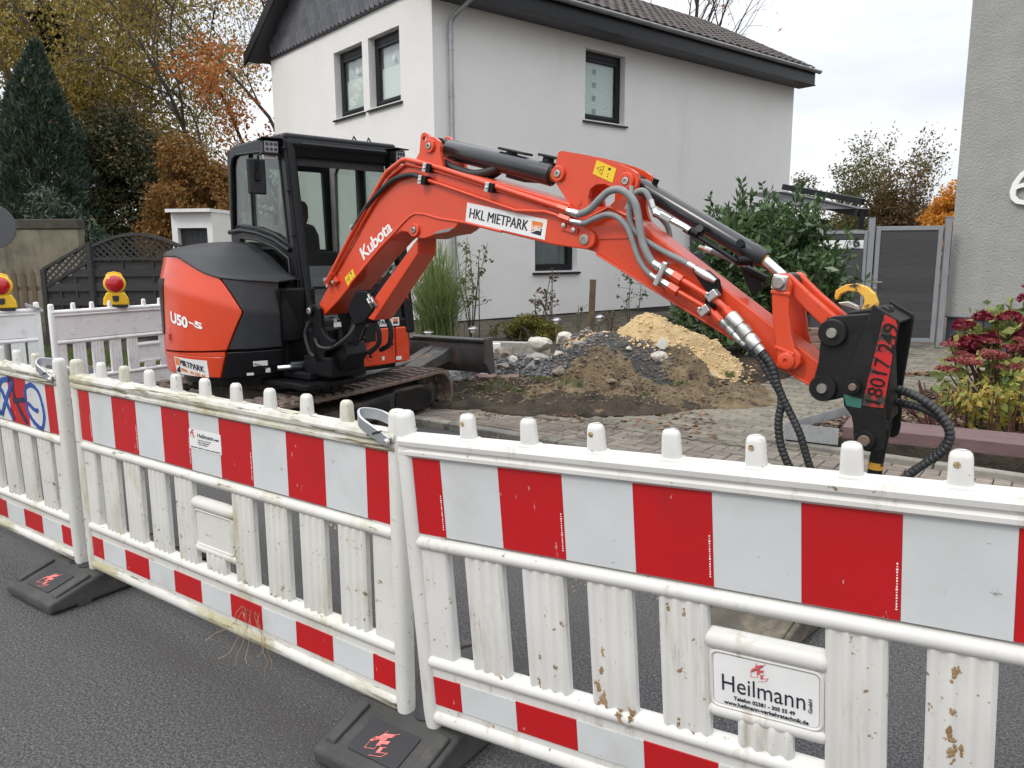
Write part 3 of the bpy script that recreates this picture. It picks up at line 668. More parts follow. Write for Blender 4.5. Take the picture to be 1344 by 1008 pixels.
# left: garage, concrete wall, fences
MAT['white_wall'] = mat('white_wall', (.66, .66, .64), (.72, .72, .71), 2, .9, bump=(60, .3, .01), dirt=((.40, .39, .34), 2.2, .58, .8))
MAT['garage_door'] = mat('garage_door', (.04, .042, .047), rough=.5)
ga = empty('garage', (-7.35, 17.0, 0), R_(-6), 'white flat roofed garage with a dark grey door on the left', 'garage')
MB().prism(rect(0, 0, .92, 2.5), 0, .2, [rect(.13, .02, .80, 2.17)], 'y').build('front_wall', MAT['white_wall'], ga)
MB().box((.82, 2.1, 1.25), (.2, 3.8, 2.5)).box((.1, 2.1, 1.25), (.2, 3.8, 2.5)).box((.46, 4.1, 1.25), (.92, .2, 2.5)).build('side_wall', MAT['white_wall'], ga)
MB().box((.46, 2.0, 2.535), (1.0, 4.3, .07)).build('roof_slab', MAT['white_wall'], ga)
gd = MB().box((.465, .15, 1.09), (.665, .03, 2.14)).build('garage_door', MAT['garage_door'], ga)
rib = MB().box((0, 0, 0), (.012, .02, 2.13)).mesh('door_rib'); rib.materials.append(MAT['garage_door'])
for i in range(12): o = bpy.data.objects.new('door_rib', rib); link(o, gd); o.location = (.16 + i * .0555, .13, 1.09)
MAT['concrete'] = mat('old_concrete', (.125, .110, .078), (.21, .185, .135), 2.5, .92, bump=(40, .5, .01), dirt=((.07, .06, .04), 1.6, .5, .75, (2.5, 2.5, .35)), dirt2=((.05, .047, .035), 1.2, .60, .8))
cw = empty('concrete_wall', (-7.68, 14.0, 0), R_(2), 'stained concrete boundary wall under the conifer at far left', 'wall')
MB().box((-2.5, 0, 1.02), (5, .22, 2.05)).build('wall_slab', MAT['concrete'], cw, bevel=.01)
MAT['concrete_dark'] = mat('concrete_cap', (.045, .04, .03), (.07, .06, .045), 6, .95, bump=(40, .5, .01))
MB().box((-2.5, 0, 2.14), (5.04, .26, .17)).build('wall_cap', MAT['concrete_dark'], cw, bevel=.015)
MAT['fence_wood'] = mat('fence_wood', (.022, .021, .021), (.036, .034, .033), 6, .75, stretch=(1, 1, 8)); orand(MAT['fence_wood'], .2)
MAT['picket'] = mat('picket', (.10, .07, .04), (.15, .11, .065), 6, .85); orand(MAT['picket'], .2)
def lattice_fence(name, x0, x1, top, rail, slats, loc, rz, label):
    """top(x), rail(x): outline of the lattice field; slats: heights of the boards below"""
    f = empty(name, loc, rz, label, 'fence')
    for x in (x0, x1): MB().box((x, 0, top(x) / 2), (.07, .07, top(x))).build('fence_post', MAT['fence_wood'], f)
    n = 14
    for fn in (top, rail): m = MB(); m.loft([[(x0 + (x1 - x0) * k / n, y, fn(x0 + (x1 - x0) * k / n) + z) for y, z in ((-.03, -.025), (.03, -.025), (.03, .025), (-.03, .025))] for k in range(n + 1)]); m.build('curved_rail', MAT['fence_wood'], f)
    for dz in (-1, 1):
        c = x0 - 2
        while c < x1 + 2:
            pts = []
            for k in range(81):
                x = x0 + (x1 - x0) * k / 80; z = 1.5 + dz * (x - c)
                if rail(x) < z < top(x): pts.append((x, z))
            if len(pts) > 1 and abs(pts[0][0] - pts[-1][0]) > .05:
                (xa, za), (xb, zb) = pts[0], pts[-1]; L = math.hypot(xb - xa, zb - za)
                MB().box(((xa + xb) / 2, .012 * dz, (za + zb) / 2), (L, .010, .026), 0, 0, -math.atan2(zb - za, xb - xa)).build('lattice_strip', MAT['fence_wood'], f)
            c += .105
    bw = .115
    z = .1
    while z < max(rail(x0), rail(x1)) - .03:
        xa, xb = x0 + .035, x1 - .035
        if rail((xa + xb) / 2) < 5:
            xs_ = [x for x in np.linspace(xa, xb, 40) if rail(x) > z + bw * .7]
            if len(xs_) > 2: MB().box(((xs_[0] + xs_[-1]) / 2, .018 if int(z / bw) % 2 else -.012, z + bw / 2), (xs_[-1] - xs_[0], .016, bw + .012)).build('fence_board', MAT['fence_wood'], f)
        z += bw
    for k in (1, 2): x = x0 + (x1 - x0) * k / 3; MB().box((x, .0, rail(x) / 2), (.03, .03, rail(x) - .05)).build('fence_batten', MAT['fence_wood'], f)
    return f
arch = lambda x: 1.72 + .20 * math.sin(PI * min(1, max(0, x / 1.45))) ** 1
lattice_fence('lattice_fence', 0, 1.45, arch, lambda x: 1.53, 0, (-6.78, 12.6, 0), R_(2), 'black arched lattice fence panel behind the far barrier')
lattice_fence('lattice_fence', 0, .74, lambda x: 1.37 + .40 * x / .74, lambda x: 1.08 + .42 * x / .74, 0, (-7.54, 12.53, 0), R_(4), 'black lattice fence panel with sloping top beside the arched one')
pf = empty('picket_fence', (-10.2, 12.75, 0), R_(1), 'weathered brown picket fence in front of the concrete wall', 'fence')
pk = MB().prism([(-.04, .05), (.04, .05), (.04, 1.28), (0, 1.38), (-.04, 1.28)], -.012, .012).mesh('picket'); pk.materials.append(MAT['picket'])
for i in range(16): o = bpy.data.objects.new('picket', pk); link(o, pf); o.location = (i * .155, 0, random.uniform(-.02, .02))
for z in (.45, 1.05): MB().box((1.15, .03, z), (2.6, .03, .07)).build('fence_rail', MAT['picket'], pf)
# garden shed strip behind, street lamp, back of a round sign
MAT['sign_back'] = mat('sign_back', (.085, .09, .095), rough=.5, metal=.4)
sg = empty('road_sign', (-6.62, 10.0, 0), R_(15), 'grey back of a round road sign cut by the left edge', 'road sign')
MB().cyl((0, 0, 1.95), (0, -.02, 1.95), .285, seg=40).build('sign_disc', MAT['sign_back'], sg, bevel=.003)
MB().cyl((0, .05, 0), (0, .05, 2.3), .03, seg=12).build('sign_post', MAT['pipe'], sg, smooth=True)
MB().box((0, .02, 1.8), (.3, .03, .04)).box((0, .02, 2.1), (.3, .03, .04)).build('sign_bracket', MAT['pipe'], sg)
sl_ = empty('street_lamp', (-8.75, 26.0, 0), 0, 'curved arm street lamp half hidden behind the cab', 'street lamp')
MB().tube([(.35, 0, 0), (.35, 0, 3.7), (.25, 0, 4.25), (-.02, 0, 4.42), (-.25, 0, 4.25), (-.30, 0, 4.08)], .045, 8).build('lamp_post', MAT['sign_back'], sl_, smooth=True)
MB().lathe([(.03, .14), (.10, .12), (.42, .02), (.42, -.02), (0, -.04)], 16, Matrix.Translation((-.42, 0, 3.98))).build('lamp_shade', MAT['sign_back'], sl_, smooth=True)
# ================================================================== trees and plants
def leafmat(name, cols, tr=.3, rough=.6): return mat(name, cols[0], rough=rough, island=cols, trans=tr, spec=.35)
MAT['bark'] = mat('bark', (.035, .028, .022), (.07, .058, .046), 9, .95, bump=(25, .8, .02))
MAT['bark_pale'] = mat('bark_pale', (.10, .09, .075), (.22, .205, .18), 7, .9, bump=(25, .6, .02))
MAT['cypress'] = leafmat('cypress', [(.024, .046, .034), (.040, .068, .050), (.055, .085, .058), (.085, .095, .045)], .1)
MAT['birch'] = leafmat('birch_leaf', [(.28, .21, .05), (.42, .31, .08), (.19, .17, .045), (.50, .37, .11)], .5)
MAT['holly'] = leafmat('dark_leaf', [(.018, .026, .012), (.035, .045, .018), (.06, .06, .02), (.10, .075, .022)], .15)
MAT['copper'] = leafmat('copper_leaf', [(.20, .085, .022), (.29, .14, .035), (.13, .065, .02), (.34, .19, .055), (.09, .07, .02)], .35)
MAT['maple'] = leafmat('maple_leaf', [(.42, .15, .03), (.32, .10, .025), (.50, .23, .05), (.24, .05, .02)], .4)
MAT['amber'] = leafmat('amber_leaf', [(.60, .27, .03), (.52, .20, .025), (.65, .36, .06)], .4)
MAT['olive'] = leafmat('olive_leaf', [(.06, .075, .022), (.10, .11, .03), (.13, .10, .035), (.045, .055, .02)], .3)
MAT['brown_leaf'] = leafmat('brown_leaf', [(.13, .075, .03), (.18, .105, .04), (.09, .06, .028), (.12, .11, .035)], .3)
MAT['laurel'] = leafmat('laurel_leaf', [(.040, .078, .028), (.062, .112, .040), (.095, .155, .058), (.028, .055, .022)], .15, .30)
MAT['ivy'] = leafmat('ivy', [(.014, .024, .010), (.026, .042, .016)], .1)

def leaf_quads(C, size, r, asp=.5, droop=0, up=None, fold=.25):
    """one folded leaf of four corners per centre"""
    n = len(C); s = size * r.uniform(.6, 1.35, n)[:, None]
    d = r.normal(size=(n, 3));
    if up is not None: d = d * (1 - up) + np.array([0, 0, 1.]) * up * 2
    if droop: d[:, 2] -= droop
    d /= np.linalg.norm(d, axis=1)[:, None]; q = r.normal(size=(n, 3)); w = np.cross(d, q); w /= np.linalg.norm(w, axis=1)[:, None] + 1e-9; nn = np.cross(d, w)
    V = np.empty((n, 4, 3)); V[:, 0] = C - d * s; V[:, 1] = C + w * s * asp + nn * s * fold * asp; V[:, 2] = C + d * s; V[:, 3] = C - w * s * asp + nn * s * fold * asp
    return V.reshape(-1, 3), np.arange(4 * n).reshape(n, 4)

def grow(base, h, r0, r, spread=.55, levels=4, nchild=(5, 4, 3, 3), droop=0., first=.3, ratio=.62, lean=(0, 0), wob=.08):
    """tapered recursive limbs; returns tubes and twig points"""
    tubes, tips = [], []
    def limb(p, d, L, rad, lv):
        n = 5 if lv < 2 else 3; pts = [p.copy()]; rr = [rad]; q = p.copy(); dd = d.copy()
        for i in range(n):
            dd = dd + np.array([r.normal(), r.normal(), r.normal()]) * wob * (1 + lv * .5); dd[2] -= droop * (lv / levels) ** 2 * .6
            dd /= np.linalg.norm(dd); q = q + dd * L / n; pts.append(q.copy()); rr.append(rad * (1 - .75 * (i + 1) / n))
        tubes.append((pts, rr, 7 if lv == 0 else 5 if lv == 1 else 3))
        if lv >= levels - 1:
            tips.extend([(a, lv) for a in pts[1:]]); return
        k = nchild[min(lv, len(nchild) - 1)]
        for i in range(k):
            f = first + (1 - first) * (i + r.uniform(.2, .9)) / k if lv == 0 else .25 + .75 * (i + r.uniform(0, 1)) / k
            j = min(n - 1, int(f * n)); t = f * n - j; pp = pts[j] * (1 - t) + pts[j + 1] * t
            an = r.uniform(0, 2 * PI) if lv else i * 2.4 + r.uniform(-.4, .4); u = np.cross(dd, [.3, .5, .8]); u /= np.linalg.norm(u); v = np.cross(dd, u)
            sp = spread * r.uniform(.7, 1.3); nd = dd * math.cos(sp) + (u * math.cos(an) + v * math.sin(an)) * math.sin(sp); nd /= np.linalg.norm(nd)
            limb(pp, nd, L * ratio * r.uniform(.75, 1.2) * (1.15 - .45 * f if lv == 0 else 1), rr[j] * .62, lv + 1)
    d0 = np.array([lean[0], lean[1], 1.]); d0 /= np.linalg.norm(d0); limb(np.array(base, float), d0, h, r0, 0)
    return tubes, tips
def limbs_obj(tubes, material, parent, name='limbs'):
    m = MB()
    for pts, rr, sg in tubes: m.tube(pts, rr, sg, False)
    V = np.array(m.v); F = np.array(m.f)
    return raw_mesh(name, V, F, material, parent, True)
def tree(name, label, base, h, r0, leafm, seed, n_leaf, size, jit, group=None, barkm='bark', keep=None, asp=.5, ldroop=0, **kw):
    r = np.random.default_rng(seed); t = empty(name, (base[0], base[1], 0), 0, label, 'tree', group)
    tubes, tips = grow((0, 0, base[2]), h, r0, r, **kw)
    limbs_obj(tubes[:1], MAT[barkm], t, 'trunk'); limbs_obj(tubes[1:], MAT[barkm], t, 'branches')
    P = np.array([p for p, l in tips])
    if keep is not None: P = P[np.array([keep(p, r) for p in P])]
    if n_leaf and len(P):
        C = P[r.integers(0, len(P), n_leaf)] + r.normal(size=(n_leaf, 3)) * jit; V, F = leaf_quads(C, size, r, asp, ldroop)
        raw_mesh('crown', V, F, leafm, t)
    return t
def clump_points(n, lobes, r, shell=.55):
    """points filling overlapping ellipsoids, denser near their surface, broken by noise gaps"""
    L = np.array(lobes, float); w = L[:, 3] * L[:, 4] * L[:, 5]; w = w / w.sum(); out = []
    k = r.choice(len(L), n * 2, p=w); d = r.normal(size=(n * 2, 3)); d /= np.linalg.norm(d, axis=1)[:, None]
    rad = (shell + (1 - shell) * r.uniform(0, 1, n * 2)) * (1 + .16 * r.normal(size=n * 2) * .5)
    P = L[k, :3] + d * L[k, 3:6] * rad[:, None]
    keep = np.array([mnoise.noise(Vector(p * 1.3)) + .45 * mnoise.noise(Vector(p * 3.7)) > -.16 for p in P])
    return P[keep][:n]
def bush(name, label, loc, lobes, leafm, seed, n, size, cat='shrub', asp=.5, stems=8, up=None, trunk_h=None, barkm='bark', group=None, shell=.5, fold=.25):
    r = np.random.default_rng(seed); t = empty(name, loc, 0, label, cat, group)
    P = clump_points(n, lobes, r, shell); P = P[P[:, 2] > .02]; V, F = leaf_quads(P, size, r, asp, 0, up, fold); raw_mesh('crown', V, F, leafm, t)
    m = MB(); Lb = np.array(lobes)
    for i in range(stems):
        l = Lb[i % len(Lb)]; tip = l[:3] + r.normal(size=3) * l[3:6] * .35; b = np.array([r.normal() * .12, r.normal() * .12, 0.])
        mid = (b * .6 + tip * .4) + r.normal(size=3) * .08; m.tube([b, mid, tip], [.035, .022, .008] if not trunk_h else [trunk_h, trunk_h * .6, trunk_h * .2], 5, False)
    raw_mesh('stems', np.array(m.v), np.array(m.f), MAT[barkm], t, True); return t

# --- left background
r = np.random.default_rng(31)
con = empty('conifer', (-11.9, 20.0, 0), 0, 'tall dark blue green cypress tree at far left', 'tree')
n = 52000; z = r.uniform(0, 1, n) ** .85; ht = 6.7; a = r.uniform(0, 2 * PI, n)
prof_ = np.interp(z, [0, .15, .45, .7, .88, 1], [1.35, 1.42, 1.25, .86, .45, .06])
lump = 1 + .20 * np.sin(a * 5 + z * 19) * np.sin(z * 31 + a * 2) + .10 * np.sin(a * 11 - z * 44)
rad = prof_ * lump * (.62 + .42 * r.uniform(0, 1, n) ** .6); C = np.c_[np.cos(a) * rad, np.sin(a) * rad, z * ht + r.normal(size=n) * .05]
C *= (1 + .22 * np.array([mnoise.noise(Vector(p * np.array([1.8, 1.8, 1.1]))) for p in C]))[:, None] * np.array([1, 1, 0]) + np.array([0, 0, 1]); C[:, 0] += .28 * (z ** 3)
d = np.c_[np.cos(a) * .75, np.sin(a) * .75, .95 + 0 * a] + r.normal(size=(n, 3)) * .42; d /= np.linalg.norm(d, axis=1)[:, None]
q = r.normal(size=(n, 3)); w = np.cross(d, q); w /= np.linalg.norm(w, axis=1)[:, None]; s = .085 * r.uniform(.5, 1.4, n)[:, None]
V = np.empty((n, 4, 3)); V[:, 0] = C - d * s; V[:, 1] = C + w * s * .20; V[:, 2] = C + d * s; V[:, 3] = C - w * s * .20
raw_mesh('crown', V.reshape(-1, 3), np.arange(4 * n).reshape(n, 4), MAT['cypress'], con)
MB().cyl((0, 0, 0), (.1, 0, 6.0), .16, .03, 8).build('trunk', MAT['bark'], con, smooth=True)
con2 = empty('conifer', (-9.6, 17.6, 0), 0, 'dark green conifer behind the right end of the concrete wall', 'tree')
P = clump_points(9000, [(-.5, 0, 1.5, 1.0, .8, 1.2), (.15, 0, 1.3, .75, .7, .95), (-.9, .2, 2.3, .6, .6, .9)], r, .5); V, F = leaf_quads(P, .09, r, .25, 0, .3); raw_mesh('crown', V, F, MAT['cypress'], con2)
MB().cyl((-.4, 0, 0), (-.4, 0, 2.0), .1, .04, 8).build('trunk', MAT['bark'], con2, smooth=True)

tree('birch_tree', 'large weeping birch with yellow olive leaves behind the dark conifer', (-13.6, 27, 0), 12.5, .24, MAT['birch'], 5, 72000, .056, .34, barkm='bark_pale', spread=.85, levels=4, nchild=(13, 7, 6, 3), droop=.9, first=.28, ratio=.48, ldroop=1.2, asp=.55)
tree('birch_tree', 'second yellow olive birch cut off by the left edge of the photo', (-18.2, 29, 0), 13, .26, MAT['birch'], 9, 56000, .060, .34, barkm='bark_pale', spread=.8, levels=4, nchild=(12, 7, 6, 3), droop=.8, first=.22, ratio=.46, ldroop=1.2, asp=.55)
tree('maple_tree', 'half bare maple with orange and red leaves beside the house gable', (-7.15, 24, 0), 10.4, .15, MAT['maple'], 12, 5200, .062, .18, spread=.5, levels=5, nchild=(11, 5, 4, 3), first=.22, ratio=.5, wob=.09, keep=lambda p, r: p[0] > -1.05 and ((p[2] < 7.2 and r.random() < .6) or r.random() < .10))
tree('bare_tree', 'dark bare tree with thin twigs between the birch and the maple', (-9.7, 25, 0), 8.2, .13, MAT['brown_leaf'], 17, 900, .07, .15, spread=.55, levels=5, nchild=(9, 5, 4, 3), first=.3, ratio=.5, wob=.14)
iv = empty('ivy_trunk', (-15.9, 26, 0), 0, 'dead trunk wrapped in dark ivy among the birch branches', 'tree')
MB().tube([(1.6, 0, 0), (1.55, 0, 6), (1.4, 0, 8.0), (1.15, 0, 9.3)], [.2, .17, .15, .10], 8).build('trunk', MAT['bark'], iv, smooth=True)
k = 5200; zz = r.uniform(3, 9.3, k); C = np.c_[np.interp(zz, [0, 6, 8, 9.3], [1.6, 1.55, 1.4, 1.15]) + r.normal(size=k) * .17, r.normal(size=k) * .17, zz]; V, F = leaf_quads(C, .09, r, .7); raw_mesh('ivy', V, F, MAT['ivy'], iv)
bush('evergreen_shrub', 'dark evergreen mass of foliage with yellowing tips beside the conifer', (-10.2, 21, 0), [(0, 0, 2.6, 1.6, 1.2, 2.2), (-.5, .2, 4.0, 1.2, 1.0, 1.5), (.8, .1, 3.4, 1.1, .9, 1.4), (-.1, .3, 4.7, .8, .8, .9), (1.5, 0, 1.7, 1.2, 1.0, 1.7), (-1.4, .2, 2.2, 1.2, 1, 2.0)], MAT['holly'], 3, 52000, .055, 'tree', .45)
bush('copper_shrub', 'copper brown autumn shrub left of the excavator cab', (-7.7, 19, 0), [(0, 0, 3.0, 1.0, .9, 1.1), (.7, 0, 2.2, .95, .9, 1.3), (-.5, .2, 2.1, 1.0, .9, 1.3), (-.1, 0, 3.9, .65, .6, .6), (.9, .2, 3.2, .6, .6, .7), (.2, 0, 1.2, 1.4, .9, 1.2)], MAT['copper'], 4, 30000, .055, 'tree', .42)
bush('copper_shrub', 'rust coloured shrub rising between the dark evergreen and the maple', (-9.2, 22.5, 0), [(0, 0, 3.6, .9, .9, 1.0), (-.6, .1, 4.3, .7, .7, .7), (.5, 0, 2.8, 1, .9, 1.3)], MAT['brown_leaf'], 14, 14000, .055, 'tree', .42)
bush('evergreen_shrub', 'dark green hedge tree cut by the left edge above the concrete wall', (-17.0, 24, 0), [(0, 0, 4, 2.2, 1.5, 3.0), (-1, 0, 6, 1.6, 1.3, 2.2), (1.2, 0, 3, 1.5, 1.2, 2.5)], MAT['olive'], 23, 15000, .10, 'tree', .5)
bush('hedge', 'long dark hedge behind the lattice fences', (-8, 24, 0), [(-3, 0, 1.3, 2.5, 1, 1.5), (0, 0, 1.3, 2.5, 1, 1.4), (3, 0, 1.2, 2.5, 1, 1.3), (5.5, 1, 1.3, 2, 1, 1.4)], MAT['holly'], 33, 14000, .11, 'hedge', .5)
bush('golden_tree', 'golden olive foliage mass between the conifer and the copper shrub', (-12.6, 25, 0), [(0, 0, 5.6, 1.5, 1.2, 1.5), (1.2, 0, 5.0, 1.1, 1.0, 1.3), (-1.0, 0, 6.6, 1.2, 1, 1.3), (.7, .2, 6.6, .9, .9, 1.0), (2.2, .2, 4.4, .9, .8, 1.0)], MAT['birch'], 15, 14000, .06, 'tree', .5, shell=.3)
# --- behind the house roof
tree('bare_tree', 'nearly bare tree top showing above the roof ridge', (6.2, 33, 0), 12.3, .2, MAT['amber'], 21, 260, .10, .2, spread=.55, levels=5, nchild=(9, 5, 4, 4), first=.45, ratio=.5, wob=.1)
# --- right background
tree('locust_tree', 'tall airy tree with sparse green crown above the garden gate', (21.6, 45, 0), 6.2, .15, MAT['olive'], 41, 2600, .085, .20, spread=.75, levels=4, nchild=(8, 5, 5, 3), first=.35, ratio=.55, wob=.12)
tree('locust_tree', 'smaller upright tree with loose green crown right of the laurel', (17.1, 40, 0), 5.0, .10, MAT['olive'], 43, 2200, .08, .18, spread=.5, levels=4, nchild=(8, 5, 4, 3), first=.35, ratio=.42, wob=.1)
tree('locust_tree', 'small grey green tree just behind the terrace roof', (14.3, 42, 0), 4.6, .11, MAT['olive'], 44, 2000, .085, .2, spread=.7, levels=4, nchild=(8, 5, 4, 3), first=.4, ratio=.42)
tree('bare_tree', 'bare brown tree beside the orange maple over the gate', (21.9, 42, 0), 5.2, .11, MAT['brown_leaf'], 47, 2200, .10, .25, spread=.6, levels=5, nchild=(9, 5, 4, 3), first=.25, ratio=.5, wob=.12)
bush('brown_thicket', 'brown green thicket behind the garden gate', (20.0, 42, 0), [(0, 0, 2.6, 2.2, 1.5, 2.0), (-1.8, 0, 2.0, 1.6, 1.2, 1.6), (1.6, .5, 3.0, 1.5, 1.2, 1.8), (.5, 0, 4.2, 1.2, 1, 1.0)], MAT['brown_leaf'], 51, 22000, .085, 'tree', .45)
bush('green_thicket', 'olive green bushes low behind the fence panel', (16.6, 39, 0), [(0, 0, 1.8, 1.6, 1.2, 1.7), (1.3, 0, 1.5, 1.3, 1, 1.6), (-2.2, 0, 1.8, 1.8, 1.0, 1.5)], MAT['olive'], 52, 16000, .08, 'tree', .45)
bush('maple_tree', 'bright orange maple at the edge of the grey house', (19.5, 35, 0), [(0, 0, 2.9, 1.2, 1, 1.2), (.5, 0, 4.0, .9, .8, .9), (-.5, .2, 2.2, 1.1, .9, 1.0), (1.2, 0, 3, 1, 1, 1.8)], MAT['amber'], 53, 15000, .085, 'tree', .5)
bush('far_woods', 'far line of brown autumn woods on the horizon', (22, 70, 0), [(k * 4.0 - 40, 0, 2.5, 3.2, 2, 2.4 + (k * 7 % 5) * .35) for k in range(22)], MAT['brown_leaf'], 61, 26000, .22, 'woods', .5, stems=20)
bush('far_woods', 'dark tree line far behind the left hedge', (-24, 48, 0), [(k * 4.0 - 20, 0, 3.2, 3.2, 2, 3.2 + (k * 7 % 5) * .4) for k in range(11)], MAT['olive'], 62, 18000, .2, 'woods', .5, stems=20)

# --- laurel bush: pointed glossy leaves on upright shoots
r = np.random.default_rng(71); la = empty('laurel_bush', (3.36, 10.35, .1), 0, 'big glossy green laurel bush in front of the house corner', 'shrub')
lob = [(0, 0, 1.0, 1.0, .85, 1.0), (-.45, 0, .9, .75, .7, .85), (.5, .1, 1.05, .7, .7, .9), (0, .1, 1.6, .75, .6, .55), (-.55, 0, 1.45, .45, .45, .45), (.6, .1, 1.55, .45, .4, .45)]
P = clump_points(7500, lob, r, .45); V1, F1 = leaf_quads(P, .075, r, .36, 0, .12, .35)
# shoots standing out of the surface
tips = clump_points(150, lob, r, .95); Vs, Cs = MB(), []
for p in tips:
    o_ = p - np.array([0, 0, .9]); o_ /= np.linalg.norm(o_); d = o_ * .55 + np.array([0, 0, .8]) + r.normal(size=3) * .2; d /= np.linalg.norm(d); L = r.uniform(.12, .34)
    Vs.tube([p - d * .15, p + d * L], [.006, .003], 4, False)
    for k in range(9): Cs.append((p + d * L * (k + 1) / 9, d))
Cn = np.array([c for c, d in Cs]); Dn = np.array([d for c, d in Cs]); n = len(Cn); rn = r.normal(size=(n, 3)); d = Dn * .75 + rn / np.linalg.norm(rn, axis=1)[:, None] * .75; d /= np.linalg.norm(d, axis=1)[:, None]
w = np.cross(d, r.normal(size=(n, 3))); w /= np.linalg.norm(w, axis=1)[:, None]; nn = np.cross(d, w); s = .065 * r.uniform(.6, 1.2, n)[:, None]; Cc = Cn + d * s
V = np.empty((n, 4, 3)); V[:, 0] = Cc - d * s; V[:, 1] = Cc + w * s * .36 + nn * s * .12; V[:, 2] = Cc + d * s; V[:, 3] = Cc - w * s * .36 + nn * s * .12
V2 = V.reshape(-1, 3); raw_mesh('crown', np.vstack([V1, V2]), np.vstack([F1, np.arange(4 * n).reshape(n, 4) + len(V1)]), MAT['laurel'], la)
for i in range(12): a = i * .55; Vs.tube([(math.cos(a) * .1, math.sin(a) * .1, 0), (math.cos(a) * .4, math.sin(a) * .35, .7), (math.cos(a) * .7, math.sin(a) * .55, 1.4)], [.03, .02, .008], 5, False)
raw_mesh('stems', np.array(Vs.v), np.array(Vs.f), MAT['bark'], la, True)

# --- ornamental grass: arching blades
MAT['reed'] = leafmat('reed', [(.14, .20, .065), (.22, .28, .10), (.10, .15, .045), (.32, .33, .17)], .3)
def arching(name, label, loc, n, h, spread, seed, w=.009, material='reed', cat='ornamental grass'):
    r = np.random.default_rng(seed); t = empty(name, loc, 0, label, cat); S = 6; V = np.empty((n, S + 1, 2, 3)); a = r.uniform(0, 2 * PI, n); L = h * r.uniform(.55, 1.15, n); out_ = spread * r.uniform(.1, 1, n) ** 1.2
    b = r.normal(size=(n, 2)) * .10; pa = a + PI / 2 + r.normal(size=n) * .5
    for k in range(S + 1):
        u = k / S; rr = out_ * u ** 1.55; z = L * (u - .46 * (out_ / spread) * u ** 2.8); c = np.c_[b[:, 0] + np.cos(a) * rr, b[:, 1] + np.sin(a) * rr, z]; ww = w * (1 - u * .85) / 2 + .0012; e = np.c_[np.cos(pa) * ww, np.sin(pa) * ww, 0 * a]
        V[:, k, 0] = c - e; V[:, k, 1] = c + e
    idx = np.arange(n * (S + 1) * 2).reshape(n, S + 1, 2); F = np.stack([idx[:, :-1, 0], idx[:, :-1, 1], idx[:, 1:, 1], idx[:, 1:, 0]], -1).reshape(-1, 4)
    raw_mesh('blades', V.reshape(-1, 3), F, MAT[material], t, True); return t
arching('pampas_grass', 'tall arching ornamental grass by the downpipe', (-1.12, 11.5, .2), 1400, 1.6, 1.0, 81, .011)
# --- golden dwarf conifer
MAT['golden'] = leafmat('golden_leaf', [(.13, .13, .02), (.20, .18, .03), (.09, .10, .018), (.16, .09, .02)], .2)
bush('golden_shrub', 'low golden green dwarf shrub below the house wall', (.22, 11.8, .22), [(0, 0, .18, .45, .35, .22), (-.28, .05, .14, .3, .3, .2), (.3, 0, .14, .3, .3, .2), (.05, 0, .32, .25, .22, .14)], MAT['golden'], 83, 6500, .028, asp=.3, up=.35, stems=10)
bush('ground_cover', 'low green ground cover in front of the ornamental grass', (-.9, 10.7, .14), [(0, 0, .08, .6, .35, .12), (.6, .1, .06, .4, .3, .1), (2.9, .8, .05, .7, .3, .16)], MAT['olive'], 84, 2600, .03, asp=.5, stems=6)
# --- rose canes with a few leaves
MAT['rose_leaf'] = leafmat('rose_leaf', [(.05, .085, .03), (.08, .12, .045), (.12, .13, .05)], .25)
MAT['rose_dark'] = leafmat('rose_dark', [(.07, .04, .03), (.10, .06, .045), (.05, .06, .03)], .2)
MAT['cane'] = mat('cane', (.07, .05, .03), (.09, .085, .04), 8, .8)
def rose(label, loc, h, n, seed, lm='rose_leaf', leaves=70, stake=None):
    r = np.random.default_rng(seed); t = empty('rose_bush', loc, 0, label, 'plant'); m = MB(); C = []
    for i in range(n):
        a = r.uniform(0, 2 * PI); L = h * r.uniform(.6, 1.05); e = np.array([math.cos(a) * .16 * h, math.sin(a) * .12, L]); mid = e * .5 + np.array([r.normal() * .05, 0, .05]); m.tube([(0, 0, 0), mid, e], [.010, .008, .004], 5, False)
        for k in range(5):
            u = r.uniform(.35, 1); p = (mid * (1 - (u - .5) * 2) + e * (u - .5) * 2) if u > .5 else mid * u * 2; q = p + np.array([r.normal() * .09, r.normal() * .06, r.uniform(.0, .12)]); m.tube([p, q], [.004, .002], 4, False); C += [q + r.normal(size=3) * .035 for _ in range(leaves // (n * 5) + 1)]
    raw_mesh('stems', np.array(m.v), np.array(m.f), MAT['cane'], t, True); V, F = leaf_quads(np.array(C), .034, r, .6); raw_mesh('leaves', V, F, MAT[lm], t)
    if stake: MB().cyl((.12, .02, 0), (.12, .02, stake), .009, seg=6).build('support_stake', MAT['cane'], t)
    return t
rose('tall thin rose bush with green leaves beside the downpipe', (-.62, 11.9, .2), 1.62, 6, 91, leaves=150, stake=1.25)
rose('dark leaved rose under the lower window', (.50, 11.8, .22), 1.05, 5, 92, 'rose_dark', 120, 1.15)
rose('small rose shoot just right of the wooden stake', (1.93, 12.5, .24), 1.0, 3, 93, 'rose_leaf', 70)
rose('thin twig plant immediately left of the wooden stake', (1.0, 11.4, .2), .62, 2, 94, 'rose_leaf', 16)
rose('fine dry stalks between stake and small rose', (1.5, 11.9, .2), .5, 6, 95, 'rose_dark', 20)
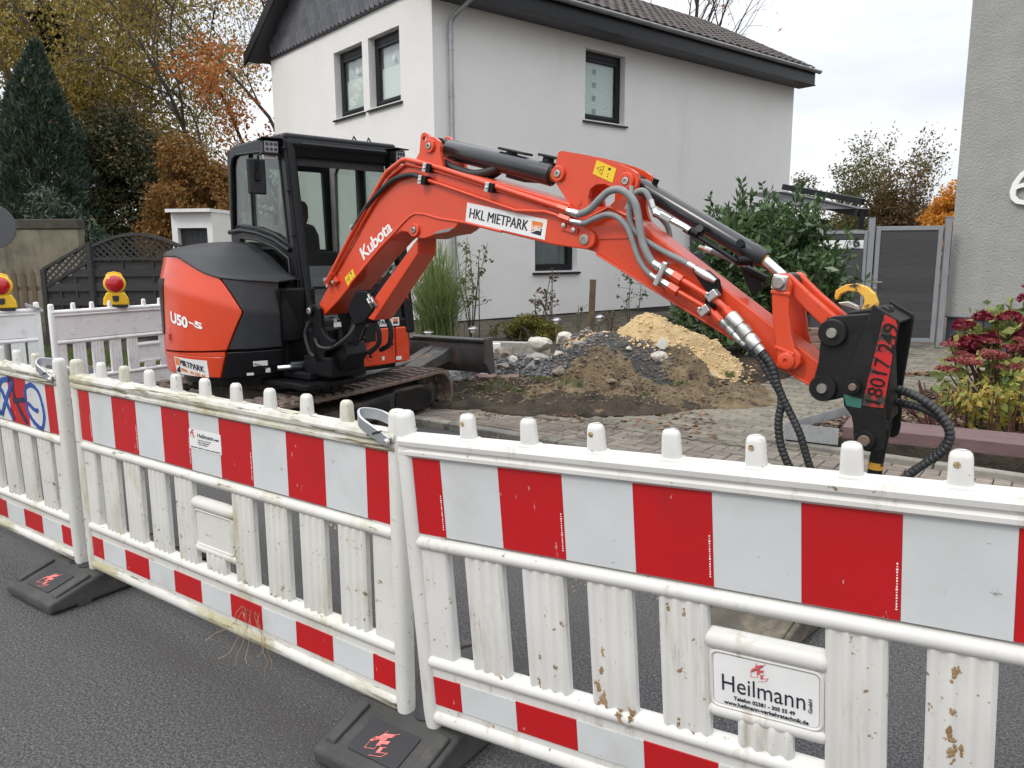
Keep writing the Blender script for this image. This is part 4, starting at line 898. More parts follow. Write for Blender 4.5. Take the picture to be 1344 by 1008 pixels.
# --- right bed
MAT['hydra'] = leafmat('hydrangea_bloom', [(.16, .009, .022), (.24, .017, .038), (.10, .008, .016), (.28, .03, .055)], .25)
MAT['sedum'] = leafmat('sedum_bloom', [(.22, .04, .045), (.30, .07, .07), (.16, .03, .03), (.34, .12, .09)], .2)
MAT['leaf_yg'] = leafmat('yellowing_leaf', [(.45, .33, .05), (.30, .30, .06), (.18, .24, .06), (.52, .40, .11), (.40, .20, .05)], .35)
MAT['leaf_green'] = leafmat('bed_leaf', [(.10, .16, .05), (.17, .23, .07), (.28, .30, .08), (.36, .32, .09)], .3)
MAT['stalk'] = mat('red_stalk', (.06, .02, .018), (.10, .04, .03), 9, .7)
def flower_bush(name, label, loc, heads, hm, lm, seed, leaf_lobes, nl, ls, flat=.5, ps=.016, per=150):
    r = np.random.default_rng(seed); t = empty(name, loc, 0, label, 'flowering plant'); m = MB()
    for (x, y, z, rad) in heads:
        m.tube([(x * .25, y * .25, 0), (x * .8, y * .8, z * .6), (x, y, z)], [.009, .007, .005], 5, False)
        d = r.normal(size=(per, 3)); d /= np.linalg.norm(d, axis=1)[:, None]; d[:, 2] = np.abs(d[:, 2]) * 1.0 - .25; P = np.array([x, y, z]) + d * np.array([rad, rad, rad * flat]) * r.uniform(.7, 1.05, per)[:, None]
        V, F = leaf_quads(P, ps, r, .7); raw_mesh('flower_head', V, F, hm, t)
    raw_mesh('stems', np.array(m.v), np.array(m.f), MAT['stalk'], t, True)
    P = clump_points(nl, leaf_lobes, r, .4); V, F = leaf_quads(P, ls, r, .5); raw_mesh('leaves', V, F, lm, t); return t
r2 = random.Random(8)
hh = [(.02 + r2.uniform(-.5, .6), r2.uniform(-.35, .3), .62 + r2.uniform(-.18, .2), r2.uniform(.075, .115)) for _ in range(20)] + [(-.28, -.1, .62, .10), (-.12, -.15, .80, .11), (.1, -.1, .98, .12), (.22, 0, 1.1, .12), (.3, -.1, .9, .12), (-.40, -.15, .48, .09), (.0, -.2, .66, .11)]
flower_bush('hydrangea', 'crimson hydrangea bush with mophead blooms by the grey house', (4.62, 7.1, .16), hh, MAT['hydra'], MAT['leaf_green'], 101, [(0, 0, .45, .6, .4, .45), (.1, .1, .7, .4, .3, .3)], 520, .06, .8, .022, 150)
sd_ = [(r2.uniform(-.55, .75), r2.uniform(-.3, .3), .52 + r2.uniform(-.12, .14), r2.uniform(.06, .10)) for _ in range(30)] + [(-.5, -.15, .50, .09), (-.35, -.2, .58, .1), (-.2, -.2, .46, .1), (-.6, 0, .42, .09)]
flower_bush('sedum', 'brick red flat headed sedum in front of the hydrangea', (4.28, 6.45, .16), sd_, MAT['sedum'], MAT['leaf_green'], 102, [(0, 0, .28, .7, .35, .28), (.3, -.1, .3, .5, .3, .26)], 900, .05, .32, .014, 150)
def leafy(name, label, loc, lobes, lm, seed, n, ls, stalks, stalk_h):
    r = np.random.default_rng(seed); t = empty(name, loc, 0, label, 'plant'); P = clump_points(n, lobes, r, .3); P = P[P[:, 2] > .02]; V, F = leaf_quads(P, ls, r, .5, 0, .1, .3); raw_mesh('leaves', V, F, lm, t); m = MB()
    for i in range(stalks):
        a = r.uniform(0, 2 * PI); b = np.array([r.uniform(-.35, .35), r.uniform(-.15, .15), 0]); m.tube([b, b + np.array([r.normal() * .06, r.normal() * .05, stalk_h * r.uniform(.5, 1)])], [.007, .004], 5, False)
    raw_mesh('stems', np.array(m.v), np.array(m.f), MAT['stalk'], t, True); return t
leafy('yellow_shrub', 'low shrub with yellow and green leaves behind the burgundy sleeper', (3.62, 5.85, .16), [(0, 0, .22, .42, .25, .22), (.35, .05, .22, .35, .25, .22), (-.25, .1, .18, .3, .22, .2)], MAT['leaf_yg'], 111, 520, .042, 26, .42)
leafy('yellow_shrub', 'yellow green leafy clump at the right edge above the sleeper', (4.15, 5.65, .16), [(0, 0, .26, .42, .25, .26), (-.2, -.1, .2, .3, .2, .2)], MAT['leaf_yg'], 112, 460, .042, 14, .4)
leafy('green_perennial', 'green yellow leafy perennial under the sedum flowers', (4.2, 6.2, .16), [(0, 0, .25, .55, .25, .28), (.5, 0, .28, .4, .25, .3)], MAT['leaf_green'], 113, 620, .045, 12, .5)
ct = empty('pruned_stems', (3.17, 5.85, .16), 0, 'cluster of pruned dark red stems in the bark mulch', 'plant'); m = MB(); rr = random.Random(3)
for i in range(12): a = rr.uniform(-.9, .9); L = rr.uniform(.25, .48); m.tube([(.1 + rr.uniform(-.05, .05), rr.uniform(-.04, .04), 0), (.1 - math.sin(a) * L * .8, rr.uniform(-.08, .08), L * math.cos(a) * .95)], [.010, .007], 6)
m.build('stems', MAT['stalk'], ct, smooth=True)
# ================================================================== spoil heaps, stones, garden bits
def heap(name, label, c, rad, h, material, seed, n=46, rough=.12, sc=3.2, power=1.6, z0=.06):
    V, F = [], []; s = Vector((seed * 7.7, seed * 3.1, 0))
    for j in range(n + 1):
        for i in range(n + 1):
            u, v = i / n * 2 - 1, j / n * 2 - 1; x, y = u * rad[0], v * rad[1]; wob = 1 + .22 * mnoise.noise(Vector((u * 1.4, v * 1.4, seed)))
            d = math.hypot(u, v) * wob; f = max(0, 1 - d); f = 1 - (1 - f) ** power
            nz = mnoise.fractal(Vector((x * sc, y * sc, seed * 1.7)), 1.0, 2.1, 5) * rough + abs(mnoise.noise(Vector((x * 7, y * 7, seed)))) * rough * .5
            z = h * f + nz * min(1, f * 3.5) - (.10 if f <= 0 else 0); V.append((x, y, z0 + z))
    F = [(j * (n + 1) + i, j * (n + 1) + i + 1, (j + 1) * (n + 1) + i + 1, (j + 1) * (n + 1) + i) for j in range(n) for i in range(n)]
    o = raw_mesh(name, V, F, material, None, True); o.location = (c[0], c[1], 0)
    return tag(o, label, 'heap')
heap('loam_heap', 'brown loam heap spread along the pavement edge in front of the sand', (1.1, 8.15, 0), (1.75, 1.15), .20, MAT['loam'], 3, 56, .12, 3.0, 1.5)
heap('sand_heap', 'yellow sand heap behind the dark grit', (1.72, 9.35, 0), (1.22, .95), .70, MAT['sand'], 5, 54, .10, 2.6, 1.25, .12)
heap('sand_heap', 'low shoulder of yellow sand left behind the dark grit', (1.0, 9.35, 0), (.75, .55), .52, MAT['sand'], 6, 36, .12, 3.5, 1.3, .12)
heap('grit_heap', 'dark grey grit heap leaning on the yellow sand', (1.12, 8.62, 0), (1.05, .80), .60, MAT['grit'], 7, 50, .06, 4, 1.35, .10)
heap('loam_heap', 'small ochre clod heap in front of the dark grit', (.92, 7.98, 0), (.55, .40), .46, MAT['loam'], 9, 30, .16, 4.5, 1.3, .12)
heap('loam_heap', 'brown clod heap at the right end below the sand', (1.80, 8.45, 0), (.46, .40), .44, MAT['loam'], 11, 30, .15, 4.5, 1.3, .14)
heap('rubble_heap', 'dark gravel heap with stones beside the dozer blade', (.12, 9.1, 0), (.85, .75), .22, MAT['grit'], 13, 40, .07, 5, 1.4, .12)
heap('soil_bank', 'dark soil bank along the pavement behind the track', (-.15, 7.95, 0), (1.0, .62), .16, MAT['soil'], 15, 40, .10, 4, 1.4, .08)
heap('soil_bank', 'dark soil strip along the pavement in front of the loam', (.75, 7.35, 0), (1.1, .36), .14, MAT['soil'], 17, 40, .08, 5, 1.4, .07)
_b = bmesh.new(); bmesh.ops.create_icosphere(_b, subdivisions=1, radius=1); ICO_V = [tuple(v.co) for v in _b.verts]; ICO_F = [tuple(v.index for v in f.verts) for f in _b.faces]; _b.free()
def crumbly(name, n, c, rad, size, material, seed, zf):
    r = random.Random(seed); m = MB()
    for k in range(n):
        a = r.uniform(0, 2 * PI); d = math.sqrt(r.random()); x, y = c[0] + rad[0] * d * math.cos(a), c[1] + rad[1] * d * math.sin(a); s = size * r.uniform(.4, 1.4); z = zf(x, y, d)
        fx, fy, fz = r.uniform(.7, 1.2), r.uniform(.6, 1.0), r.uniform(.45, .8); ca, sa = math.cos(a), math.sin(a); vs = []
        for p in ICO_V:
            q = r.uniform(.72, 1.12); u, v = p[0] * fx * q, p[1] * fy * q; vs.append((x + s * (u * ca - v * sa), y + s * (u * sa + v * ca), z + s * (p[2] * fz * q + .15)))
        m.add(vs, ICO_F)
    return m.build(name, material, kind='stuff', fix=False)
from mathutils.bvhtree import BVHTree
bvs = []
for o in bpy.data.objects:
    if o.type == 'MESH' and o.name.split('.')[0] in ('loam_heap', 'sand_heap', 'grit_heap', 'rubble_heap', 'soil_bank', 'garden_soil'):
        bvs.append(BVHTree.FromPolygons([o.matrix_basis @ v.co for v in o.data.vertices], [tuple(p.vertices) for p in o.data.polygons]))
def top_z(x, y):
    z = -.1
    for b in bvs:
        h = b.ray_cast(Vector((x, y, 3)), Vector((0, 0, -1)))
        if h[0] is not None: z = max(z, h[0].z)
    return z
MAT['grit_bits'] = mat('grit_bits', (.1, .1, .1), rough=.75, island=[(.05, .052, .058), (.10, .10, .11), (.16, .155, .15), (.03, .03, .034)])
MAT['clod'] = mat('clod', (.2, .14, .08), rough=.95, island=[(.13, .095, .058), (.085, .062, .04), (.20, .15, .09), (.05, .038, .028), (.24, .185, .115)])
MAT['sand_bits'] = mat('sand_bits', (.5, .36, .18), rough=.95, island=[(.50, .36, .18), (.60, .46, .26), (.42, .29, .14)])
o = crumbly('gravel', 2200, (.15, 8.95), (.95, .85), .030, MAT['grit_bits'], 2, lambda x, y, d: top_z(x, y)); o['label'] = 'loose dark gravel spilling beside the dozer blade'
o = crumbly('gravel', 900, (1.08, 8.42), (.75, .5), .015, MAT['grit_bits'], 3, lambda x, y, d: top_z(x, y)); o['label'] = 'loose grit lying on the dark heap'
o = crumbly('soil_clods', 1700, (1.0, 8.05), (1.6, .9), .019, MAT['clod'], 4, lambda x, y, d: top_z(x, y)); o['label'] = 'brown clods of loam over the front of the heap'
o = crumbly('sand_lumps', 900, (1.75, 9.2), (1.15, .9), .022, MAT['sand_bits'], 5, lambda x, y, d: top_z(x, y)); o['label'] = 'lumps of yellow sand on the sand heap'
o = crumbly('soil_clods', 1100, (-.3, 8.05), (1.2, .55), .018, MAT['clod'], 6, lambda x, y, d: top_z(x, y)); o['label'] = 'dark clods of soil along the pavement edge'
MAT['rock_grey'] = mat('rock_grey', (.26, .25, .23), (.38, .37, .34), 5, .9, bump=(22, .8, .03), dirt=((.14, .11, .075), 4, .5, .7))
MAT['rock_pale'] = mat('rock_pale', (.46, .42, .36), (.60, .57, .52), 5, .9, bump=(22, .8, .03), dirt=((.22, .16, .10), 4, .5, .7))
MAT['rock_brown'] = mat('rock_brown', (.20, .165, .13), (.30, .25, .20), 5, .9, bump=(22, .8, .03), dirt=((.08, .06, .045), 4, .5, .7))
def rock(label, x, y, z, s, material, seed, sc=(1, .8, .7)):
    bm = bmesh.new(); bmesh.ops.create_icosphere(bm, subdivisions=3, radius=1); r = random.Random(seed)
    cuts = [(Vector((r.gauss(0, 1), r.gauss(0, 1), r.gauss(0, 1))).normalized(), r.uniform(.55, .85)) for _ in range(9)]
    for v in bm.verts:
        p = v.co.copy()
        for n_, d in cuts:
            e = p.dot(n_) - d
            if e > 0: p -= n_ * e
        p += p.normalized() * mnoise.fractal(p * 2.2 + Vector((seed, 0, 0)), 1, 2, 3) * .07; v.co = Vector((p.x * sc[0], p.y * sc[1], p.z * sc[2])) * s
    me = bpy.data.meshes.new('rock'); bm.to_mesh(me); bm.free(); me.materials.append(MAT[material])
    o = bpy.data.objects.new('rock', me); link(o); o.location = (x, y, z); o.rotation_euler = (r.uniform(-.3, .3), r.uniform(-.3, .3), r.uniform(0, 6))
    return tag(o, label, 'stone')
for i, a in enumerate([
    ('large pale broken stone left on top of the rubble pile', .36, 9.55, .46, 0.144, 'rock_pale', (1.2, .8, .75)),
    ('second large pale stone touching the dark grit', .66, 9.65, .48, 0.144, 'rock_pale', (1, .9, .85)),
    ('rounded grey boulder in the middle of the rubble', .30, 9.0, .34, 0.115, 'rock_grey', (1.15, .9, .65)),
    ('ochre topped stone at the left end of the rubble', -.12, 9.5, .33, 0.122, 'rock_brown', (1.1, .9, .8)),
    ('pale upright stone in front of the grey boulder', .22, 8.65, .24, 0.094, 'rock_grey', (.9, .8, 1.0)),
    ('white stone at the right foot of the dark grit', 1.60, 8.30, .30, 0.090, 'rock_pale', (1.2, .9, .8)),
    ('small tan pebble on the dark grit slope', 1.27, 8.28, .42, 0.036, 'rock_pale', (1.2, 1, .8)),
    ('small white stone left of the grey boulder', .02, 9.0, .30, 0.065, 'rock_pale', (1.2, .9, .8)),
    ('flat brown stone beside the dozer blade', -.1, 8.75, .24, 0.072, 'rock_brown', (1.3, .9, .6)),
    ('little grey stone under the blade corner', -.30, 8.6, .22, 0.058, 'rock_grey', (1.3, .9, .7)),
    ('blue grey cobble at the left foot of the grit heap', .74, 8.45, .34, 0.072, 'rock_grey', (1.1, .8, .8)),
    ('brown clod stone in the middle of the loam', .50, 8.15, .32, 0.086, 'rock_brown', (1, .9, .8)),
    ('pale flat fragment in front of the ochre clods', 1.0, 7.62, .30, 0.050, 'rock_brown', (1.3, .8, .5))]):
    x, y, z = a[1:4]; rock(a[0], x, y, max(z, top_z(x, y) + a[4] * .3), a[4], a[5], 40 + i, a[6])
def block(name, label, cat, c, d, rot, material, bevel=.008, group=None):
    o = MB().box((0, 0, 0), d).build(name, MAT[material], bevel=bevel); o.location = c; o.rotation_euler = rot; return tag(o, label, cat, group)
MAT['block'] = mat('concrete_block', (.30, .29, .26), (.40, .385, .35), 6, .9, bump=(60, .5, .01), dirt=((.14, .13, .08), 4, .5, .7))
MAT['white_block'] = mat('white_block', (.70, .71, .72), rough=.7)
block('concrete_edging', 'mossy concrete edging block behind the dozer blade', 'edging stone', (.0, 9.95, .34), (1.0, .12, .2), (0, .03, .05), 'block')
block('white_cube', 'small white cube lamp on the concrete edging', 'lamp', (-.19, 9.55, .41), (.095, .095, .12), (0, 0, .1), 'white_block')
block('loose_paver', 'dirty loose paving brick on the soil beside the track end', 'brick', (-.28, 8.25, .22), (.22, .12, .1), (.2, .05, .4), 'old_brick')
block('loose_paver', 'second dirty paving brick right of the first', 'brick', (-.03, 8.2, .22), (.22, .12, .1), (.15, -.1, -.1), 'old_brick')
block('wooden_stake', 'grey wooden stake standing against the house wall', 'stake', (1.18, 11.35, .72), (.085, .06, .95), (0, .03, .1), 'picket')
# broken kerb stone sliding down the sand: an angled piece with a lip
MAT['kerb_pale'] = mat('kerb_pale', (.45, .44, .41), (.55, .54, .51), 6, .85, bump=(60, .4, .008), dirt=((.28, .22, .14), 4, .55, .75))
o = MB().prism([(-.36, -.05), (.36, -.05), (.36, .05), (.26, .05), (.20, -.012), (-.22, -.012), (-.30, .075), (-.36, .075)], -.05, .09).build('broken_kerb', MAT['kerb_pale'], bevel=.008)
o.location = (1.95, 8.62, .36); o.rotation_euler = (R_(-18), R_(33), R_(-18)); tag(o, 'pale broken gutter stone lying on the sand slope', 'kerb stone')
# solar garden lamps
MAT['steel'] = mat('steel', (.55, .56, .57), rough=.28, metal=1)
MAT['frost'] = mat('frosted', (.62, .62, .60), rough=.35)
def solar(label, x, y, z):
    t = empty('garden_lamp', (x, y, 0), 0, label, 'garden lamp', 'small solar lamps along the house bed')
    MB().cyl((0, 0, .1), (0, 0, z - .10), .008, seg=8).build('lamp_stake', MAT['steel'], t, smooth=True)
    MB().lathe([(.020, z - .10), (.034, z - .085), (.038, z - .03), (.03, z - .03)], 12).build('lamp_glass', MAT['frost'], t, smooth=True)
    MB().lathe([(.0, z - .035), (.075, z - .035), (.07, z - .02), (.035, z), (0, z + .004)], 14).build('lamp_cap', MAT['steel'], t, smooth=True)
solar('solar lamp under the ornamental grass, leftmost of the four', -1.17, 10.8, .52); solar('solar lamp just above the right end of the dozer blade', -.55, 10.8, .57)
solar('solar lamp right of the golden shrub', .65, 11.2, .65); solar('solar lamp beside the wooden stake', 1.29, 11.3, .68)

r = random.Random(77)
for i in range(16):
    x, y = r.uniform(-.5, .75), r.uniform(8.35, 9.55); s_ = r.uniform(.045, .085)
    rock('%s broken stone number %d in the rubble by the blade' % (('grey', 'pale', 'brown')[i % 3], i), x, y, top_z(x, y) + s_ * .25, s_, ('rock_grey', 'rock_pale', 'rock_brown')[i % 3], 90 + i, (1.2, .85, .7))
    o = bpy.data.objects[-1] if False else None
for o in list(bpy.data.objects):
    if o.get('label', '').find('broken stone number') >= 0: o['label'] = 'small angular %s stone in the rubble between dozer blade and dark grit' % o['label'].split()[0]; o['group'] = 'small stones in the rubble'
for i, (cx, cy, rr) in enumerate([(-.2, 7.75, .2), (.05, 7.62, .14), (.55, 7.62, .18), (.35, 7.95, .16), (1.75, 7.9, .13), (-.1, 8.35, .2)]):
    pol = [(cx + rr * math.cos(t * PI / 4), cy + rr * .6 * math.sin(t * PI / 4)) for t in range(8)]
    o = blades('grass_tuft', 90, pol, lambda x, y: top_z(x, y), .04, .016, MAT['grass'], 60 + i, .9); o['label'] = 'small tuft of weeds growing in the soil edge'; o['group'] = 'weed tufts in the soil'
# ================================================================== excavator
MAT['orange'] = mat('orange_paint', (.60, .050, .011), (.64, .058, .014), 3, .30, coat=.4, bump=(9, .04, .012), dirt=((.42, .10, .055), 2.2, .54, .80, (1, 1, 2.2)), dirt2=((.30, .17, .11), 48, .665, .70))
MAT['orange_worn'] = mat('orange_worn', (.58, .050, .011), (.62, .057, .014), 3, .40, coat=.2, dirt=((.06, .03, .02), 34, .635, .67), dirt2=((.32, .07, .04), 6, .54, .78), bump=(16, .06, .01))
MAT['black_paint'] = mat('black_paint', (.004, .0045, .0055), (.007, .0075, .009), 5, .36, rvar=.08, spec=.22, bump=(20, .04, .01))
MAT['black_steel'] = mat('black_steel', (.007, .007, .0075), (.014, .0135, .013), 7, .46, spec=.3, dirt=((.07, .055, .042), 14, .64, .76), bump=(26, .25, .006))
MAT['grey_plastic'] = mat('grey_plastic', (.018, .0195, .0225), (.025, .0265, .030), 9, .48, spec=.35, bump=(260, .25, .002))
MAT['cab_frame'] = mat('cab_frame', (.005, .006, .0075), (.008, .009, .011), 4, .30, rvar=.06, spec=.25)
MAT['rubber'] = mat('rubber', (.014, .014, .015), (.022, .022, .023), 20, .6, bump=(40, .2, .004))
MAT['track_rubber'] = mat('track_rubber', (.13, .092, .072), (.19, .137, .108), 6, .88, dirt=((.030, .026, .024), 9, .55, .68), dirt2=((.19, .145, .11), 12, .60, .78), bump=(40, .6, .01))
MAT['lug'] = mat('lug', (.060, .050, .044), (.13, .096, .076), 9, .8, dirt=((.20, .15, .115), 9, .58, .72), bump=(40, .5, .008)); orand(MAT['lug'], .3)
MAT['dirty_steel'] = mat('dirty_steel', (.020, .020, .021), (.04, .036, .034), 6, .6, dirt=((.15, .105, .078), 4, .44, .64), bump=(30, .4, .01))
MAT['blade_steel'] = mat('blade_steel', (.060, .060, .062), (.095, .093, .09), 4, .40, .2, dirt=((.21, .15, .10), 3.5, .50, .68), bump=(24, .25, .008))
MAT['barrel'] = mat('barrel', (.012, .013, .016), (.018, .019, .022), 6, .26, .0, coat=.2)
MAT['chrome'] = mat('chrome', (.78, .78, .78), rough=.10, metal=1)
MAT['fitting'] = mat('fitting', (.50, .50, .49), (.62, .62, .60), 20, .34, .9)
MAT['pin'] = mat('pin', (.34, .32, .28), (.48, .46, .42), 14, .4, .9)
MAT['hose_grey'] = mat('hose_grey', (.17, .185, .185), (.23, .24, .24), 9, .6, bump=(120, .4, .003), dirt=((.30, .28, .25), 14, .6, .75))
MAT['hose_black'] = mat('hose_black', (.020, .021, .023), (.035, .036, .038), 8, .5, dirt=((.12, .11, .10), 18, .62, .8))
MAT['sticker_white'] = mat('sticker_white', (.76, .76, .75), (.70, .70, .69), 8, .45, dirt=((.45, .42, .36), 14, .66, .8))
MAT['ink'] = mat('ink', (.015, .017, .03), rough=.5)
MAT['logo_orange'] = mat('logo_orange', (.72, .20, .04), rough=.5)
MAT['sticker_yellow'] = mat('sticker_yellow', (.78, .52, .02), rough=.45)
MAT['hook_yellow'] = mat('hook_yellow', (.66, .33, .03), (.72, .42, .06), 6, .5, dirt=((.05, .04, .03), 11, .54, .62), bump=(20, .3, .008))
MAT['cab_glass'] = glass('cab_glass', (.58, .64, .615), 1.0)
MAT['seat'] = mat('seat', (.022, .022, .024), (.032, .032, .034), 20, .85)
MAT['seat_brown'] = mat('headrest', (.055, .042, .040), (.07, .055, .052), 20, .85)
MAT['trim'] = mat('cab_trim', (.20, .205, .20), (.26, .265, .26), 6, .75)
MAT['red_plastic'] = mat('red_plastic', (.55, .02, .02), rough=.4)
MAT['lens'] = mat('led_lens', (.25, .26, .27), rough=.15)
MAT['red_worn'] = mat('red_worn', (.50, .012, .014), (.42, .016, .016), 6, .5, dirt=((.045, .036, .030), 9, .50, .56), dirt2=((.03, .026, .024), 26, .58, .63))
MAT['green_worn'] = mat('green_worn', (.03, .13, .10), rough=.55, dirt=((.02, .02, .02), 20, .58, .68))

CX, CY = -2.05, 6.9
ex = empty('excavator', (CX, CY, 0), 0, 'orange red mini excavator with black cab and hydraulic breaker standing behind the barriers', 'excavator')
def frame(ox, oy, deg): return Matrix.Translation((ox - CX, oy - CY, 0)) @ Matrix.Rotation(R_(deg), 4, 'Z')
HF = frame(CX, CY, -47); TF = frame(CX, CY, 60); BF = frame(-1.62, 6.25, -37)
V3 = Vector
# ---------------------------------------------------------------- tracks
def stadium(h, r, zc, n=14, xc=0, sag=0):
    pts = []
    for k in range(n + 1): a = -PI / 2 + PI * k / n; pts.append((xc + h + r * math.cos(a), zc + r * math.sin(a)))
    for k in range(1, 10): u = k / 10; pts.append((xc + h - 2 * h * u, zc + r - sag * math.sin(PI * u)))
    for k in range(n + 1): a = PI / 2 + PI * k / n; pts.append((xc - h + r * math.cos(a), zc + r * math.sin(a)))
    for k in range(1, 10): u = k / 10; pts.append((xc - h + 2 * h * u, zc - r))
    return pts
def path_points(pts, step):
    P = [V3((a, 0, b)) for a, b in pts] + [V3((pts[0][0], 0, pts[0][1]))]; out = []; acc = 0; nxt = 0
    for i in range(len(P) - 1):
        d = (P[i + 1] - P[i]).length; t = (P[i + 1] - P[i]).normalized()
        while nxt <= acc + d: out.append((P[i] + t * (nxt - acc), t)); nxt += step
        acc += d
    return out
lugmesh = {}
for side in (-1, 1):
    yc = side * .73; hw = .20
    outer = stadium(1.03, .225, .225, xc=.06, sag=.012)
    m = MB(TF); n = len(outer)
    inn = stadium(1.03, .193, .225, xc=.06, sag=.012)
    rings = []
    for (xo, zo), (xi, zi) in zip(outer, inn): rings.append([(xo, yc - hw, zo), (xo, yc + hw, zo), (xi, yc + hw, zi), (xi, yc - hw, zi)])
    rings.append(rings[0]); m.loft(rings, caps=False)
    tk = m.build('track', MAT['track_rubber'], ex, smooth=True, bevel=.006)
    if 'lug' not in lugmesh:
        lm = MB(); lm.prism([(-.040, .0), (.040, .0), (.026, .024), (-.026, .024)], -.092, .092, (), 'y'); lugmesh['lug'] = lm.mesh('track_lug'); lugmesh['lug'].materials.append(MAT['lug'])
    steps = path_points(outer, .112)
    for i, (p, t) in enumerate(steps[:-1]):
        a = math.atan2(t.z, t.x)
        for k in (-1, 1):
            q = p + t * (.028 * k); o = bpy.data.objects.new('track_lug', lugmesh['lug']); link(o, tk)
            Ml = Matrix.Translation((q.x, yc + k * .102, q.z)) @ Matrix.Rotation(-a, 4, 'Y') @ Matrix.Rotation(PI, 4, 'X') @ Matrix.Translation((0, 0, -.004)) @ Matrix.Rotation(.18 * k, 4, 'Z')
            o.matrix_basis = TF @ Ml
    # inner guide teeth, visible in the loop
    m = MB(TF)
    for p, t in path_points(inn, .112):
        a = math.atan2(t.z, t.x); Mx = TF @ Matrix.Translation((p.x, yc, p.z)) @ Matrix.Rotation(-a, 4, 'Y')
        b = MB(); b.box((0, .06, .012), (.05, .03, .05)); b.box((0, -.06, .012), (.05, .03, .05)); m.v += [tuple(Mx @ V3(v)) for v in b.v]; base = len(m.v) - len(b.v); m.f += [tuple(base + i for i in f) for f in b.f]
    m.build('guide_teeth', MAT['track_rubber'], tk, kind='stuff')
    m = MB(TF); fr = [(-.95, .13), (.45, .12), (.90, .10), (1.02, .14), (1.06, .22), (1.03, .30), (.92, .345), (.50, .36), (.42, .335), (-.35, .30), (-.95, .30)]
    m.prism(fr, yc - .155, yc + .155); m.build('track_frame', MAT['dirty_steel'], tk, bevel=.02)
    ys = yc + side * .162
    MB(TF).prism([(.42, .13), (.86, .115), (.98, .16), (1.0, .22), (.96, .285), (.80, .33), (.46, .33)], ys - .012, ys + .012).build('frame_cover', MAT['black_steel'], tk, bevel=.008)
    MB(TF).box((.05, ys, .235), (.62, .015, .085)).build('frame_plate', MAT['black_steel'], tk, bevel=.004)
    MB(TF).prism([(.02, .185), (.12, .19), (.12, .24), (.02, .235)], ys - side * -.0085, ys + side * .0105).build('warning_sticker', MAT['sticker_yellow'], tk)
    for x, r_, z in ((1.075, .185, .225), (-.955, .185, .225)):
        MB(TF).lathe([(.04, -.09), (.10, -.09), (.11, -.05), (r_ - .02, -.05), (r_, -.035), (r_, .035), (r_ - .02, .05), (.11, .05), (.10, .09), (.04, .09)], 28, Matrix.Translation((x, yc, z)) @ Matrix.Rotation(PI / 2, 4, 'X')).build('idler_wheel', MAT['dirty_steel'], tk, smooth=True)
    for k in range(5): x = -.62 + k * .31; MB(TF).lathe([(.03, -.12), (.075, -.12), (.085, -.06), (.06, -.05), (.06, .05), (.085, .06), (.075, .12), (.03, .12)], 18, Matrix.Translation((x, yc, .115)) @ Matrix.Rotation(PI / 2, 4, 'X')).build('track_roller', MAT['dirty_steel'], tk, smooth=True)
m = MB(TF); m.box((.05, 0, .36), (1.1, 1.08, .16)).box((0, 0, .28), (.8, .9, .14)).cyl((0, 0, .40), (0, 0, .56), .50, seg=36); m.build('undercarriage', MAT['dirty_steel'], ex, bevel=.012)
# dozer blade
m = MB(TF); cur = [(1.86, .34), (1.80, .40), (1.775, .50), (1.785, .60), (1.83, .685), (1.80, .70), (1.755, .66), (1.735, .58), (1.73, .48), (1.75, .40), (1.80, .335)]
m.prism(cur, -1.04, 1.04); bl = m.build('dozer_blade', MAT['blade_steel'], ex, smooth=True, bevel=.005)
MB(TF).box((1.755, 0, .685), (.06, 2.10, .03), ry=-.3).build('blade_edge', MAT['blade_steel'], bl, bevel=.004)
MB(TF).prism([(1.70, .64), (1.90, .33), (1.82, .33), (1.70, .42)], -.36, .36).build('blade_box', MAT['blade_steel'], bl, bevel=.01)
for s in (-1, 1):
    MB(TF).prism([(1.72, .71), (1.845, .71), (1.90, .33), (1.80, .325), (1.71, .45)], s * 1.055 - .018, s * 1.055 + .018).build('blade_end_plate', MAT['blade_steel'], bl, bevel=.008)
    m = MB(TF); m.loft([[(.55, s * .30 + dy, .36 + dz) for dy, dz in ((-.06, -.05), (.06, -.05), (.06, .05), (-.06, .05))], [(1.35, s * .36 + dy, .44 + dz) for dy, dz in ((-.06, -.06), (.06, -.06), (.06, .05), (-.06, .05))], [(1.74, s * .36 + dy, .50 + dz) for dy, dz in ((-.05, -.10), (.05, -.10), (.05, .10), (-.05, .10))]]); m.build('push_arm', MAT['blade_steel'], bl, bevel=.008)
MB(TF).prism([(1.05, .36), (1.74, .44), (1.74, .60), (1.60, .55), (1.2, .46)], -.62, -.42).build('blade_gusset', MAT['blade_steel'], bl, bevel=.012)
m = MB(TF); m.tube([(.5, 0, .42), (1.25, 0, .52)], .055, 14).build('blade_cylinder', MAT['barrel'], bl, smooth=True); MB(TF).tube([(1.25, 0, .52), (1.66, 0, .57)], .028, 12).build('blade_rod', MAT['chrome'], bl, smooth=True)
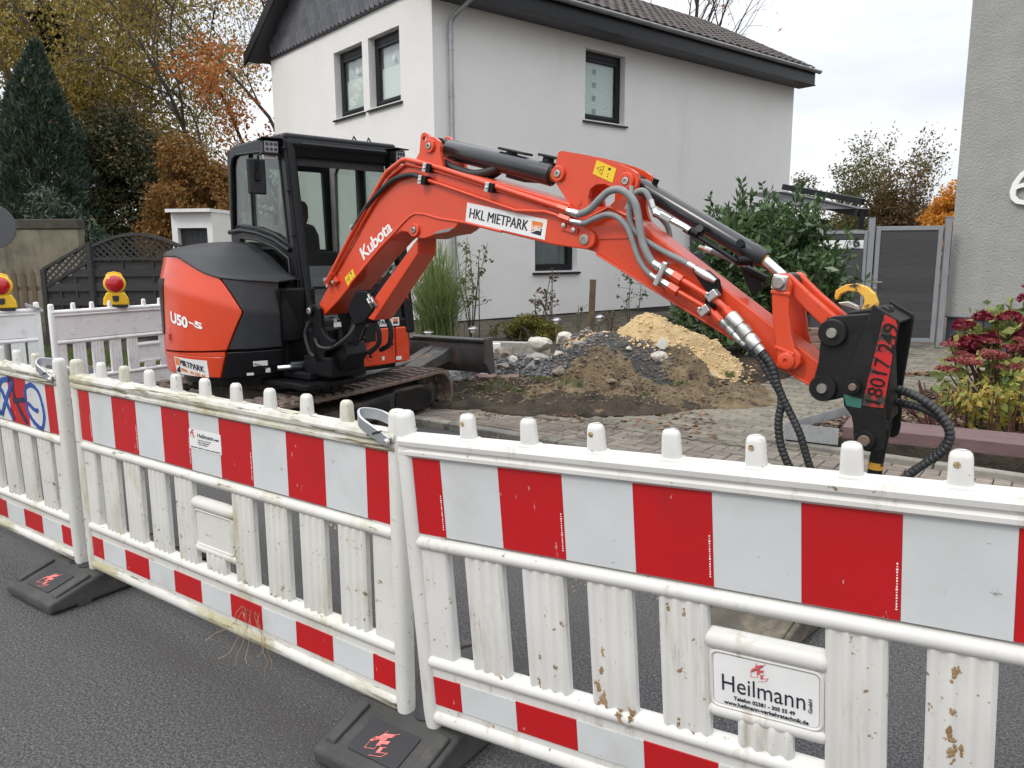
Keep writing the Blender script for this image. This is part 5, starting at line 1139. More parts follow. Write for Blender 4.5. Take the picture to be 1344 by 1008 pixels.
# ---------------------------------------------------------------- upper body: panels on a rounded plan
def ridge_z(t): return float(np.interp(t, [-180, -130, -92, -66, -44, -28], [1.36, 1.36, 1.341, 1.255, 1.146, 1.10]))
def top_z_(t): return float(np.interp(t, [-180, -120, -82, -63, -56, -44, -32, -28], [1.56, 1.57, 1.559, 1.431, 1.396, 1.375, 1.359, 1.352]))
def rad_(t, z):
    b = float(np.interp(t, [-180, -60, -44, -28], [.985, .985, .95, .82])); rz = ridge_z(t)
    if z > rz: b -= .055 * min(1, (z - rz) / .22)
    if z < .80: b -= .02 * (.80 - z) / .2
    return b
def bp(t, z, off=0): r = rad_(t, z) + off; return V3((r * math.cos(R_(t)), r * math.sin(R_(t)), z))
def bord(z): return float(np.interp(z, [.60, .83, 1.146, 1.396], [-57.2, -52.7, -44.3, -56]))
def patch(fn, nu, nv, thick=.03, name='panel', material=None, parent=None, bevel=0, fr=None):
    """curved sheet fn(u,v) with thickness"""
    m = MB(fr if fr is not None else HF); P = [[fn(i / nu, j / nv) for i in range(nu + 1)] for j in range(nv + 1)]; N = (nu + 1) * (nv + 1)
    vs = [p for row in P for p in row]; q = []
    for p in vs: d = V3((p.x, p.y, 0)); d = d.normalized() if d.length > 1e-6 else V3((0, 0, 1)); q.append(p - d * thick)
    fs = []; ix = lambda i, j: j * (nu + 1) + i
    for j in range(nv):
        for i in range(nu): fs.append((ix(i, j), ix(i + 1, j), ix(i + 1, j + 1), ix(i, j + 1))); fs.append((N + ix(i, j), N + ix(i, j + 1), N + ix(i + 1, j + 1), N + ix(i + 1, j)))
    bd = [ix(i, 0) for i in range(nu + 1)] + [ix(nu, j) for j in range(1, nv + 1)] + [ix(i, nv) for i in range(nu - 1, -1, -1)] + [ix(0, j) for j in range(nv - 1, 0, -1)]
    for a, b in zip(bd, bd[1:] + bd[:1]): fs.append((a, N + a, N + b, b))
    m.add(vs + q, fs); return m.build(name, material, parent, smooth=True, ang=28, bevel=bevel)
body = patch(lambda u, v: (lambda z0: (lambda t: bp(t, z0))(-178 + u * (bord(z0) - .5 + 178)))(.795 + v * (.0 + 1)) if False else None, 1, 1) if False else None
def up_patch(t0, t1, zlo, ztop, nu, nv, off=0.0):
    """t0,t1 functions of z; vertical lines clipped by the top curve"""
    def f(u, v):
        ta, tb = t0(1.1), t1(1.1); t = ta + (tb - ta) * u
        for _ in range(6):
            z = zlo(t) + v * (ztop(t) - zlo(t)); ta, tb = t0(z), t1(z); t = ta + (tb - ta) * u
        # keep a crease along the ridge line
        rz = ridge_z(t); zl, zt = zlo(t), ztop(t); k = .62
        if zl < rz < zt: z = zl + (rz - zl) * (v / k) if v < k else rz + (zt - rz) * (v - k) / (1 - k)
        return bp(t, z, off)
    return f
zseam = lambda t: float(np.interp(t, [-180, -100, -52, -28], [.785, .785, .828, .83]))
cwt = patch(up_patch(lambda z: -178, lambda z: bord(z) - .35, lambda t: zseam(t) + .006, lambda t: top_z_(t) - .004, 60, 25), 60, 25, .03, 'engine_cover', MAT['orange'], ex, .006)
side_panel = patch(up_patch(lambda z: bord(z) + .35, lambda z: -28, lambda t: zseam(t) + .01, lambda t: top_z_(t) - .004, 24, 25), 24, 25, .03, 'side_panel', MAT['grey_plastic'], ex, .006)
skirt_o = patch(lambda u, v: (lambda z: bp(-178 + u * (bord(z) - .3 + 178), z, .006))(.612 + v * (.172 if False else .17)), 50, 6, .04, 'counterweight_skirt', MAT['orange'], ex, .008)
def skf(u, v):
    t = -57 + u * 29; zt = zseam(t) - .008; zb = float(np.interp(t, [-57, -28], [.606, .637])); z = zb + v * (zt - zb); t = bord(z) + .3 + u * (-28 - bord(z) - .3); return bp(t, z, .004)
skirt_b = patch(skf, 20, 6, .04, 'skirt_panel', MAT['black_paint'], ex, .006)
# tapering filler so that the orange skirt reaches the seam
patch(lambda u, v: (lambda t: bp(t, .782 + v * (zseam(t) - .006 - .782), .006))(-100 + u * (46.2)), 24, 3, .04, 'skirt_filler', MAT['orange'], skirt_o)
m = MB(HF); core = [tuple(bp(-180 + k * 152 / 40, .7, -.08)[:2]) for k in range(41)] + [(.55, -.1), (.55, .88), (-.4, .92), (-.75, .62)]
m.prism(core, .60, 1.30, (), 'z'); m.build('body_core', MAT['black_paint'], ex)
m = MB(HF); m.prism([(a * .95, b * .95) for a, b in core], .53, .60, (), 'z'); m.build('floor_plate', MAT['black_paint'], ex)
left = patch(lambda u, v: V3((float(np.interp(u, [0, .25, .5, 1], [-.985, -.80, -.45, .60])), float(np.interp(u, [0, .25, .5, 1], [-.03, .62, .93, .945])), .6 + v * .75)), 24, 6, .03, 'left_panel', MAT['orange'], ex)
# hood: dome from the panel edge up to the cab side
def hood(u, v):
    t = -178 + u * 150; e = bp(t, top_z_(t), .004); fi = e.x * .86; zi = float(np.interp(fi, [-.9, -.456, -.123, .147, .32, .42, .7], [1.60, 1.685, 1.645, 1.54, 1.44, 1.368, 1.355])); li = -.15 if t > -150 else -.15 + ( -150 - t) * .003
    a = v * PI / 2; p = V3((e.x + (fi - e.x) * (1 - math.cos(a)), e.y + (li - e.y) * (1 - math.cos(a)), e.z + .004 + (max(zi, e.z + .008) - e.z) * math.sin(a))); return p
m = MB(HF); nu, nv = 60, 12; vs = [hood(i / nu, j / nv) for j in range(nv + 1) for i in range(nu + 1)]; fs = [(j * (nu + 1) + i, j * (nu + 1) + i + 1, (j + 1) * (nu + 1) + i + 1, (j + 1) * (nu + 1) + i) for j in range(nv) for i in range(nu)]
m.add(vs, fs); hd = m.build('hood', MAT['grey_plastic'], ex, smooth=True, fix=False, ang=60); so = hd.modifiers.new('thickness', 'SOLIDIFY'); so.thickness = .02
MB(HF).tube([bp(-178 + 150 * k / 60, top_z_(-178 + 150 * k / 60) - .002, .004) for k in range(61)], .008, 6).build('hood_seal', MAT['rubber'], hd, smooth=True)
MB(HF).box((-.82, .35, 1.25), (.16, .95, .62)).build('rear_cover', MAT['grey_plastic'], ex, bevel=.05)
# rear light strip, latch and lettering on the counterweight
patch(lambda u, v: bp(-112 + u * 13 + v * 5, .92 + v * .46, .006), 6, 10, .012, 'tail_light', MAT['black_paint'], cwt)
patch(lambda u, v: bp(-93.5 + u * 5.5 - v * 1.5, .865 + v * .13, .004), 4, 4, .008, 'fuel_flap', MAT['orange'], cwt, .003)
patch(lambda u, v: bp(-91.2 + u * 2.4, .885 + v * .05, .010), 3, 3, .008, 'flap_latch', MAT['red_worn'], cwt)
def wrap_text(body_, t0, t1, z0, z1, material, parent, off=.004, name='lettering', **kw):
    vs, fs = text_geo(body_, 1, **kw); x0 = min(v[0] for v in vs); x1 = max(v[0] for v in vs); y0 = min(v[1] for v in vs); y1 = max(v[1] for v in vs)
    m = MB(HF); m.add([bp(t0 + (v[0] - x0) / (x1 - x0) * (t1 - t0), z0 + (v[1] - y0) / (y1 - y0) * (z1 - z0) - (.0 if True else 0) - .042 * ((v[0] - x0) / (x1 - x0)), off + (v[2] > 0) * .0008 + v[2] * .3) for v in vs], fs); return m.build(name, material, parent, fix=False)
MAT['decal'] = mat('decal', (.82, .82, .82), rough=.4)
wrap_text('U50', -87.2, -73.0, 1.035, 1.125, MAT['decal'], cwt, bold=.035, spacing=.95)
wrap_text('-5', -72.2, -64.0, 1.030, 1.080, MAT['decal'], cwt, bold=.035)
stk = patch(lambda u, v: bp(-87 + u * 24, .622 + v * .135 - .008 * u, .0085), 12, 4, .002, 'rental_sticker', MAT['sticker_white'], skirt_o)
wrap_text('MIETPARK', -81.6, -65.0, .697, .744, MAT['ink'], skirt_o, .0105, heavy=.024)
wrap_text('0800 - 44 555 44', -81.6, -65.0, .650, .676, MAT['logo_orange'], skirt_o, .0105, bold=.025)
patch(lambda u, v: bp(-86.2 + u * 3.7 * (1 - v * .0), .690 + v * .06, .0098), 3, 3, .001, 'logo_patch', MAT['logo_orange'], skirt_o); patch(lambda u, v: bp(-86.2 + u * 3.7, .632 + v * (.02 + .035 * u), .0098), 3, 3, .001, 'logo_patch', MAT['ink'], skirt_o)
for a, b, c, d, mt, nm in ((-41.5, -35.2, .712, .752, 'sticker_white', 'notice_sticker'), (-36.4, -34.2, .655, .69, 'sticker_white', 'notice_sticker'), (-44.6, -41.6, .642, .662, 'sticker_white', 'notice_sticker')):
    patch(lambda u, v: bp(a + u * (b - a), c + v * (d - c) - .01, .007), 3, 2, .002, nm, MAT[mt], skirt_b)
wrap_text('ACHTUNG', -41.0, -35.8, .712, .733, MAT['ink'], skirt_b, .0092, bold=.02)
# cab's lower right cover and dark front parts
m = MB(HF); m.prism([(.73, -.385), (.62, -.30), (.60, -.10), (.58, .02), (-.2, -.10), (-.2, -.40)], .62, 1.30, (), 'z'); m.build('front_cover', MAT['black_paint'], ex, bevel=.02)
m = MB(HF)
m.loft([[(.69, -.36, .86), (.60, -.12, .86), (.52, -.12, .86), (.40, -.36, .86)], [(.64, -.33, 1.2), (.57, -.12, 1.2), (.40, -.12, 1.2), (.35, -.36, 1.2)], [(.50, -.20, 1.36), (.50, -.12, 1.36), (.36, -.12, 1.36), (.36, -.20, 1.36)]])
m.build('cab_step_cover', MAT['black_paint'], ex, smooth=True, bevel=.02)
fp = MB(HF).prism([(.343, .576), (.414, .765), (.546, .91), (.776, .914), (.776, .585), (.60, .578)], .50, .62, (), 'x').build('front_panel', MAT['orange'], ex, bevel=.012)
fp2 = MB(HF).prism([(.786, .914), (.895, .914), (.926, .885), (.926, .632), (.90, .588), (.786, .584)], .46, .62, (), 'x').build('front_panel', MAT['orange'], ex, bevel=.014)
MB(HF).box((.621, .45, .67), (.006, .21, .16)).build('panel_lid', MAT['orange'], fp, bevel=.003)
for y, z, r_ in ((.50, .668, .036), (.735, .758, .026)):
    MB(HF).lathe([(r_, 0), (r_, .012), (r_ * .72, .012), (r_ * .66, .004), (0, .004)], 20, Matrix.Translation((.619, y, z)) @ Matrix.Rotation(PI / 2, 4, 'Y')).build('lock_rim', MAT['orange'], fp, smooth=True)
    MB(HF).cyl((.619, y, z), (.627, y, z), r_ * .38, seg=12).build('lock', MAT['black_paint'], fp)
patch(lambda u, v: V3((.6225, .808 + .03 * (2 * u - 1), .628 + .017 * (2 * v - 1))), 2, 2, .001, 'notice_sticker', MAT['sticker_white'], fp2); patch(lambda u, v: V3((.6225, .64 + .012 * (2 * u - 1), .64 + .018 * (2 * v - 1))), 2, 2, .001, 'notice_sticker', MAT['sticker_white'], fp)
sk = MB(HF).box((.61, .66, .962), (.004, .34, .075)).build('rental_sticker', MAT['sticker_white'], ex)
text_on('MIETPARK', (.6128, .50, .945), (0, 1, 0), (0, 0, 1), MAT['ink'], sk, .1, frame=HF, fit=(.235, .036), heavy=.022)
MB(HF).box((.6125, .79, .975), (.002, .05, .028)).build('logo_patch', MAT['logo_orange'], sk); MB(HF).box((.6127, .79, .952), (.002, .05, .018)).build('logo_patch', MAT['ink'], sk)
# ---------------------------------------------------------------- cab
cab = MB(HF).box((-.05, .43, 2.515), (.98, 1.10, .07)).build('cab', MAT['cab_frame'], ex, bevel=.032, seg=4)
def beam_mb(p, q, w, d, ref=(1, 0, 0)):
    p, q = V3(p), V3(q); v = (q - p).normalized(); X = V3(ref); X = (X - v * X.dot(v)).normalized(); Y = v.cross(X); m = MB(HF)
    m.loft([[c + X * (sx * w / 2) + Y * (sy * d / 2) for sx, sy in ((-1, -1), (1, -1), (1, 1), (-1, 1))] for c in (p, q)]); return m
beam_mb((.385, -.075, 2.50), (.585, -.055, .80), .10, .10).build('cab_pillar', MAT['cab_frame'], cab, bevel=.018, seg=3)
beam_mb((.445, -.085, 2.48), (.645, -.065, .85), .035, .05).build('pillar_trim', MAT['cab_frame'], cab, bevel=.01)
beam_mb((.385, .945, 2.50), (.585, .945, .85), .10, .10).build('cab_pillar', MAT['cab_frame'], cab, bevel=.018, seg=3)
beam_mb((.50, -.10, 2.455), (.50, .96, 2.455), .0, .0) if False else None
MB(HF).prism([(.30, 2.40), (.40, 2.36), (.455, 2.46), (.43, 2.535), (.30, 2.545)], -.10, .97).build('roof_front_beam', MAT['cab_frame'], cab, bevel=.015, seg=3)
MB(HF).prism([(.41, 2.445), (.455, 2.43), (.47, 2.47), (.42, 2.50)], .02, .88).build('visor_lip', MAT['cab_frame'], cab, bevel=.01)
so_ = [(-.70, 1.25), (-.55, 1.20), (-.2, 1.10), (.1, .95), (.6, .80), (.43, 2.50), (.36, 2.54), (-.55, 2.53), (-.63, 2.50), (-.70, 2.1)]
h1 = [(-.655, 1.80), (-.50, 1.835), (-.12, 1.80), (.20, 1.735), (.425, 1.655), (.345, 2.36), (.28, 2.42), (-.48, 2.455), (-.56, 2.43), (-.60, 2.36)]
h2 = [(-.50, 1.72), (-.12, 1.695), (.20, 1.625), (.425, 1.535), (.44, 1.36), (.36, 1.14), (.20, 1.20), (-.2, 1.35), (-.5, 1.45)]
MB(HF).prism(so_, -.125, -.085, [h1, h2]).build('side_frame', MAT['cab_frame'], cab, bevel=.008)
MB(HF).prism([(a * .999, b) for a, b in h1], -.108, -.102).build('side_window', MAT['cab_glass'], cab)
MB(HF).prism(h2, -.108, -.102).build('side_window', MAT['cab_glass'], cab)
MB(HF).tube([(a, -.128, b) for a, b in h1], .010, 6, closed=True).build('window_seal', MAT['rubber'], cab, smooth=True)
MB(HF).tube([(a, -.128, b) for a, b in h2], .012, 6, closed=True).build('window_seal', MAT['rubber'], cab, smooth=True)
MB(HF).tube([(-.70, -.135, 1.775), (-.45, -.135, 1.79), (-.12, -.135, 1.755), (.20, -.135, 1.69), (.46, -.135, 1.60)], .022, 8).build('window_rail', MAT['cab_frame'], cab, smooth=True)
beam_mb((-.23, -.118, 1.80), (-.23, -.118, 2.44), .02, .02).build('window_bar', MAT['cab_frame'], cab)
for x in (-.56, .17): MB(HF).box((x, -.09, 1.86), (.045, .03, .09)).build('window_clip', MAT['rubber'], cab)
# far (door) side, rear
d1 = [(-.60, .98), (.54, .98), (.40, 2.40), (-.10, 2.40), (-.16, 1.2), (-.60, 1.2)]
MB(HF).prism([(-.70, .9), (.62, .80), (.43, 2.50), (.36, 2.54), (-.55, 2.53), (-.70, 2.45)], .935, .975, [[(-.08, 1.05), (.50, 1.05), (.345, 2.36), (-.08, 2.42)], [(-.62, 1.5), (-.20, 1.5), (-.20, 2.42), (-.55, 2.42), (-.60, 2.36)]]).build('door_frame', MAT['trim'], cab, bevel=.006)
MB(HF).prism([(-.08, 1.05), (.50, 1.05), (.345, 2.36), (-.08, 2.42)], .952, .958).build('door_window', MAT['cab_glass'], cab)
MB(HF).prism([(-.62, 1.5), (-.20, 1.5), (-.20, 2.42), (-.55, 2.42), (-.60, 2.36)], .952, .958).build('side_window', MAT['cab_glass'], cab)
beam_mb((-.08, .92, 1.0), (-.08, .92, 2.45), .05, .05).build('door_pillar', MAT['black_paint'], cab, bevel=.01); beam_mb((-.14, .93, 1.0), (-.14, .93, 2.45), .05, .05).build('door_pillar', MAT['trim'], cab, bevel=.01)
MB(HF).box((.12, .905, 1.75), (.05, .03, .16)).build('door_handle', MAT['rubber'], cab, bevel=.008); MB(HF).box((.36, .90, 1.95), (.035, .04, .22)).build('grab_handle', MAT['rubber'], cab, bevel=.01)
MB(HF).prism([(-.10, 1.25), (.95, 1.25), (.95, 2.52), (-.10, 2.52)], -.74, -.69, [[(-.02, 1.62), (.88, 1.62), (.86, 2.38), (.0, 2.38)]], 'x').build('rear_frame', MAT['cab_frame'], cab, bevel=.008)
MB(HF).prism([(-.02, 1.62), (.88, 1.62), (.86, 2.38), (.0, 2.38)], -.716, -.71, (), 'x').build('rear_window', MAT['cab_glass'], cab)
MB(HF).box((-.08, .43, 2.465), (.84, .98, .02)).build('headliner', MAT['seat'], cab)
MB(HF).box((-.05, .43, .93), (1.15, .98, .06)).build('cab_floor', MAT['rubber'], cab)
# lower front glass with its frame, front sill
T2 = Matrix(((1, 0, -(.585 - .385) / 1.70, .0), (0, 1, 0, 0), (0, 0, 1, 0), (0, 0, 0, 1)))
fx = lambda z: .60 - (z - .80) * (.2 / 1.70)
m = MB(HF); m.add([(fx(.98), .0, .98), (fx(.98), .89, .98), (fx(1.47), .89, 1.47), (fx(1.47), .0, 1.47)] + [(fx(.98) + .006, .0, .98), (fx(.98) + .006, .89, .98), (fx(1.47) + .006, .89, 1.47), (fx(1.47) + .006, .0, 1.47)], [(0, 1, 2, 3), (4, 7, 6, 5), (0, 4, 5, 1), (1, 5, 6, 2), (2, 6, 7, 3), (3, 7, 4, 0)]); m.build('front_glass', MAT['cab_glass'], cab)
MB(HF).box((.57, .44, .94), (.08, .95, .10)).build('front_sill', MAT['cab_frame'], cab, bevel=.015)
MB(HF).tube([(.545, .36, 1.30), (.545, .44, 1.335), (.545, .52, 1.34), (.55, .50, 1.31), (.55, .38, 1.285)], .008, 6).build('wiper_arm', MAT['logo_orange'], cab, smooth=True)
# seat, levers, console
seat = MB(HF).loft([[(-.45 + dx, .42 + dy, z) for dx, dy in ((-.07, -.21 * w), (.07, -.21 * w), (.07, .21 * w), (-.07, .21 * w))] for z, w, dx0 in ((1.25, 1, 0), (1.45, 1.08, 0), (1.75, 1.0, 0), (1.86, .75, 0))]).build('seat', MAT['seat'], cab, bevel=.05, seg=3)
MB(HF).box((-.20, .42, 1.28), (.50, .46, .14)).build('seat_cushion', MAT['seat'], seat, bevel=.05, seg=3)
MB(HF).loft([[(-.48 + dx, .42 + dy, z) for dx, dy in ((-.05, -.13 * w), (.05, -.13 * w), (.05, .13 * w), (-.05, .13 * w))] for z, w in ((1.84, .8), (1.92, 1), (2.02, 1.0), (2.08, .8))]).build('headrest', MAT['seat_brown'], seat, bevel=.04, seg=3)
text_on('K', (-.425, .395, 1.93), (0, 1, 0), (0, 0, 1), MAT['trim'], seat, .08, frame=HF, fit=(.05, .06), bold=.002)
for y in (.12, .74): MB(HF).box((-.05, y, 1.40), (.55, .16, .12)).build('console', MAT['seat'], cab, bevel=.03)
MB(HF).tube([(.20, .74, 1.45), (.22, .74, 1.60), (.20, .74, 1.68)], [.012, .014, .024], 8).build('lever', MAT['rubber'], cab, smooth=True)
MB(HF).tube([(.20, .12, 1.45), (.22, .12, 1.60), (.20, .12, 1.68)], [.012, .014, .024], 8).build('lever', MAT['rubber'], cab, smooth=True)
lv = MB(HF).tube([(.32, .84, 1.35), (.30, .80, 1.66)], .009, 8).build('lever', MAT['rubber'], cab, smooth=True); MB(HF).tube([(.30, .80, 1.66), (.297, .793, 1.75)], [.016, .020], 8).build('lever_grip', MAT['red_plastic'], lv, smooth=True)
MB(HF).box((.42, .45, 1.10), (.06, .6, .22)).build('pedal_box', MAT['seat'], cab, bevel=.02)
# work lights, mirror
def lamp_at(p, yaw):
    M = HF @ Matrix.Translation(p) @ Matrix.Rotation(yaw, 4, 'Z'); m = MB(M); m.box((0, 0, 0), (.09, .13, .11)); w = m.build('work_light', MAT['black_paint'], cab, bevel=.012)
    MB(M).box((.048, 0, 0), (.006, .11, .09)).build('lamp_lens', MAT['lens'], w, bevel=.01)
    for i in range(3):
        for j in range(2): MB(M).cyl((.05, -.035 + i * .035, -.02 + j * .04), (.054, -.035 + i * .035, -.02 + j * .04), .014, seg=10).build('led', MAT['barrel'], w)
    MB(M).prism([(-.06, .058), (.075, .062), (.08, .07), (-.06, .07)], -.085, .085).build('lamp_hood', MAT['cab_frame'], w, bevel=.003); MB(M).box((-.02, 0, -.075), (.03, .1, .03)).build('lamp_bracket', MAT['fitting'], w)
lamp_at((.33, -.20, 2.43), -.15); lamp_at((.48, .95, 2.43), .2)
MB(HF).prism([(.36, 2.30), (.375, 2.30), (.36, 2.46), (.345, 2.46)], .0, .88).build('sun_blind', MAT['seat'], cab)
MB(HF).box((-.55, .42, 1.35), (.22, .86, .5)).build('rear_shelf', MAT['seat'], cab, bevel=.02)
MB(HF).tube([(-.60, .10, 1.6), (-.62, .10, 2.4)], .018, 8).build('inner_post', MAT['trim'], cab, smooth=True)
mi = MB(HF @ Matrix.Translation((.34, -.33, 2.19)) @ Matrix.Rotation(.18, 4, 'Z')).box((0, 0, 0), (.03, .17, .28)).build('mirror', MAT['grey_plastic'], cab, bevel=.025, seg=3)
MB(HF).tube([(.40, -.12, 2.37), (.40, -.30, 2.37), (.385, -.33, 2.35), (.37, -.33, 2.22)], .010, 8).build('mirror_arm', MAT['black_paint'], mi, smooth=True); MB(HF).box((.365, -.33, 2.19), (.03, .04, .07)).build('mirror_clamp', MAT['black_paint'], mi, bevel=.006)
for z in (2.42, 2.08, 1.72, 1.36): MB(HF).cyl((.44 - (2.45 - z) * -.118, -.125, z), (.44 - (2.45 - z) * -.118, -.145, z), .013, seg=8).build('pillar_bolt', MAT['black_paint'], cab)
for y in (.55, .70): MB(HF).tube([(.38, y, 2.54), (.38, y + .02, 2.585), (.38, y + .05, 2.54)], .008, 6).build('roof_loop', MAT['black_paint'], cab, smooth=True)
# ---------------------------------------------------------------- swing bracket and boom
sb_o = [(.151, 1.116), (.17, 1.161), (.215, 1.181), (.264, 1.18), (.304, 1.154), (.312, 1.099), (.318, 1.005), (.356, .952), (.454, .91), (.445, .863), (.334, .808), (.329, .727), (.231, .727), (.224, .8), (.222, .864), (.191, 1.022), (.157, 1.069)]
sb = MB(BF).prism(sb_o, -.17, -.13).build('swing_bracket', MAT['black_paint'], ex, bevel=.010)
MB(BF).prism(sb_o, .13, .17).build('bracket_plate', MAT['black_paint'], sb, bevel=.01)
MB(BF).box((.25, 0, .70), (.34, .34, .16)).cyl((.12, 0, .56), (.12, 0, .98), .13, seg=24).build('bracket_body', MAT['black_paint'], sb, bevel=.012)
MB(BF).prism([(.10, .60), (.42, .66), (.55, .80), (.50, .90), (.36, .84), (.12, .78)], -.10, .10).build('bracket_arm', MAT['black_paint'], sb, bevel=.012)
MB(BF).box((.02, 0, .62), (.42, .46, .06)).box((.05, -.05, .56), (.60, .60, .05)).build('bracket_base', MAT['black_paint'], sb, bevel=.012)
def pin(parent, s, z, n, r_=.024, mt='pin', boss=.045, bm='orange', bt=.02):
    MB(BF).lathe([(boss, -.001), (boss, bt * .8), (boss * .92, bt), (r_ * 1.15, bt), (r_ * 1.1, bt * .6), (0, bt * .6)], 24, Matrix.Translation((s, n, z)) @ Matrix.Rotation(PI / 2, 4, 'X')).build('pin_boss', MAT[bm], parent, smooth=True)
    MB(BF).lathe([(r_, 0), (r_, bt * 1.15), (r_ * .85, bt * 1.3), (r_ * .42, bt * 1.3), (r_ * .40, bt * .9), (0, bt * .9)], 20, Matrix.Translation((s, n, z)) @ Matrix.Rotation(PI / 2, 4, 'X')).build('pin', MAT[mt], parent, smooth=True)
pin(sb, .201, 1.132, -.168, .026, 'pin', .040, 'black_paint')
boom_o = [(.276, 1.093), (.249, 1.185), (.365, 1.318), (.691, 1.672), (.83, 1.836), (.947, 1.985), (1.044, 2.094), (1.136, 2.154), (1.237, 2.179), (1.311, 2.181), (1.564, 2.116), (1.86, 2.044), (2.544, 1.852), (2.602, 1.767), (2.67, 1.704), (2.707, 1.682), (2.725, 1.655), (2.725, 1.621), (2.708, 1.595), (2.669, 1.58), (2.591, 1.59), (2.434, 1.61), (2.076, 1.686), (1.694, 1.758), (1.66, 1.725), (1.6, 1.697), (1.476, 1.684), (1.378, 1.663), (1.321, 1.667), (1.257, 1.688), (1.221, 1.711), (1.162, 1.716), (1.094, 1.686), (1.039, 1.656), (.824, 1.499), (.483, 1.221), (.318, 1.108)]
boom = MB(BF).prism(boom_o, -.125, .125).build('boom', MAT['orange'], ex, bevel=.008)
ear = [(1.311, 2.17), (1.36, 2.231), (1.376, 2.332), (1.39, 2.352), (1.411, 2.356), (1.436, 2.344), (1.45, 2.325), (1.501, 2.316), (1.54, 2.288), (1.549, 2.255), (1.543, 2.223), (1.556, 2.165), (1.575, 2.10)]
circ = lambda c, r_, n=14: [(c[0] + r_ * math.cos(2 * PI * k / n), c[1] + r_ * math.sin(2 * PI * k / n)) for k in range(n)]
for n0, n1 in ((-.128, -.100), (.100, .128)): MB(BF).prism(ear, n0, n1, [circ((1.409, 2.314), .017)]).build('boom_ear', MAT['orange'], boom, bevel=.005)
pin(boom, 1.461, 2.263, -.127, .022, boss=.044); pin(boom, 1.301, 1.723, -.124, .022, boss=.045); pin(boom, 2.654, 1.638, -.124, .030, boss=.036, bt=.006)
MB(BF).tube([(a, -.126, b) for a, b in [(.62, 1.345), (.95, 1.605), (1.087, 1.70), (1.201, 1.783), (1.267, 1.822), (1.311, 1.834), (1.395, 1.826), (1.518, 1.795), (1.754, 1.760), (2.05, 1.697)]], .009, 8).build('weld_rib', MAT['orange'], boom, smooth=True)
MB(BF).tube([(a, -.124, b) for a, b in [(.95, 1.965), (1.06, 2.07), (1.15, 2.125), (1.25, 2.145), (1.33, 2.14), (1.6, 2.075), (1.9, 2.0), (2.5, 1.838)]], .007, 8).build('weld_rib', MAT['orange'], boom, smooth=True)
MB(BF).prism([(1.50, 1.80 - .09), (1.66, 1.735), (1.61, 1.705), (1.46, 1.69)], -.128, -.122).build('lug_recess', MAT['hose_grey'], boom, bevel=.002)
# stickers on the boom
def quad_sticker(name, pts, n, material, parent, rad_=0):
    return MB(BF).prism(pts, n - .0012, n).build(name, material, parent)
hs = quad_sticker('rental_sticker', [(1.771, 1.887), (2.396, 1.759), (2.376, 1.64), (1.753, 1.768)], -.1255, MAT['sticker_white'], boom)
xd = V3((.625, 0, -.128)).normalized(); yd = V3((.128, 0, .625)).normalized()
O_ = V3((1.753, -.1272, 1.768))
text_on('HKL MIETPARK', O_ + xd * .026 + yd * .029, xd, yd, MAT['ink'], hs, .1, frame=BF, fit=(.475, .062), heavy=.022)
MB(BF).prism([tuple((V3((O_ + xd * a + yd * b))[i] for i in (0, 2))) for a, b in ((.525, .03), (.525, .097), (.605, .097), (.605, .07))], -.1275, -.1265).build('logo_patch', MAT['logo_orange'], hs)
MB(BF).prism([tuple((V3((O_ + xd * a + yd * b))[i] for i in (0, 2))) for a, b in ((.525, .022), (.605, .062), (.605, .018))], -.1275, -.1265).build('logo_patch', MAT['ink'], hs)
text_on('HKL', O_ + xd * .530 + yd * .040, (xd + yd * .08), yd, MAT['sticker_white'], hs, .05, frame=BF, fit=(.07, .030), bold=.02)
kx = V3((1.045 - .742, 0, 1.782 - 1.576)).normalized(); ky = V3((-kx.z, 0, kx.x))
text_on('Kubota', V3((.781, -.1262, 1.515)) + ky * .004, kx, ky, MAT['decal'], boom, .1, frame=BF, fit=(.372, .092), bold=.018, shear=.1, spacing=.92)
def warn(parent, P, n):
    s = quad_sticker('warning_sticker', P, n, MAT['sticker_yellow'], parent); A, B, C_, D = [V3((a, 0, b)) for a, b in P]; at_ = lambda u, v: (A * (1 - u) * (1 - v) + B * u * (1 - v) + C_ * u * v + D * (1 - u) * v)
    tri = [at_(.12, .5), at_(.42, .18), at_(.42, .82)]; MB(BF).tube([(p.x, n - .001, p.z) for p in tri], .0022, 5, closed=True).build('warning_sign', MAT['ink'], s)
    MB(BF).tube([(at_(.27, .5).x, n - .001, at_(.27, .5).z), (at_(.37, .5).x, n - .001, at_(.37, .5).z)], .003, 5).build('warning_sign', MAT['ink'], s)
    for u, v, rr in ((.70, .22, .009), (.70, .58, .004), (.70, .75, .004)): q = at_(u, v); MB(BF).cyl((q.x, n - .0015, q.z), (q.x, n, q.z), rr, seg=8).build('warning_sign', MAT['ink'], s)
warn(boom, [(.561, 1.389), (.655, 1.457), (.68, 1.399), (.595, 1.329)], -.1255)
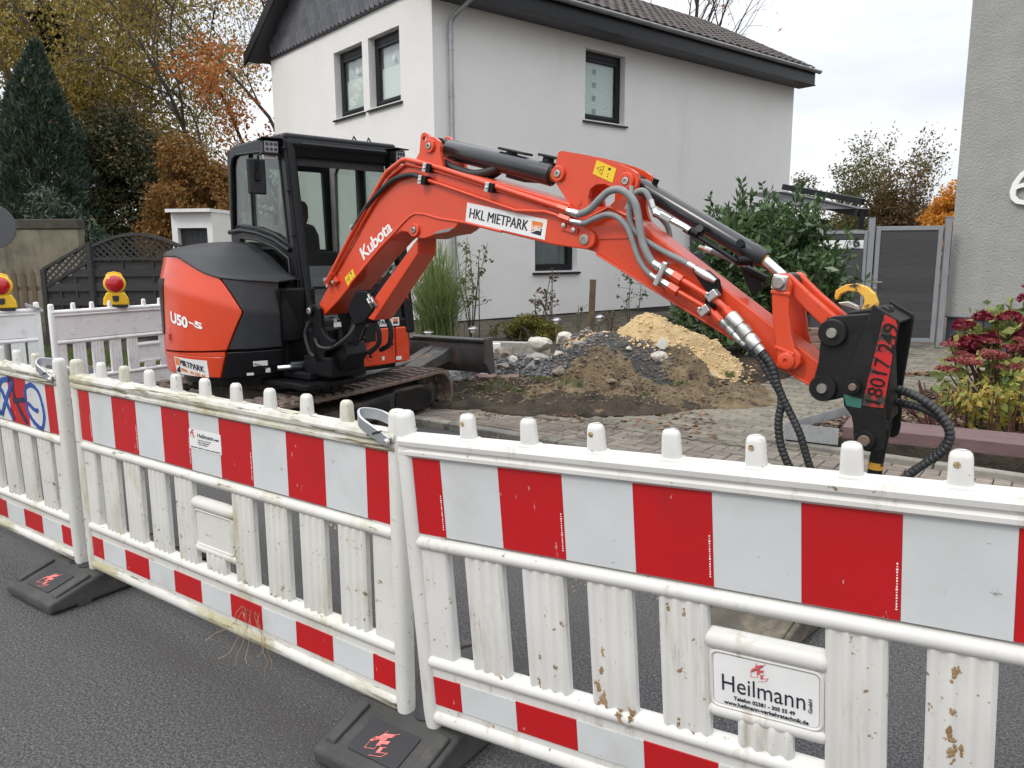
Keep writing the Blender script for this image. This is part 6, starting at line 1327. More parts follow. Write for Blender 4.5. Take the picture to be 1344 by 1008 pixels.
# steel pipes and clamps on the boom
def hosepath(pts, n=None, k=8):
    P = [V3((p[0], n if n is not None else p[2], p[1])) for p in pts]; out_ = []
    P = [P[0] * 2 - P[1]] + P + [P[-1] * 2 - P[-2]]
    for i in range(1, len(P) - 2):
        for j in range(k):
            t = j / k; a, b, c, d = P[i - 1], P[i], P[i + 1], P[i + 2]; out_.append(.5 * ((2 * b) + (c - a) * t + (2 * a - 5 * b + 4 * c - d) * t * t + (3 * b - a - 3 * c + d) * t ** 3))
    out_.append(P[-2]); return out_
def pipe(name, pts, r_, material, parent, n=None, seg=10, smoothk=1):
    P = hosepath(pts, n, smoothk) if smoothk > 1 else [V3((p[0], n if n is not None else p[2], p[1])) for p in pts]
    return MB(BF).tube(P, r_, seg).build(name, MAT[material], parent, smooth=True)
pipe('hydraulic_pipe', [(.423, 1.404), (.759, 1.795), (1.05, 2.105), (1.075, 2.125), (1.22, 2.190), (1.26, 2.192), (1.486, 2.138), (2.547, 1.810)], .017, 'orange', boom, -.148)
pipe('hydraulic_pipe', [(.46, 1.42), (.80, 1.80), (1.08, 2.09), (1.24, 2.165), (1.5, 2.105), (2.4, 1.84)], .012, 'orange', boom, -.136)
pipe('hydraulic_pipe', [(1.387, 2.065), (1.462, 2.041), (2.173, 1.821), (2.393, 1.806), (2.45, 1.79), (2.555, 1.754)], .012, 'orange', boom, -.145)
pipe('boom_hose', [(.70, 1.74), (.844, 1.888), (.965, 1.976), (1.115, 2.06), (1.236, 2.086), (1.321, 2.088), (1.373, 2.07)], .017, 'rubber', boom, -.150, 10, 6)
for s, z in ((1.475, 2.12), (1.43, 2.045), (2.0, 1.965)):
    MB(BF).box((s, -.150, z), (.045, .05, .055), ry=.25).build('pipe_clamp', MAT['black_paint'], boom, bevel=.004); MB(BF).box((s - .025, -.155, z + .003), (.03, .055, .06), ry=.25).cyl((s - .025, -.18, z), (s - .025, -.19, z), .009, seg=6).build('clamp_strap', MAT['fitting'], boom, bevel=.003)
for a, b in (((2.49, 1.828), (2.56, 1.806)), ((2.50, 1.772), (2.575, 1.748))): MB(BF).cyl((a[0], -.150, a[1]), (b[0], -.150, b[1]), .023, seg=6).build('pipe_nut', MAT['orange'], boom)
MB(BF).cyl((.385, -.15, 1.345), (.46, -.15, 1.43), .024, seg=6).build('pipe_nut', MAT['orange'], boom); MB(BF).box((.47, -.135, 1.365), (.06, .03, .05), ry=-.7).build('pipe_bracket', MAT['orange'], boom, bevel=.005)
for s, z in ((.385, 1.375), (.41, 1.33), (.475, 1.36), (.70, 1.76)): MB(BF).cyl((s, -.15, z), (s, -.175, z), .013, seg=8).build('bolt', MAT['fitting'], boom)
MB(BF).prism([(2.485, 1.76), (2.62, 1.70), (2.61, 1.665), (2.50, 1.695)], -.137, -.124).build('pipe_bracket', MAT['orange'], boom, bevel=.004)
for s, z in ((2.523, 1.722), (2.592, 1.693)): MB(BF).lathe([(.014, 0), (.014, .012), (.006, .014), (0, .014)], 10, Matrix.Translation((s, -.137, z)) @ Matrix.Rotation(PI / 2, 4, 'X')).build('bolt', MAT['fitting'], boom)
# hose bundle under the stick cylinder
pipe('boom_hose', [(1.50, 2.16, -.04), (1.62, 2.11, -.05), (1.78, 2.07, -.05), (1.92, 2.09, -.03), (2.02, 2.16, 0)], .028, 'rubber', boom, None, 10, 6)
pipe('boom_hose', [(1.50, 2.14, .03), (1.65, 2.08, .03), (1.85, 2.06, .03), (2.0, 2.14, .03)], .022, 'rubber', boom, None, 10, 6)
# boom lift cylinder with its guard
MB(BF).cyl((1.29, 0, 1.70), (.965, 0, 1.405), .030, seg=18).build('boom_cylinder_rod', MAT['chrome'], boom, smooth=True)
bc = MB(BF).tube([(1.0, 0, 1.437), (.985, 0, 1.423), (.97, 0, 1.41), (.55, 0, 1.03), (.42, 0, .80)], [.055, .066, .058, .058, .05], 20).build('boom_cylinder', MAT['barrel'], ex, smooth=True)
MB(BF).prism([(1.30, 1.675), (1.288, 1.560), (.824, 1.079), (.716, 1.100), (.735, 1.150)], -.095, .095).build('cylinder_guard', MAT['orange'], bc, bevel=.008)
MB(BF).prism([(.656, 1.298), (.766, 1.302), (.868, 1.198), (.83, 1.15), (.72, 1.055), (.622, 1.034), (.54, 1.15)], -.105, .06).build('lamp_box', MAT['black_paint'], bc, bevel=.012)
for p in ((.80, 1.27), (.83, 1.25), (.79, 1.24)): MB(BF).tube([(p[0], -.11, p[1]), (p[0] + .03, -.12, p[1] - .03), (p[0] + .035, -.10, p[1] - .06)], .012, 6).build('fitting', MAT['fitting'], bc, smooth=True)
for i, pts in enumerate([[(.60, 1.05, -.06), (.56, .95, -.12), (.42, .86, -.16), (.30, .86, -.18), (.25, .92, -.18)], [(.70, 1.08, .02), (.72, .98, .05), (.68, .88, .08), (.55, .80, .10)], [(.78, 1.10, .07), (.80, 1.0, .1), (.74, .88, .14), (.60, .82, .18)], [(.64, 1.06, -.02), (.52, .92, 0), (.40, .80, .05)], [(.58, 1.02, .06), (.46, .90, .1), (.30, .74, .12)], [(.20, 1.05, -.19), (.16, .95, -.2), (.20, .82, -.2), (.24, .78, -.19)]]):
    pipe('hydraulic_hose', pts, .020 if i in (1, 2) else .014, 'rubber', bc, None, 8, 6)
m = MB(HF); r5 = random.Random(6)
for k in range(9): m.box((.72, .10 + k * .045, 1.02 + (k % 2) * .02), (.05, .025, .03))
m.build('manifold_fittings', MAT['fitting'], ex, kind='stuff')
MB(HF).box((.66, .26, .92), (.12, .50, .22)).build('valve_block', MAT['black_steel'], ex, bevel=.01); MB(HF).box((.735, .20, .985), (.012, .22, .04)).build('valve_plate', MAT['sticker_white'], ex)
MB(HF).cyl((.80, -.36, .68), (.86, -.05, .68), .045, seg=16).build('swing_cylinder', MAT['barrel'], ex, smooth=True); MB(HF).cyl((.78, -.46, .68), (.80, -.36, .68), .024, seg=12).build('swing_rod', MAT['chrome'], ex, smooth=True)
MB(HF).box((.80, .0, .60), (.30, .50, .05)).build('tow_plate', MAT['black_paint'], ex, bevel=.01)
# stick cylinder
def ram(p0, pj, p1, r_, rr, parent_name):
    p0, pj, p1 = [V3((a, 0, b)) for a, b in (p0, pj, p1)]; d = (pj - p0).normalized()
    c = MB(BF).tube([p0 + d * .03, p0 + d * .06, pj - d * .09, pj - d * .088, pj - d * .01, pj], [r_ * .8, r_, r_, r_ * 1.06, r_ * 1.06, r_ * .9], 28).build(parent_name, MAT['barrel'], ex, smooth=True)
    MB(BF).tube([pj, p1], rr, 18).build('piston_rod', MAT['chrome'], c, smooth=True); MB(BF).tube([pj - d * .004, pj + d * .006], r_ * .62, 18).build('rod_seal', MAT['hook_yellow'], c, smooth=True)
    for q in (p0, p1): MB(BF).cyl((q.x, -.05, q.z), (q.x, .05, q.z), r_ * .95, seg=20).build('cylinder_eye', MAT['black_paint'], c, smooth=True)
    return c, d
c1, d1_ = ram((1.461, 2.263), (2.357, 2.030), (2.459, 2.015), .066, .034, 'stick_cylinder')
for s, z, L in ((2.05, 2.175, .22), (2.33, 2.120, .16)):
    MB(BF).box((s, .02, z + .02), (L, .09, .016), ry=.25).box((s - .03, .02, z - .005), (.05, .06, .05), ry=.25).build('cylinder_valve', MAT['black_steel'], c1, bevel=.004)
MB(BF).tube([(2.0, .0, 2.055), (2.12, .02, 2.02), (2.25, .0, 2.005)], .018, 8).build('valve_pipe', MAT['black_steel'], c1, smooth=True)
# ---------------------------------------------------------------- arm
arm_o = [(2.517, 1.704), (2.70, 1.79), (2.8, 1.817), (2.995, 1.726), (3.193, 1.582), (3.474, 1.389), (3.759, 1.19), (4.018, 1.007), (4.066, .932), (4.045, .865), (3.976, .892), (3.798, .974), (3.598, 1.086), (3.099, 1.349), (2.769, 1.529), (2.697, 1.569), (2.598, 1.592)]
arm = MB(BF).prism(arm_o, -.09, .09).build('arm', MAT['orange_worn'], ex, bevel=.008)
br_o = [(2.454, 2.148), (2.478, 2.153), (2.664, 2.112), (2.762, 2.083), (2.865, 2.05), (2.937, 2.018), (2.973, 1.994), (2.987, 1.957), (2.974, 1.912), (2.951, 1.879), (2.945, 1.82), (2.963, 1.76), (3.0, 1.69), (2.916, 1.64), (2.769, 1.64), (2.60, 1.64), (2.545, 1.70), (2.536, 1.822), (2.516, 1.868), (2.431, 1.977), (2.418, 2.017), (2.426, 2.043)]
hole = [(2.66, 1.874), (2.674, 1.925), (2.712, 1.948), (2.772, 1.948), (2.816, 1.926), (2.839, 1.885), (2.836, 1.847), (2.804, 1.823), (2.767, 1.82), (2.707, 1.822), (2.668, 1.835)]
for n0, n1 in ((-.098, -.070), (.070, .098)): MB(BF).prism(br_o, n0, n1, [hole]).build('arm_plate', MAT['orange'], arm, bevel=.006)
MB(BF).prism([(2.50, 2.135), (2.66, 2.10), (2.655, 2.075), (2.50, 2.11)], -.07, .07).build('arm_top_plate', MAT['orange'], arm, bevel=.005)
MB(BF).prism([(2.90, 2.01), (2.60, 1.72), (2.63, 1.70), (2.94, 1.98)], -.07, .07) if False else None
MB(BF).tube([(2.60, -.098, 1.735), (2.80, -.098, 1.815), (2.97, -.098, 1.745)], .010, 8).build('weld_rib', MAT['orange'], arm, smooth=True)
MB(BF).tube([(2.9, -.0905, 1.75), (3.16, -.0905, 1.34)], .004, 6).build('weld_rib', MAT['orange'], arm, smooth=True)
MB(BF).prism([(2.72, 1.548), (3.10, 1.345), (3.60, 1.082), (3.98, .888), (3.985, .900), (3.60, 1.095), (3.10, 1.36), (2.72, 1.560)], -.105, .105).build('bottom_flange', MAT['orange_worn'], arm, bevel=.004)
pin(arm, 2.459, 2.023, -.098, .022, boss=.046); pin(arm, 2.912, 1.953, -.098, .022, boss=.048)
for s, z in ((2.885, 2.01), (2.60, 1.85)): MB(BF).cyl((s, -.098, z), (s, -.103, z), .016, seg=14).build('plug', MAT['orange'], arm)
MB(BF).cyl((2.912, .098, 1.953), (2.912, .112, 1.953), .048, seg=24).build('pin_boss', MAT['orange'], arm)
warn(arm, [(2.718, 2.083), (2.846, 2.026), (2.822, 1.95), (2.692, 2.008)], -.0995)
c2, d2_ = ram((2.912, 1.953), (3.674, 1.517), (3.805, 1.409), .049, .026, 'bucket_cylinder')
MB(BF).cyl((3.03, 0, 1.93), (3.045, 0, 1.965), .018, seg=10).build('grease_plug', MAT['black_paint'], c2); MB(BF).cyl((3.56, -.04, 1.60), (3.565, -.07, 1.605), .022, seg=12).build('grease_plug', MAT['black_paint'], c2)
# grey hoses with their steel ferrules
def hose(pts, n, r_, material='hose_grey', ferr=True, parent=arm, name='hydraulic_hose', k=8):
    P = hosepath(pts, n, k); h = MB(BF).tube(P, r_, 12).build(name, MAT[material], parent, smooth=True)
    if ferr:
        for a, b, c in ((P[0], P[1], P[2]), (P[-1], P[-2], P[-3])):
            d = (a - c).normalized(); MB(BF).tube([a - d * .045, a - d * .0], [r_ * 1.12, r_ * 1.12], 12).build('ferrule', MAT['fitting'], h, smooth=True); MB(BF).tube([a, a + d * .035], [r_ * .85, r_ * .85], 6).build('hose_nut', MAT['fitting'], h)
    return h
hose([(2.60, 1.793), (2.649, 1.782), (2.717, 1.805), (2.783, 1.858), (2.841, 1.898), (2.905, 1.904), (2.962, 1.874), (3.005, 1.824), (3.027, 1.75), (3.043, 1.665), (3.066, 1.591), (3.115, 1.512), (3.165, 1.480)], -.17, .021)
hose([(2.62, 1.738), (2.68, 1.73), (2.755, 1.756), (2.828, 1.772), (2.894, 1.755), (2.952, 1.704), (2.988, 1.635), (3.025, 1.543), (3.058, 1.49), (3.092, 1.453), (3.145, 1.418)], -.165, .0165)
hose([(2.955, 1.89), (2.948, 1.82), (2.945, 1.77), (2.965, 1.70), (3.02, 1.645), (3.137, 1.578), (3.251, 1.526), (3.345, 1.478)], -.125, .016)
hose([(2.940, 1.83), (2.962, 1.87), (2.995, 1.894), (3.037, 1.888), (3.071, 1.835), (3.085, 1.80)], -.115, .0165)
pipe('hose_fitting', [(3.085, 1.80), (3.10, 1.775), (3.126, 1.764), (3.187, 1.736), (3.276, 1.691), (3.30, 1.675)], .017, 'fitting', arm, -.11, 8)
MB(BF).box((3.165, -.11, 1.748), (.075, .04, .035), ry=.5).build('swivel_joint', MAT['fitting'], arm, bevel=.005)
pipe('cylinder_pipe', [(3.29, 1.678), (3.354, 1.633), (3.56, 1.511)], .012, 'black_paint', c2, -.085); MB(BF).cyl((3.27, -.095, 1.69), (3.34, -.09, 1.65), .024, seg=10).cyl((3.34, -.06, 1.665), (3.35, -.10, 1.685), .022, seg=12).build('pipe_joint', MAT['black_paint'], c2, smooth=True)
MB(BF).cyl((3.555, -.085, 1.515), (3.61, -.02, 1.515), .027, seg=14).build('pipe_joint', MAT['black_paint'], c2, smooth=True)
hose([(2.98, 1.78), (3.02, 1.76), (3.07, 1.70), (3.09, 1.60)], .11, .016, ferr=False); hose([(3.30, 1.58), (3.42, 1.535), (3.52, 1.49)], .10, .014)
MB(BF).prism([(3.50, 1.49), (3.62, 1.45), (3.64, 1.36), (3.58, 1.33)], .09, .10).cyl((3.54, .09, 1.47), (3.66, .09, 1.415), .022, seg=10).build('pipe_bracket', MAT['black_paint'], arm, bevel=.003)
# clamp block, orange pipes and quick couplings along the arm
for (s, z), (s2, z2), r_ in (((3.185, 1.472), (3.245, 1.438), .026), ((3.165, 1.410), (3.225, 1.376), .024)): MB(BF).cyl((s - .03, -.16, z + .017), (s, -.16, z), .022, seg=12).cyl((s + .0, -.16, z), (s2, -.16, z2), r_ * .86, seg=6).build('pipe_coupling', MAT['fitting'], arm, smooth=False)
MB(BF).box((3.175, -.165, 1.445), (.03, .06, .14), ry=.45).build('clamp_block', MAT['fitting'], arm, bevel=.006)
for s, z in ((3.262, 1.428), (3.24, 1.368)): MB(BF).cyl((s - .025, -.16, z + .014), (s + .028, -.16, z - .016), .030, seg=6).build('pipe_nut', MAT['orange'], arm)
pipe('hydraulic_pipe', [(3.283, 1.417), (3.439, 1.334), (3.492, 1.306), (3.525, 1.28), (3.561, 1.246)], .0175, 'orange', arm, -.16); pipe('hydraulic_pipe', [(3.245, 1.365), (3.403, 1.286), (3.455, 1.258), (3.49, 1.232)], .0145, 'orange', arm, -.16)
MB(BF).cyl((3.535, -.16, 1.27), (3.575, -.16, 1.228), .027, seg=6).cyl((3.475, -.16, 1.245), (3.515, -.16, 1.208), .024, seg=6).build('pipe_nut', MAT['orange'], arm)
MB(BF).prism([(3.335, 1.460), (3.417, 1.467), (3.479, 1.418), (3.493, 1.355), (3.468, 1.300), (3.455, 1.235), (3.410, 1.225), (3.413, 1.36)], -.135, -.10).build('hose_bracket', MAT['black_paint'], arm, bevel=.004)
for s, z in ((3.468, 1.337), (3.428, 1.258)): MB(BF).box((s, -.165, z), (.045, .055, .062), ry=.9).cyl((s - .02, -.19, z + .01), (s - .02, -.203, z + .01), .011, seg=6).build('pipe_clamp', MAT['fitting'], arm, bevel=.008)
def coupling(p, q, n, R):
    p = V3((p[0], n, p[1])); q = V3((q[0], n, q[1])); u = lambda t: p + (q - p) * t
    prof_ = [(0, .8), (.04, 1), (.30, 1), (.32, .86), (.36, .86), (.38, 1.08), (.56, 1.08), (.58, .9), (.62, .9), (.64, 1.0), (.84, 1.0), (.86, .78), (1, .78)]
    MB(BF).tube([u(t) for t, _ in prof_], [R * k for _, k in prof_], 16).build('quick_coupling', MAT['fitting'], arm, smooth=True)
coupling((3.56, 1.243), (3.735, 1.060), -.16, .036); coupling((3.50, 1.222), (3.645, 1.088), -.155, .021)
MB(BF).tube([(3.36, -.13, 1.467), (3.42, -.14, 1.435), (3.47, -.145, 1.41)], [.022, .024, .014], 10).build('cap_plug', MAT['fitting'], arm, smooth=True)
# ---------------------------------------------------------------- bucket linkage
link_o = [(3.762, 1.427), (3.785, 1.451), (3.815, 1.457), (3.848, 1.44), (3.862, 1.399), (3.854, 1.333), (3.858, 1.25), (3.875, 1.155), (3.897, 1.084), (3.928, 1.05), (3.927, 1.013), (3.905, .981), (3.864, .972), (3.827, .987), (3.81, 1.029), (3.796, 1.114), (3.774, 1.246), (3.766, 1.355)]
for s in (-1, 1):
    n0, n1 = (-.150, -.112) if s < 0 else (.112, .150)
    lk = MB(BF).prism(link_o, n0, n1).build('guide_link', MAT['orange_worn'], ex, bevel=.010, seg=3)
    y = s * .150
    MB(BF).box((3.805, y, 1.409), (.075, .016, .075), ry=.15).build('pin_plate', MAT['fitting'], lk, bevel=.006); MB(BF).lathe([(.034, 0), (.034, .012), (.026, .022), (0, .022)], 20, Matrix.Translation((3.805, y - (.008 if s < 0 else -.008), 1.409)) @ Matrix.Rotation(PI / 2 if s < 0 else -PI / 2, 4, 'X')).build('pin', MAT['pin'], lk, smooth=True)
    MB(BF).lathe([(.042, 0), (.042, .014), (.034, .018), (.012, .018), (.012, .008), (0, .008)], 20, Matrix.Translation((3.858, y - (.001 if s < 0 else -.001), 1.023)) @ Matrix.Rotation(PI / 2 if s < 0 else -PI / 2, 4, 'X')).build('pin', MAT['orange_worn'], lk, smooth=True)
    MB(BF).box((3.845, y, 1.072), (.105, .014, .018), ry=.35).box((3.812, y, 1.358), (.098, .014, .018), ry=.12).build('link_rib', MAT['orange_worn'], lk, bevel=.004)
text_on('RC8013', (3.868, .110, 1.28), (.10, 0, -1), (1, 0, .10), MAT['rubber'], lk, .04, frame=BF, fit=(.13, .016), bold=.001)
MB(BF).cyl((3.858, -.112, 1.023), (3.858, .112, 1.023), .058, seg=24).build('arm_boss', MAT['orange_worn'], arm, smooth=True)
bar_o = [(3.775, 1.43), (3.80, 1.452), (3.835, 1.452), (3.878, 1.412), (3.946, 1.349), (4.073, 1.246), (4.11, 1.21), (4.11, 1.16), (4.08, 1.13), (4.045, 1.14), (4.008, 1.20), (3.923, 1.275), (3.845, 1.352), (3.79, 1.375)]
bar = MB(BF).prism(bar_o, -.108, -.062).build('bucket_link', MAT['orange_worn'], ex, bevel=.01, seg=3); MB(BF).prism(bar_o, .062, .108).build('link_bar', MAT['orange_worn'], bar, bevel=.01, seg=3)
MB(BF).prism([(3.90, 1.34), (4.04, 1.225), (4.03, 1.205), (3.885, 1.32)], -.062, .062).build('link_web', MAT['orange_worn'], bar, bevel=.006)
# ---------------------------------------------------------------- breaker with its bracket
be_o = [(4.225, 1.273), (4.068, 1.254), (4.036, 1.24), (4.014, 1.203), (4.012, 1.15), (4.008, 1.025), (3.989, .933), (3.99, .879), (4.016, .841), (4.051, .835), (4.101, .85), (4.155, .872), (4.26, .93), (4.30, 1.1)]
bs_o = [(4.242, 1.317), (4.354, 1.251), (4.356, 1.222), (4.325, .838), (4.334, .77), (4.334, .683), (4.327, .638), (4.308, .622), (4.26, .619), (4.21, .639), (4.196, .69), (4.191, .743), (4.18, .786), (4.145, .827), (4.135, .888), (4.143, .933)]
bk = MB(BF).box((4.245, 0, .985), (.15, .20, .46), ry=-.10).build('hydraulic_breaker', MAT['black_steel'], ex, bevel=.02)
for s in (-1, 1):
    MB(BF).prism(be_o, min(s * .112, s * .138), max(s * .112, s * .138)).build('bracket_ear', MAT['black_steel'], bk, bevel=.006)
    MB(BF).prism(bs_o, -.162 if s < 0 else .205, -.138 if s < 0 else .229).build('side_plate', MAT['black_steel'], bk, bevel=.005)
    f = -1 if s < 0 else 1
    for (a, b), R1, R2, y in (((4.07, 1.174), .066, .026, .138), ((4.041, .902), .064, .026, .138), ((4.185, .927), .035, .018, .162 if s < 0 else .229), ((4.251, .676), .046, .027, .162 if s < 0 else .229)):
        M = Matrix.Translation((a, s * y, b)) @ Matrix.Rotation(PI / 2 if s < 0 else -PI / 2, 4, 'X')
        MB(BF).lathe([(R1, 0), (R1, .022), (R1 * .93, .028), (R2, .028), (0, .027)], 28, M).build('pin_collar', MAT['black_steel'], bk, smooth=True)
        MB(BF).lathe([(R2, .02), (R2, .036), (R2 * .85, .042), (0, .042)], 18, M).build('pin', MAT['pin'] if y < .15 else MAT['track_rubber'], bk, smooth=True)
MB(BF).prism([(4.235, 1.300), (4.347, 1.236), (4.340, 1.224), (4.228, 1.288)], -.138, .205).build('top_plate', MAT['black_steel'], bk, bevel=.003)
for k in (-1, 1): MB(BF).tube([(4.27, k * .05 - .025, 1.283), (4.27, k * .05 + .025, 1.283)], .02, 14).build('hole_shade', MAT['rubber'], bk)  # solid dark plugs: their colour stands in for shade inside two holes
MB(BF).prism([(4.165, 1.25), (4.20, 1.25), (4.18, .80), (4.15, .82)], -.112, .112).build('front_plate', MAT['black_steel'], bk, bevel=.004)
MB(BF).prism([(4.22, .83), (4.31, .83), (4.30, .66), (4.23, .66)], -.138, .205).build('tool_bushing', MAT['black_steel'], bk, bevel=.015)
MB(BF).tube([(4.295, 0, .70), (4.277, 0, .56), (4.255, 0, .22), (4.250, 0, .12), (4.245, 0, .02)], [.034, .034, .034, .026, .006], 16).build('chisel', MAT['black_steel'], bk, smooth=True)
MB(BF).cyl((4.275, 0, .535), (4.273, 0, .50), .0355, seg=16).build('chisel_mark', MAT['hook_yellow'], bk)
red = MB(BF).prism([(4.295, 1.273), (4.343, 1.248), (4.353, 1.220), (4.321, .836), (4.226, .840)], -.1665, -.1615).build('number_plate', MAT['red_worn'], bk)
nd = V3((4.318 - 4.262, 0, 1.235 - .855)).normalized(); ny = V3((-nd.z, 0, nd.x)); ns_ = V3((4.305, -.1675, .855))
vs, fs = text_geo('18017 249', .1, bold=-.003, depth=.004); x0 = min(v[0] for v in vs); x1 = max(v[0] for v in vs)
m = MB(BF); m.add([ns_ + nd * ((v[0] - x0) / (x1 - x0) * .375) + ny * (v[1] * .95) + V3((0, -1, 0)) * v[2] for v in vs], fs); m.build('lettering', MAT['black_steel'], red, fix=True)
MB(BF).prism([(4.141, .885), (4.224, .868), (4.223, .825), (4.157, .830)], -.1640, -.1615).build('paint_patch', MAT['green_worn'], bk)
hk = MB(BF).prism([(4.041, 1.322), (4.034, 1.34), (4.038, 1.371), (4.083, 1.399), (4.128, 1.406), (4.18, 1.389), (4.216, 1.357), (4.232, 1.315), (4.232, 1.27), (4.16, 1.27), (4.173, 1.32), (4.166, 1.343), (4.142, 1.364), (4.096, 1.369), (4.063, 1.353), (4.047, 1.325)], -.022, .022).build('lifting_hook', MAT['hook_yellow'], bk, bevel=.012, seg=3)
MB(BF).prism([(4.05, 1.312), (4.099, 1.318), (4.147, 1.297), (4.16, 1.27), (4.115, 1.285), (4.06, 1.300)], -.015, .015).build('hook_latch', MAT['pin'], hk, bevel=.004); MB(BF).prism([(4.115, 1.275), (4.235, 1.295), (4.235, 1.22), (4.09, 1.22)], -.06, .06).build('hook_base', MAT['black_steel'], bk, bevel=.008)
# spiral guarded hoses of the breaker
def spiral(pts, r_, parent=bk):
    P = hosepath(pts, None, 20); L = [0]
    for a, b in zip(P, P[1:]): L.append(L[-1] + (b - a).length)
    n = int(L[-1] / .0045); Q, rr = [], []; j = 0
    for i in range(n + 1):
        d = L[-1] * i / n
        while j < len(L) - 2 and L[j + 1] < d: j += 1
        t = (d - L[j]) / max(1e-6, L[j + 1] - L[j]); Q.append(P[j].lerp(P[j + 1], t)); rr.append(r_ * (1.0 if (i % 5) else .80))
    return MB(BF).tube(Q, rr, 10).build('breaker_hose', MAT['hose_black'], parent, smooth=True, ang=80)
spiral([(3.735, 1.060, -.16), (3.785, 1.00, -.16), (3.823, .888, -.15), (3.842, .82, -.14), (3.832, .70, -.14), (3.851, .583, -.14), (3.899, .471, -.13), (3.98, .33, -.12), (4.10, .24, -.10), (4.25, .26, -.16), (4.36, .38, -.08), (4.414, .486, 0), (4.491, .563, 0), (4.559, .633, 0), (4.582, .695, 0), (4.568, .758, 0), (4.513, .824, 0), (4.428, .88, .0), (4.34, .90, .03)], .021)
spiral([(3.645, 1.088, -.155), (3.714, 1.029, -.14), (3.782, .93, -.14), (3.833, .858, -.145), (3.883, .766, -.14), (3.942, .655, -.14), (3.995, .498, -.13), (4.06, .36, -.11), (4.16, .29, -.09), (4.27, .28, .12), (4.34, .36, .06), (4.399, .456, .02), (4.46, .531, .0), (4.545, .632, .02), (4.575, .708, .02), (4.539, .776, .02), (4.455, .821, .02), (4.34, .835, .05)], .0195)
# ================================================================== barriers, rubber feet, warning lamps
MAT['plastic'] = mat('white_plastic', (.66, .65, .62), (.60, .59, .56), 3, .42, dirt=((.42, .37, .30), 4.5, .54, .74, (4, 4, .55)), dirt2=((.24, .16, .09), 34, .635, .675), bump=(60, .06, .004), rvar=0)
MAT['plastic_mossy'] = mat('mossy_plastic', (.64, .63, .59), (.58, .57, .53), 3, .46, dirt=((.42, .39, .26), 3.0, .50, .72, (2, 2, .6)), dirt2=((.15, .125, .07), 13, .60, .67, (.7, 6, 2.5)), bump=(60, .06, .004))
MAT['mossy_rail'] = mat('mossy_rail', (.62, .61, .57), (.55, .54, .50), 3, .5, dirt=((.36, .33, .20), 2.2, .44, .66, (1.2, 1.5, 1.5)), dirt2=((.11, .09, .05), 7, .54, .64, (.55, 6, 9)), bump=(60, .06, .004))
MAT['plastic_plain'] = mat('plain_plastic', (.78, .78, .775), (.73, .73, .725), 3, .45, dirt=((.48, .46, .42), 4, .52, .76), bump=(60, .05, .004))
MAT['foil_red'] = mat('red_foil', (.47, .008, .012), (.43, .009, .012), 4, .34, dirt=((.50, .34, .28), 30, .655, .685, (1.4, 1, .35)), dirt2=((.34, .014, .016), 2.5, .5, .8), bump=(90, .04, .002))
MAT['foil_white'] = mat('white_foil', (.585, .605, .61), (.54, .555, .56), 4, .36, dirt=((.27, .24, .21), 34, .655, .69, (.55, 1, 1.3)), dirt2=((.47, .465, .44), 2.6, .48, .8), bump=(90, .04, .002))
MAT['mud'] = mat('mud_spot', (.26, .16, .07), (.36, .25, .13), 30, .9, bump=(60, .6, .01))
MAT['foot_rubber'] = mat('foot_rubber', (.035, .035, .034), (.060, .059, .056), 6, .75, dirt=((.12, .115, .10), 5, .56, .78), bump=(70, .5, .006))
MAT['foot_plate'] = mat('foot_plate', (.022, .023, .026), rough=.5)
MAT['logo_red'] = mat('logo_red', (.52, .05, .06), (.58, .16, .16), 30, .5)
MAT['logo_pink'] = mat('logo_pink', (.78, .23, .21), (.62, .12, .12), 60, .5)
MAT['spray_blue'] = mat('spray_blue', (.012, .05, .23), (.02, .08, .32), 20, .5)
MAT['spray_dark'] = mat('spray_dark', (.012, .014, .05), (.02, .02, .05), 20, .5)
MAT['latch_steel'] = mat('latch_steel', (.42, .44, .46), (.50, .52, .54), 9, .4, .75)
BL = 2.1
cache = {}
def rrect(cx, cy, w, d, r_, n=5):
    pts = []
    for sx, sy, a0 in ((1, 1, 0), (-1, 1, 90), (-1, -1, 180), (1, -1, 270)):
        for k in range(n): a = R_(a0 + 90 * k / (n - 1)); pts.append((cx + sx * (w / 2 - r_) + r_ * math.cos(a), cy + sy * (d / 2 - r_) + r_ * math.sin(a)))
    return pts
def put(key, mb, name, material, parent, bevel=0, smooth=True, ang=40):
    """meshes shared by all barriers, one per material"""
    ck = (key, material)
    if ck not in cache:
        o = mb().build(name, MAT[material], parent, smooth=smooth, bevel=bevel, ang=ang); cache[ck] = o.data; return o
    o = bpy.data.objects.new(name, cache[ck]); link(o, parent)
    if bevel: b = o.modifiers.new('bevel', 'BEVEL'); b.width = bevel; b.segments = 2; b.limit_method = 'ANGLE'; b.angle_limit = R_(35)
    return o
def post_mb(cx):
    def f():
        m = MB(); rings = []
        for z, w, d, in ((.098, .050, .050), (.125, .056, .054), (.16, .056, .058), (.70, .058, .060), (.985, .058, .060), (1.005, .054, .056), (1.078, .052, .052), (1.090, .047, .046), (1.096, .034, .03)): rings.append([(x, y, z) for x, y in rrect(cx, 0, w, d, min(w, d) * .42)])
        return m.loft(rings)
    return f
def flange(x0, x1): return lambda: MB().box(((x0 + x1) / 2, .002, .55), (x1 - x0, .036, .86))
rail_prof = [(.020, .966), (.028, .985), (.033, 1.012), (.027, 1.027), (.012, 1.033), (-.012, 1.033), (-.027, 1.027), (-.034, 1.014), (-.032, 1.001), (-.025, .995), (-.024, .990), (-.031, .984), (-.031, .974), (-.022, .966)]
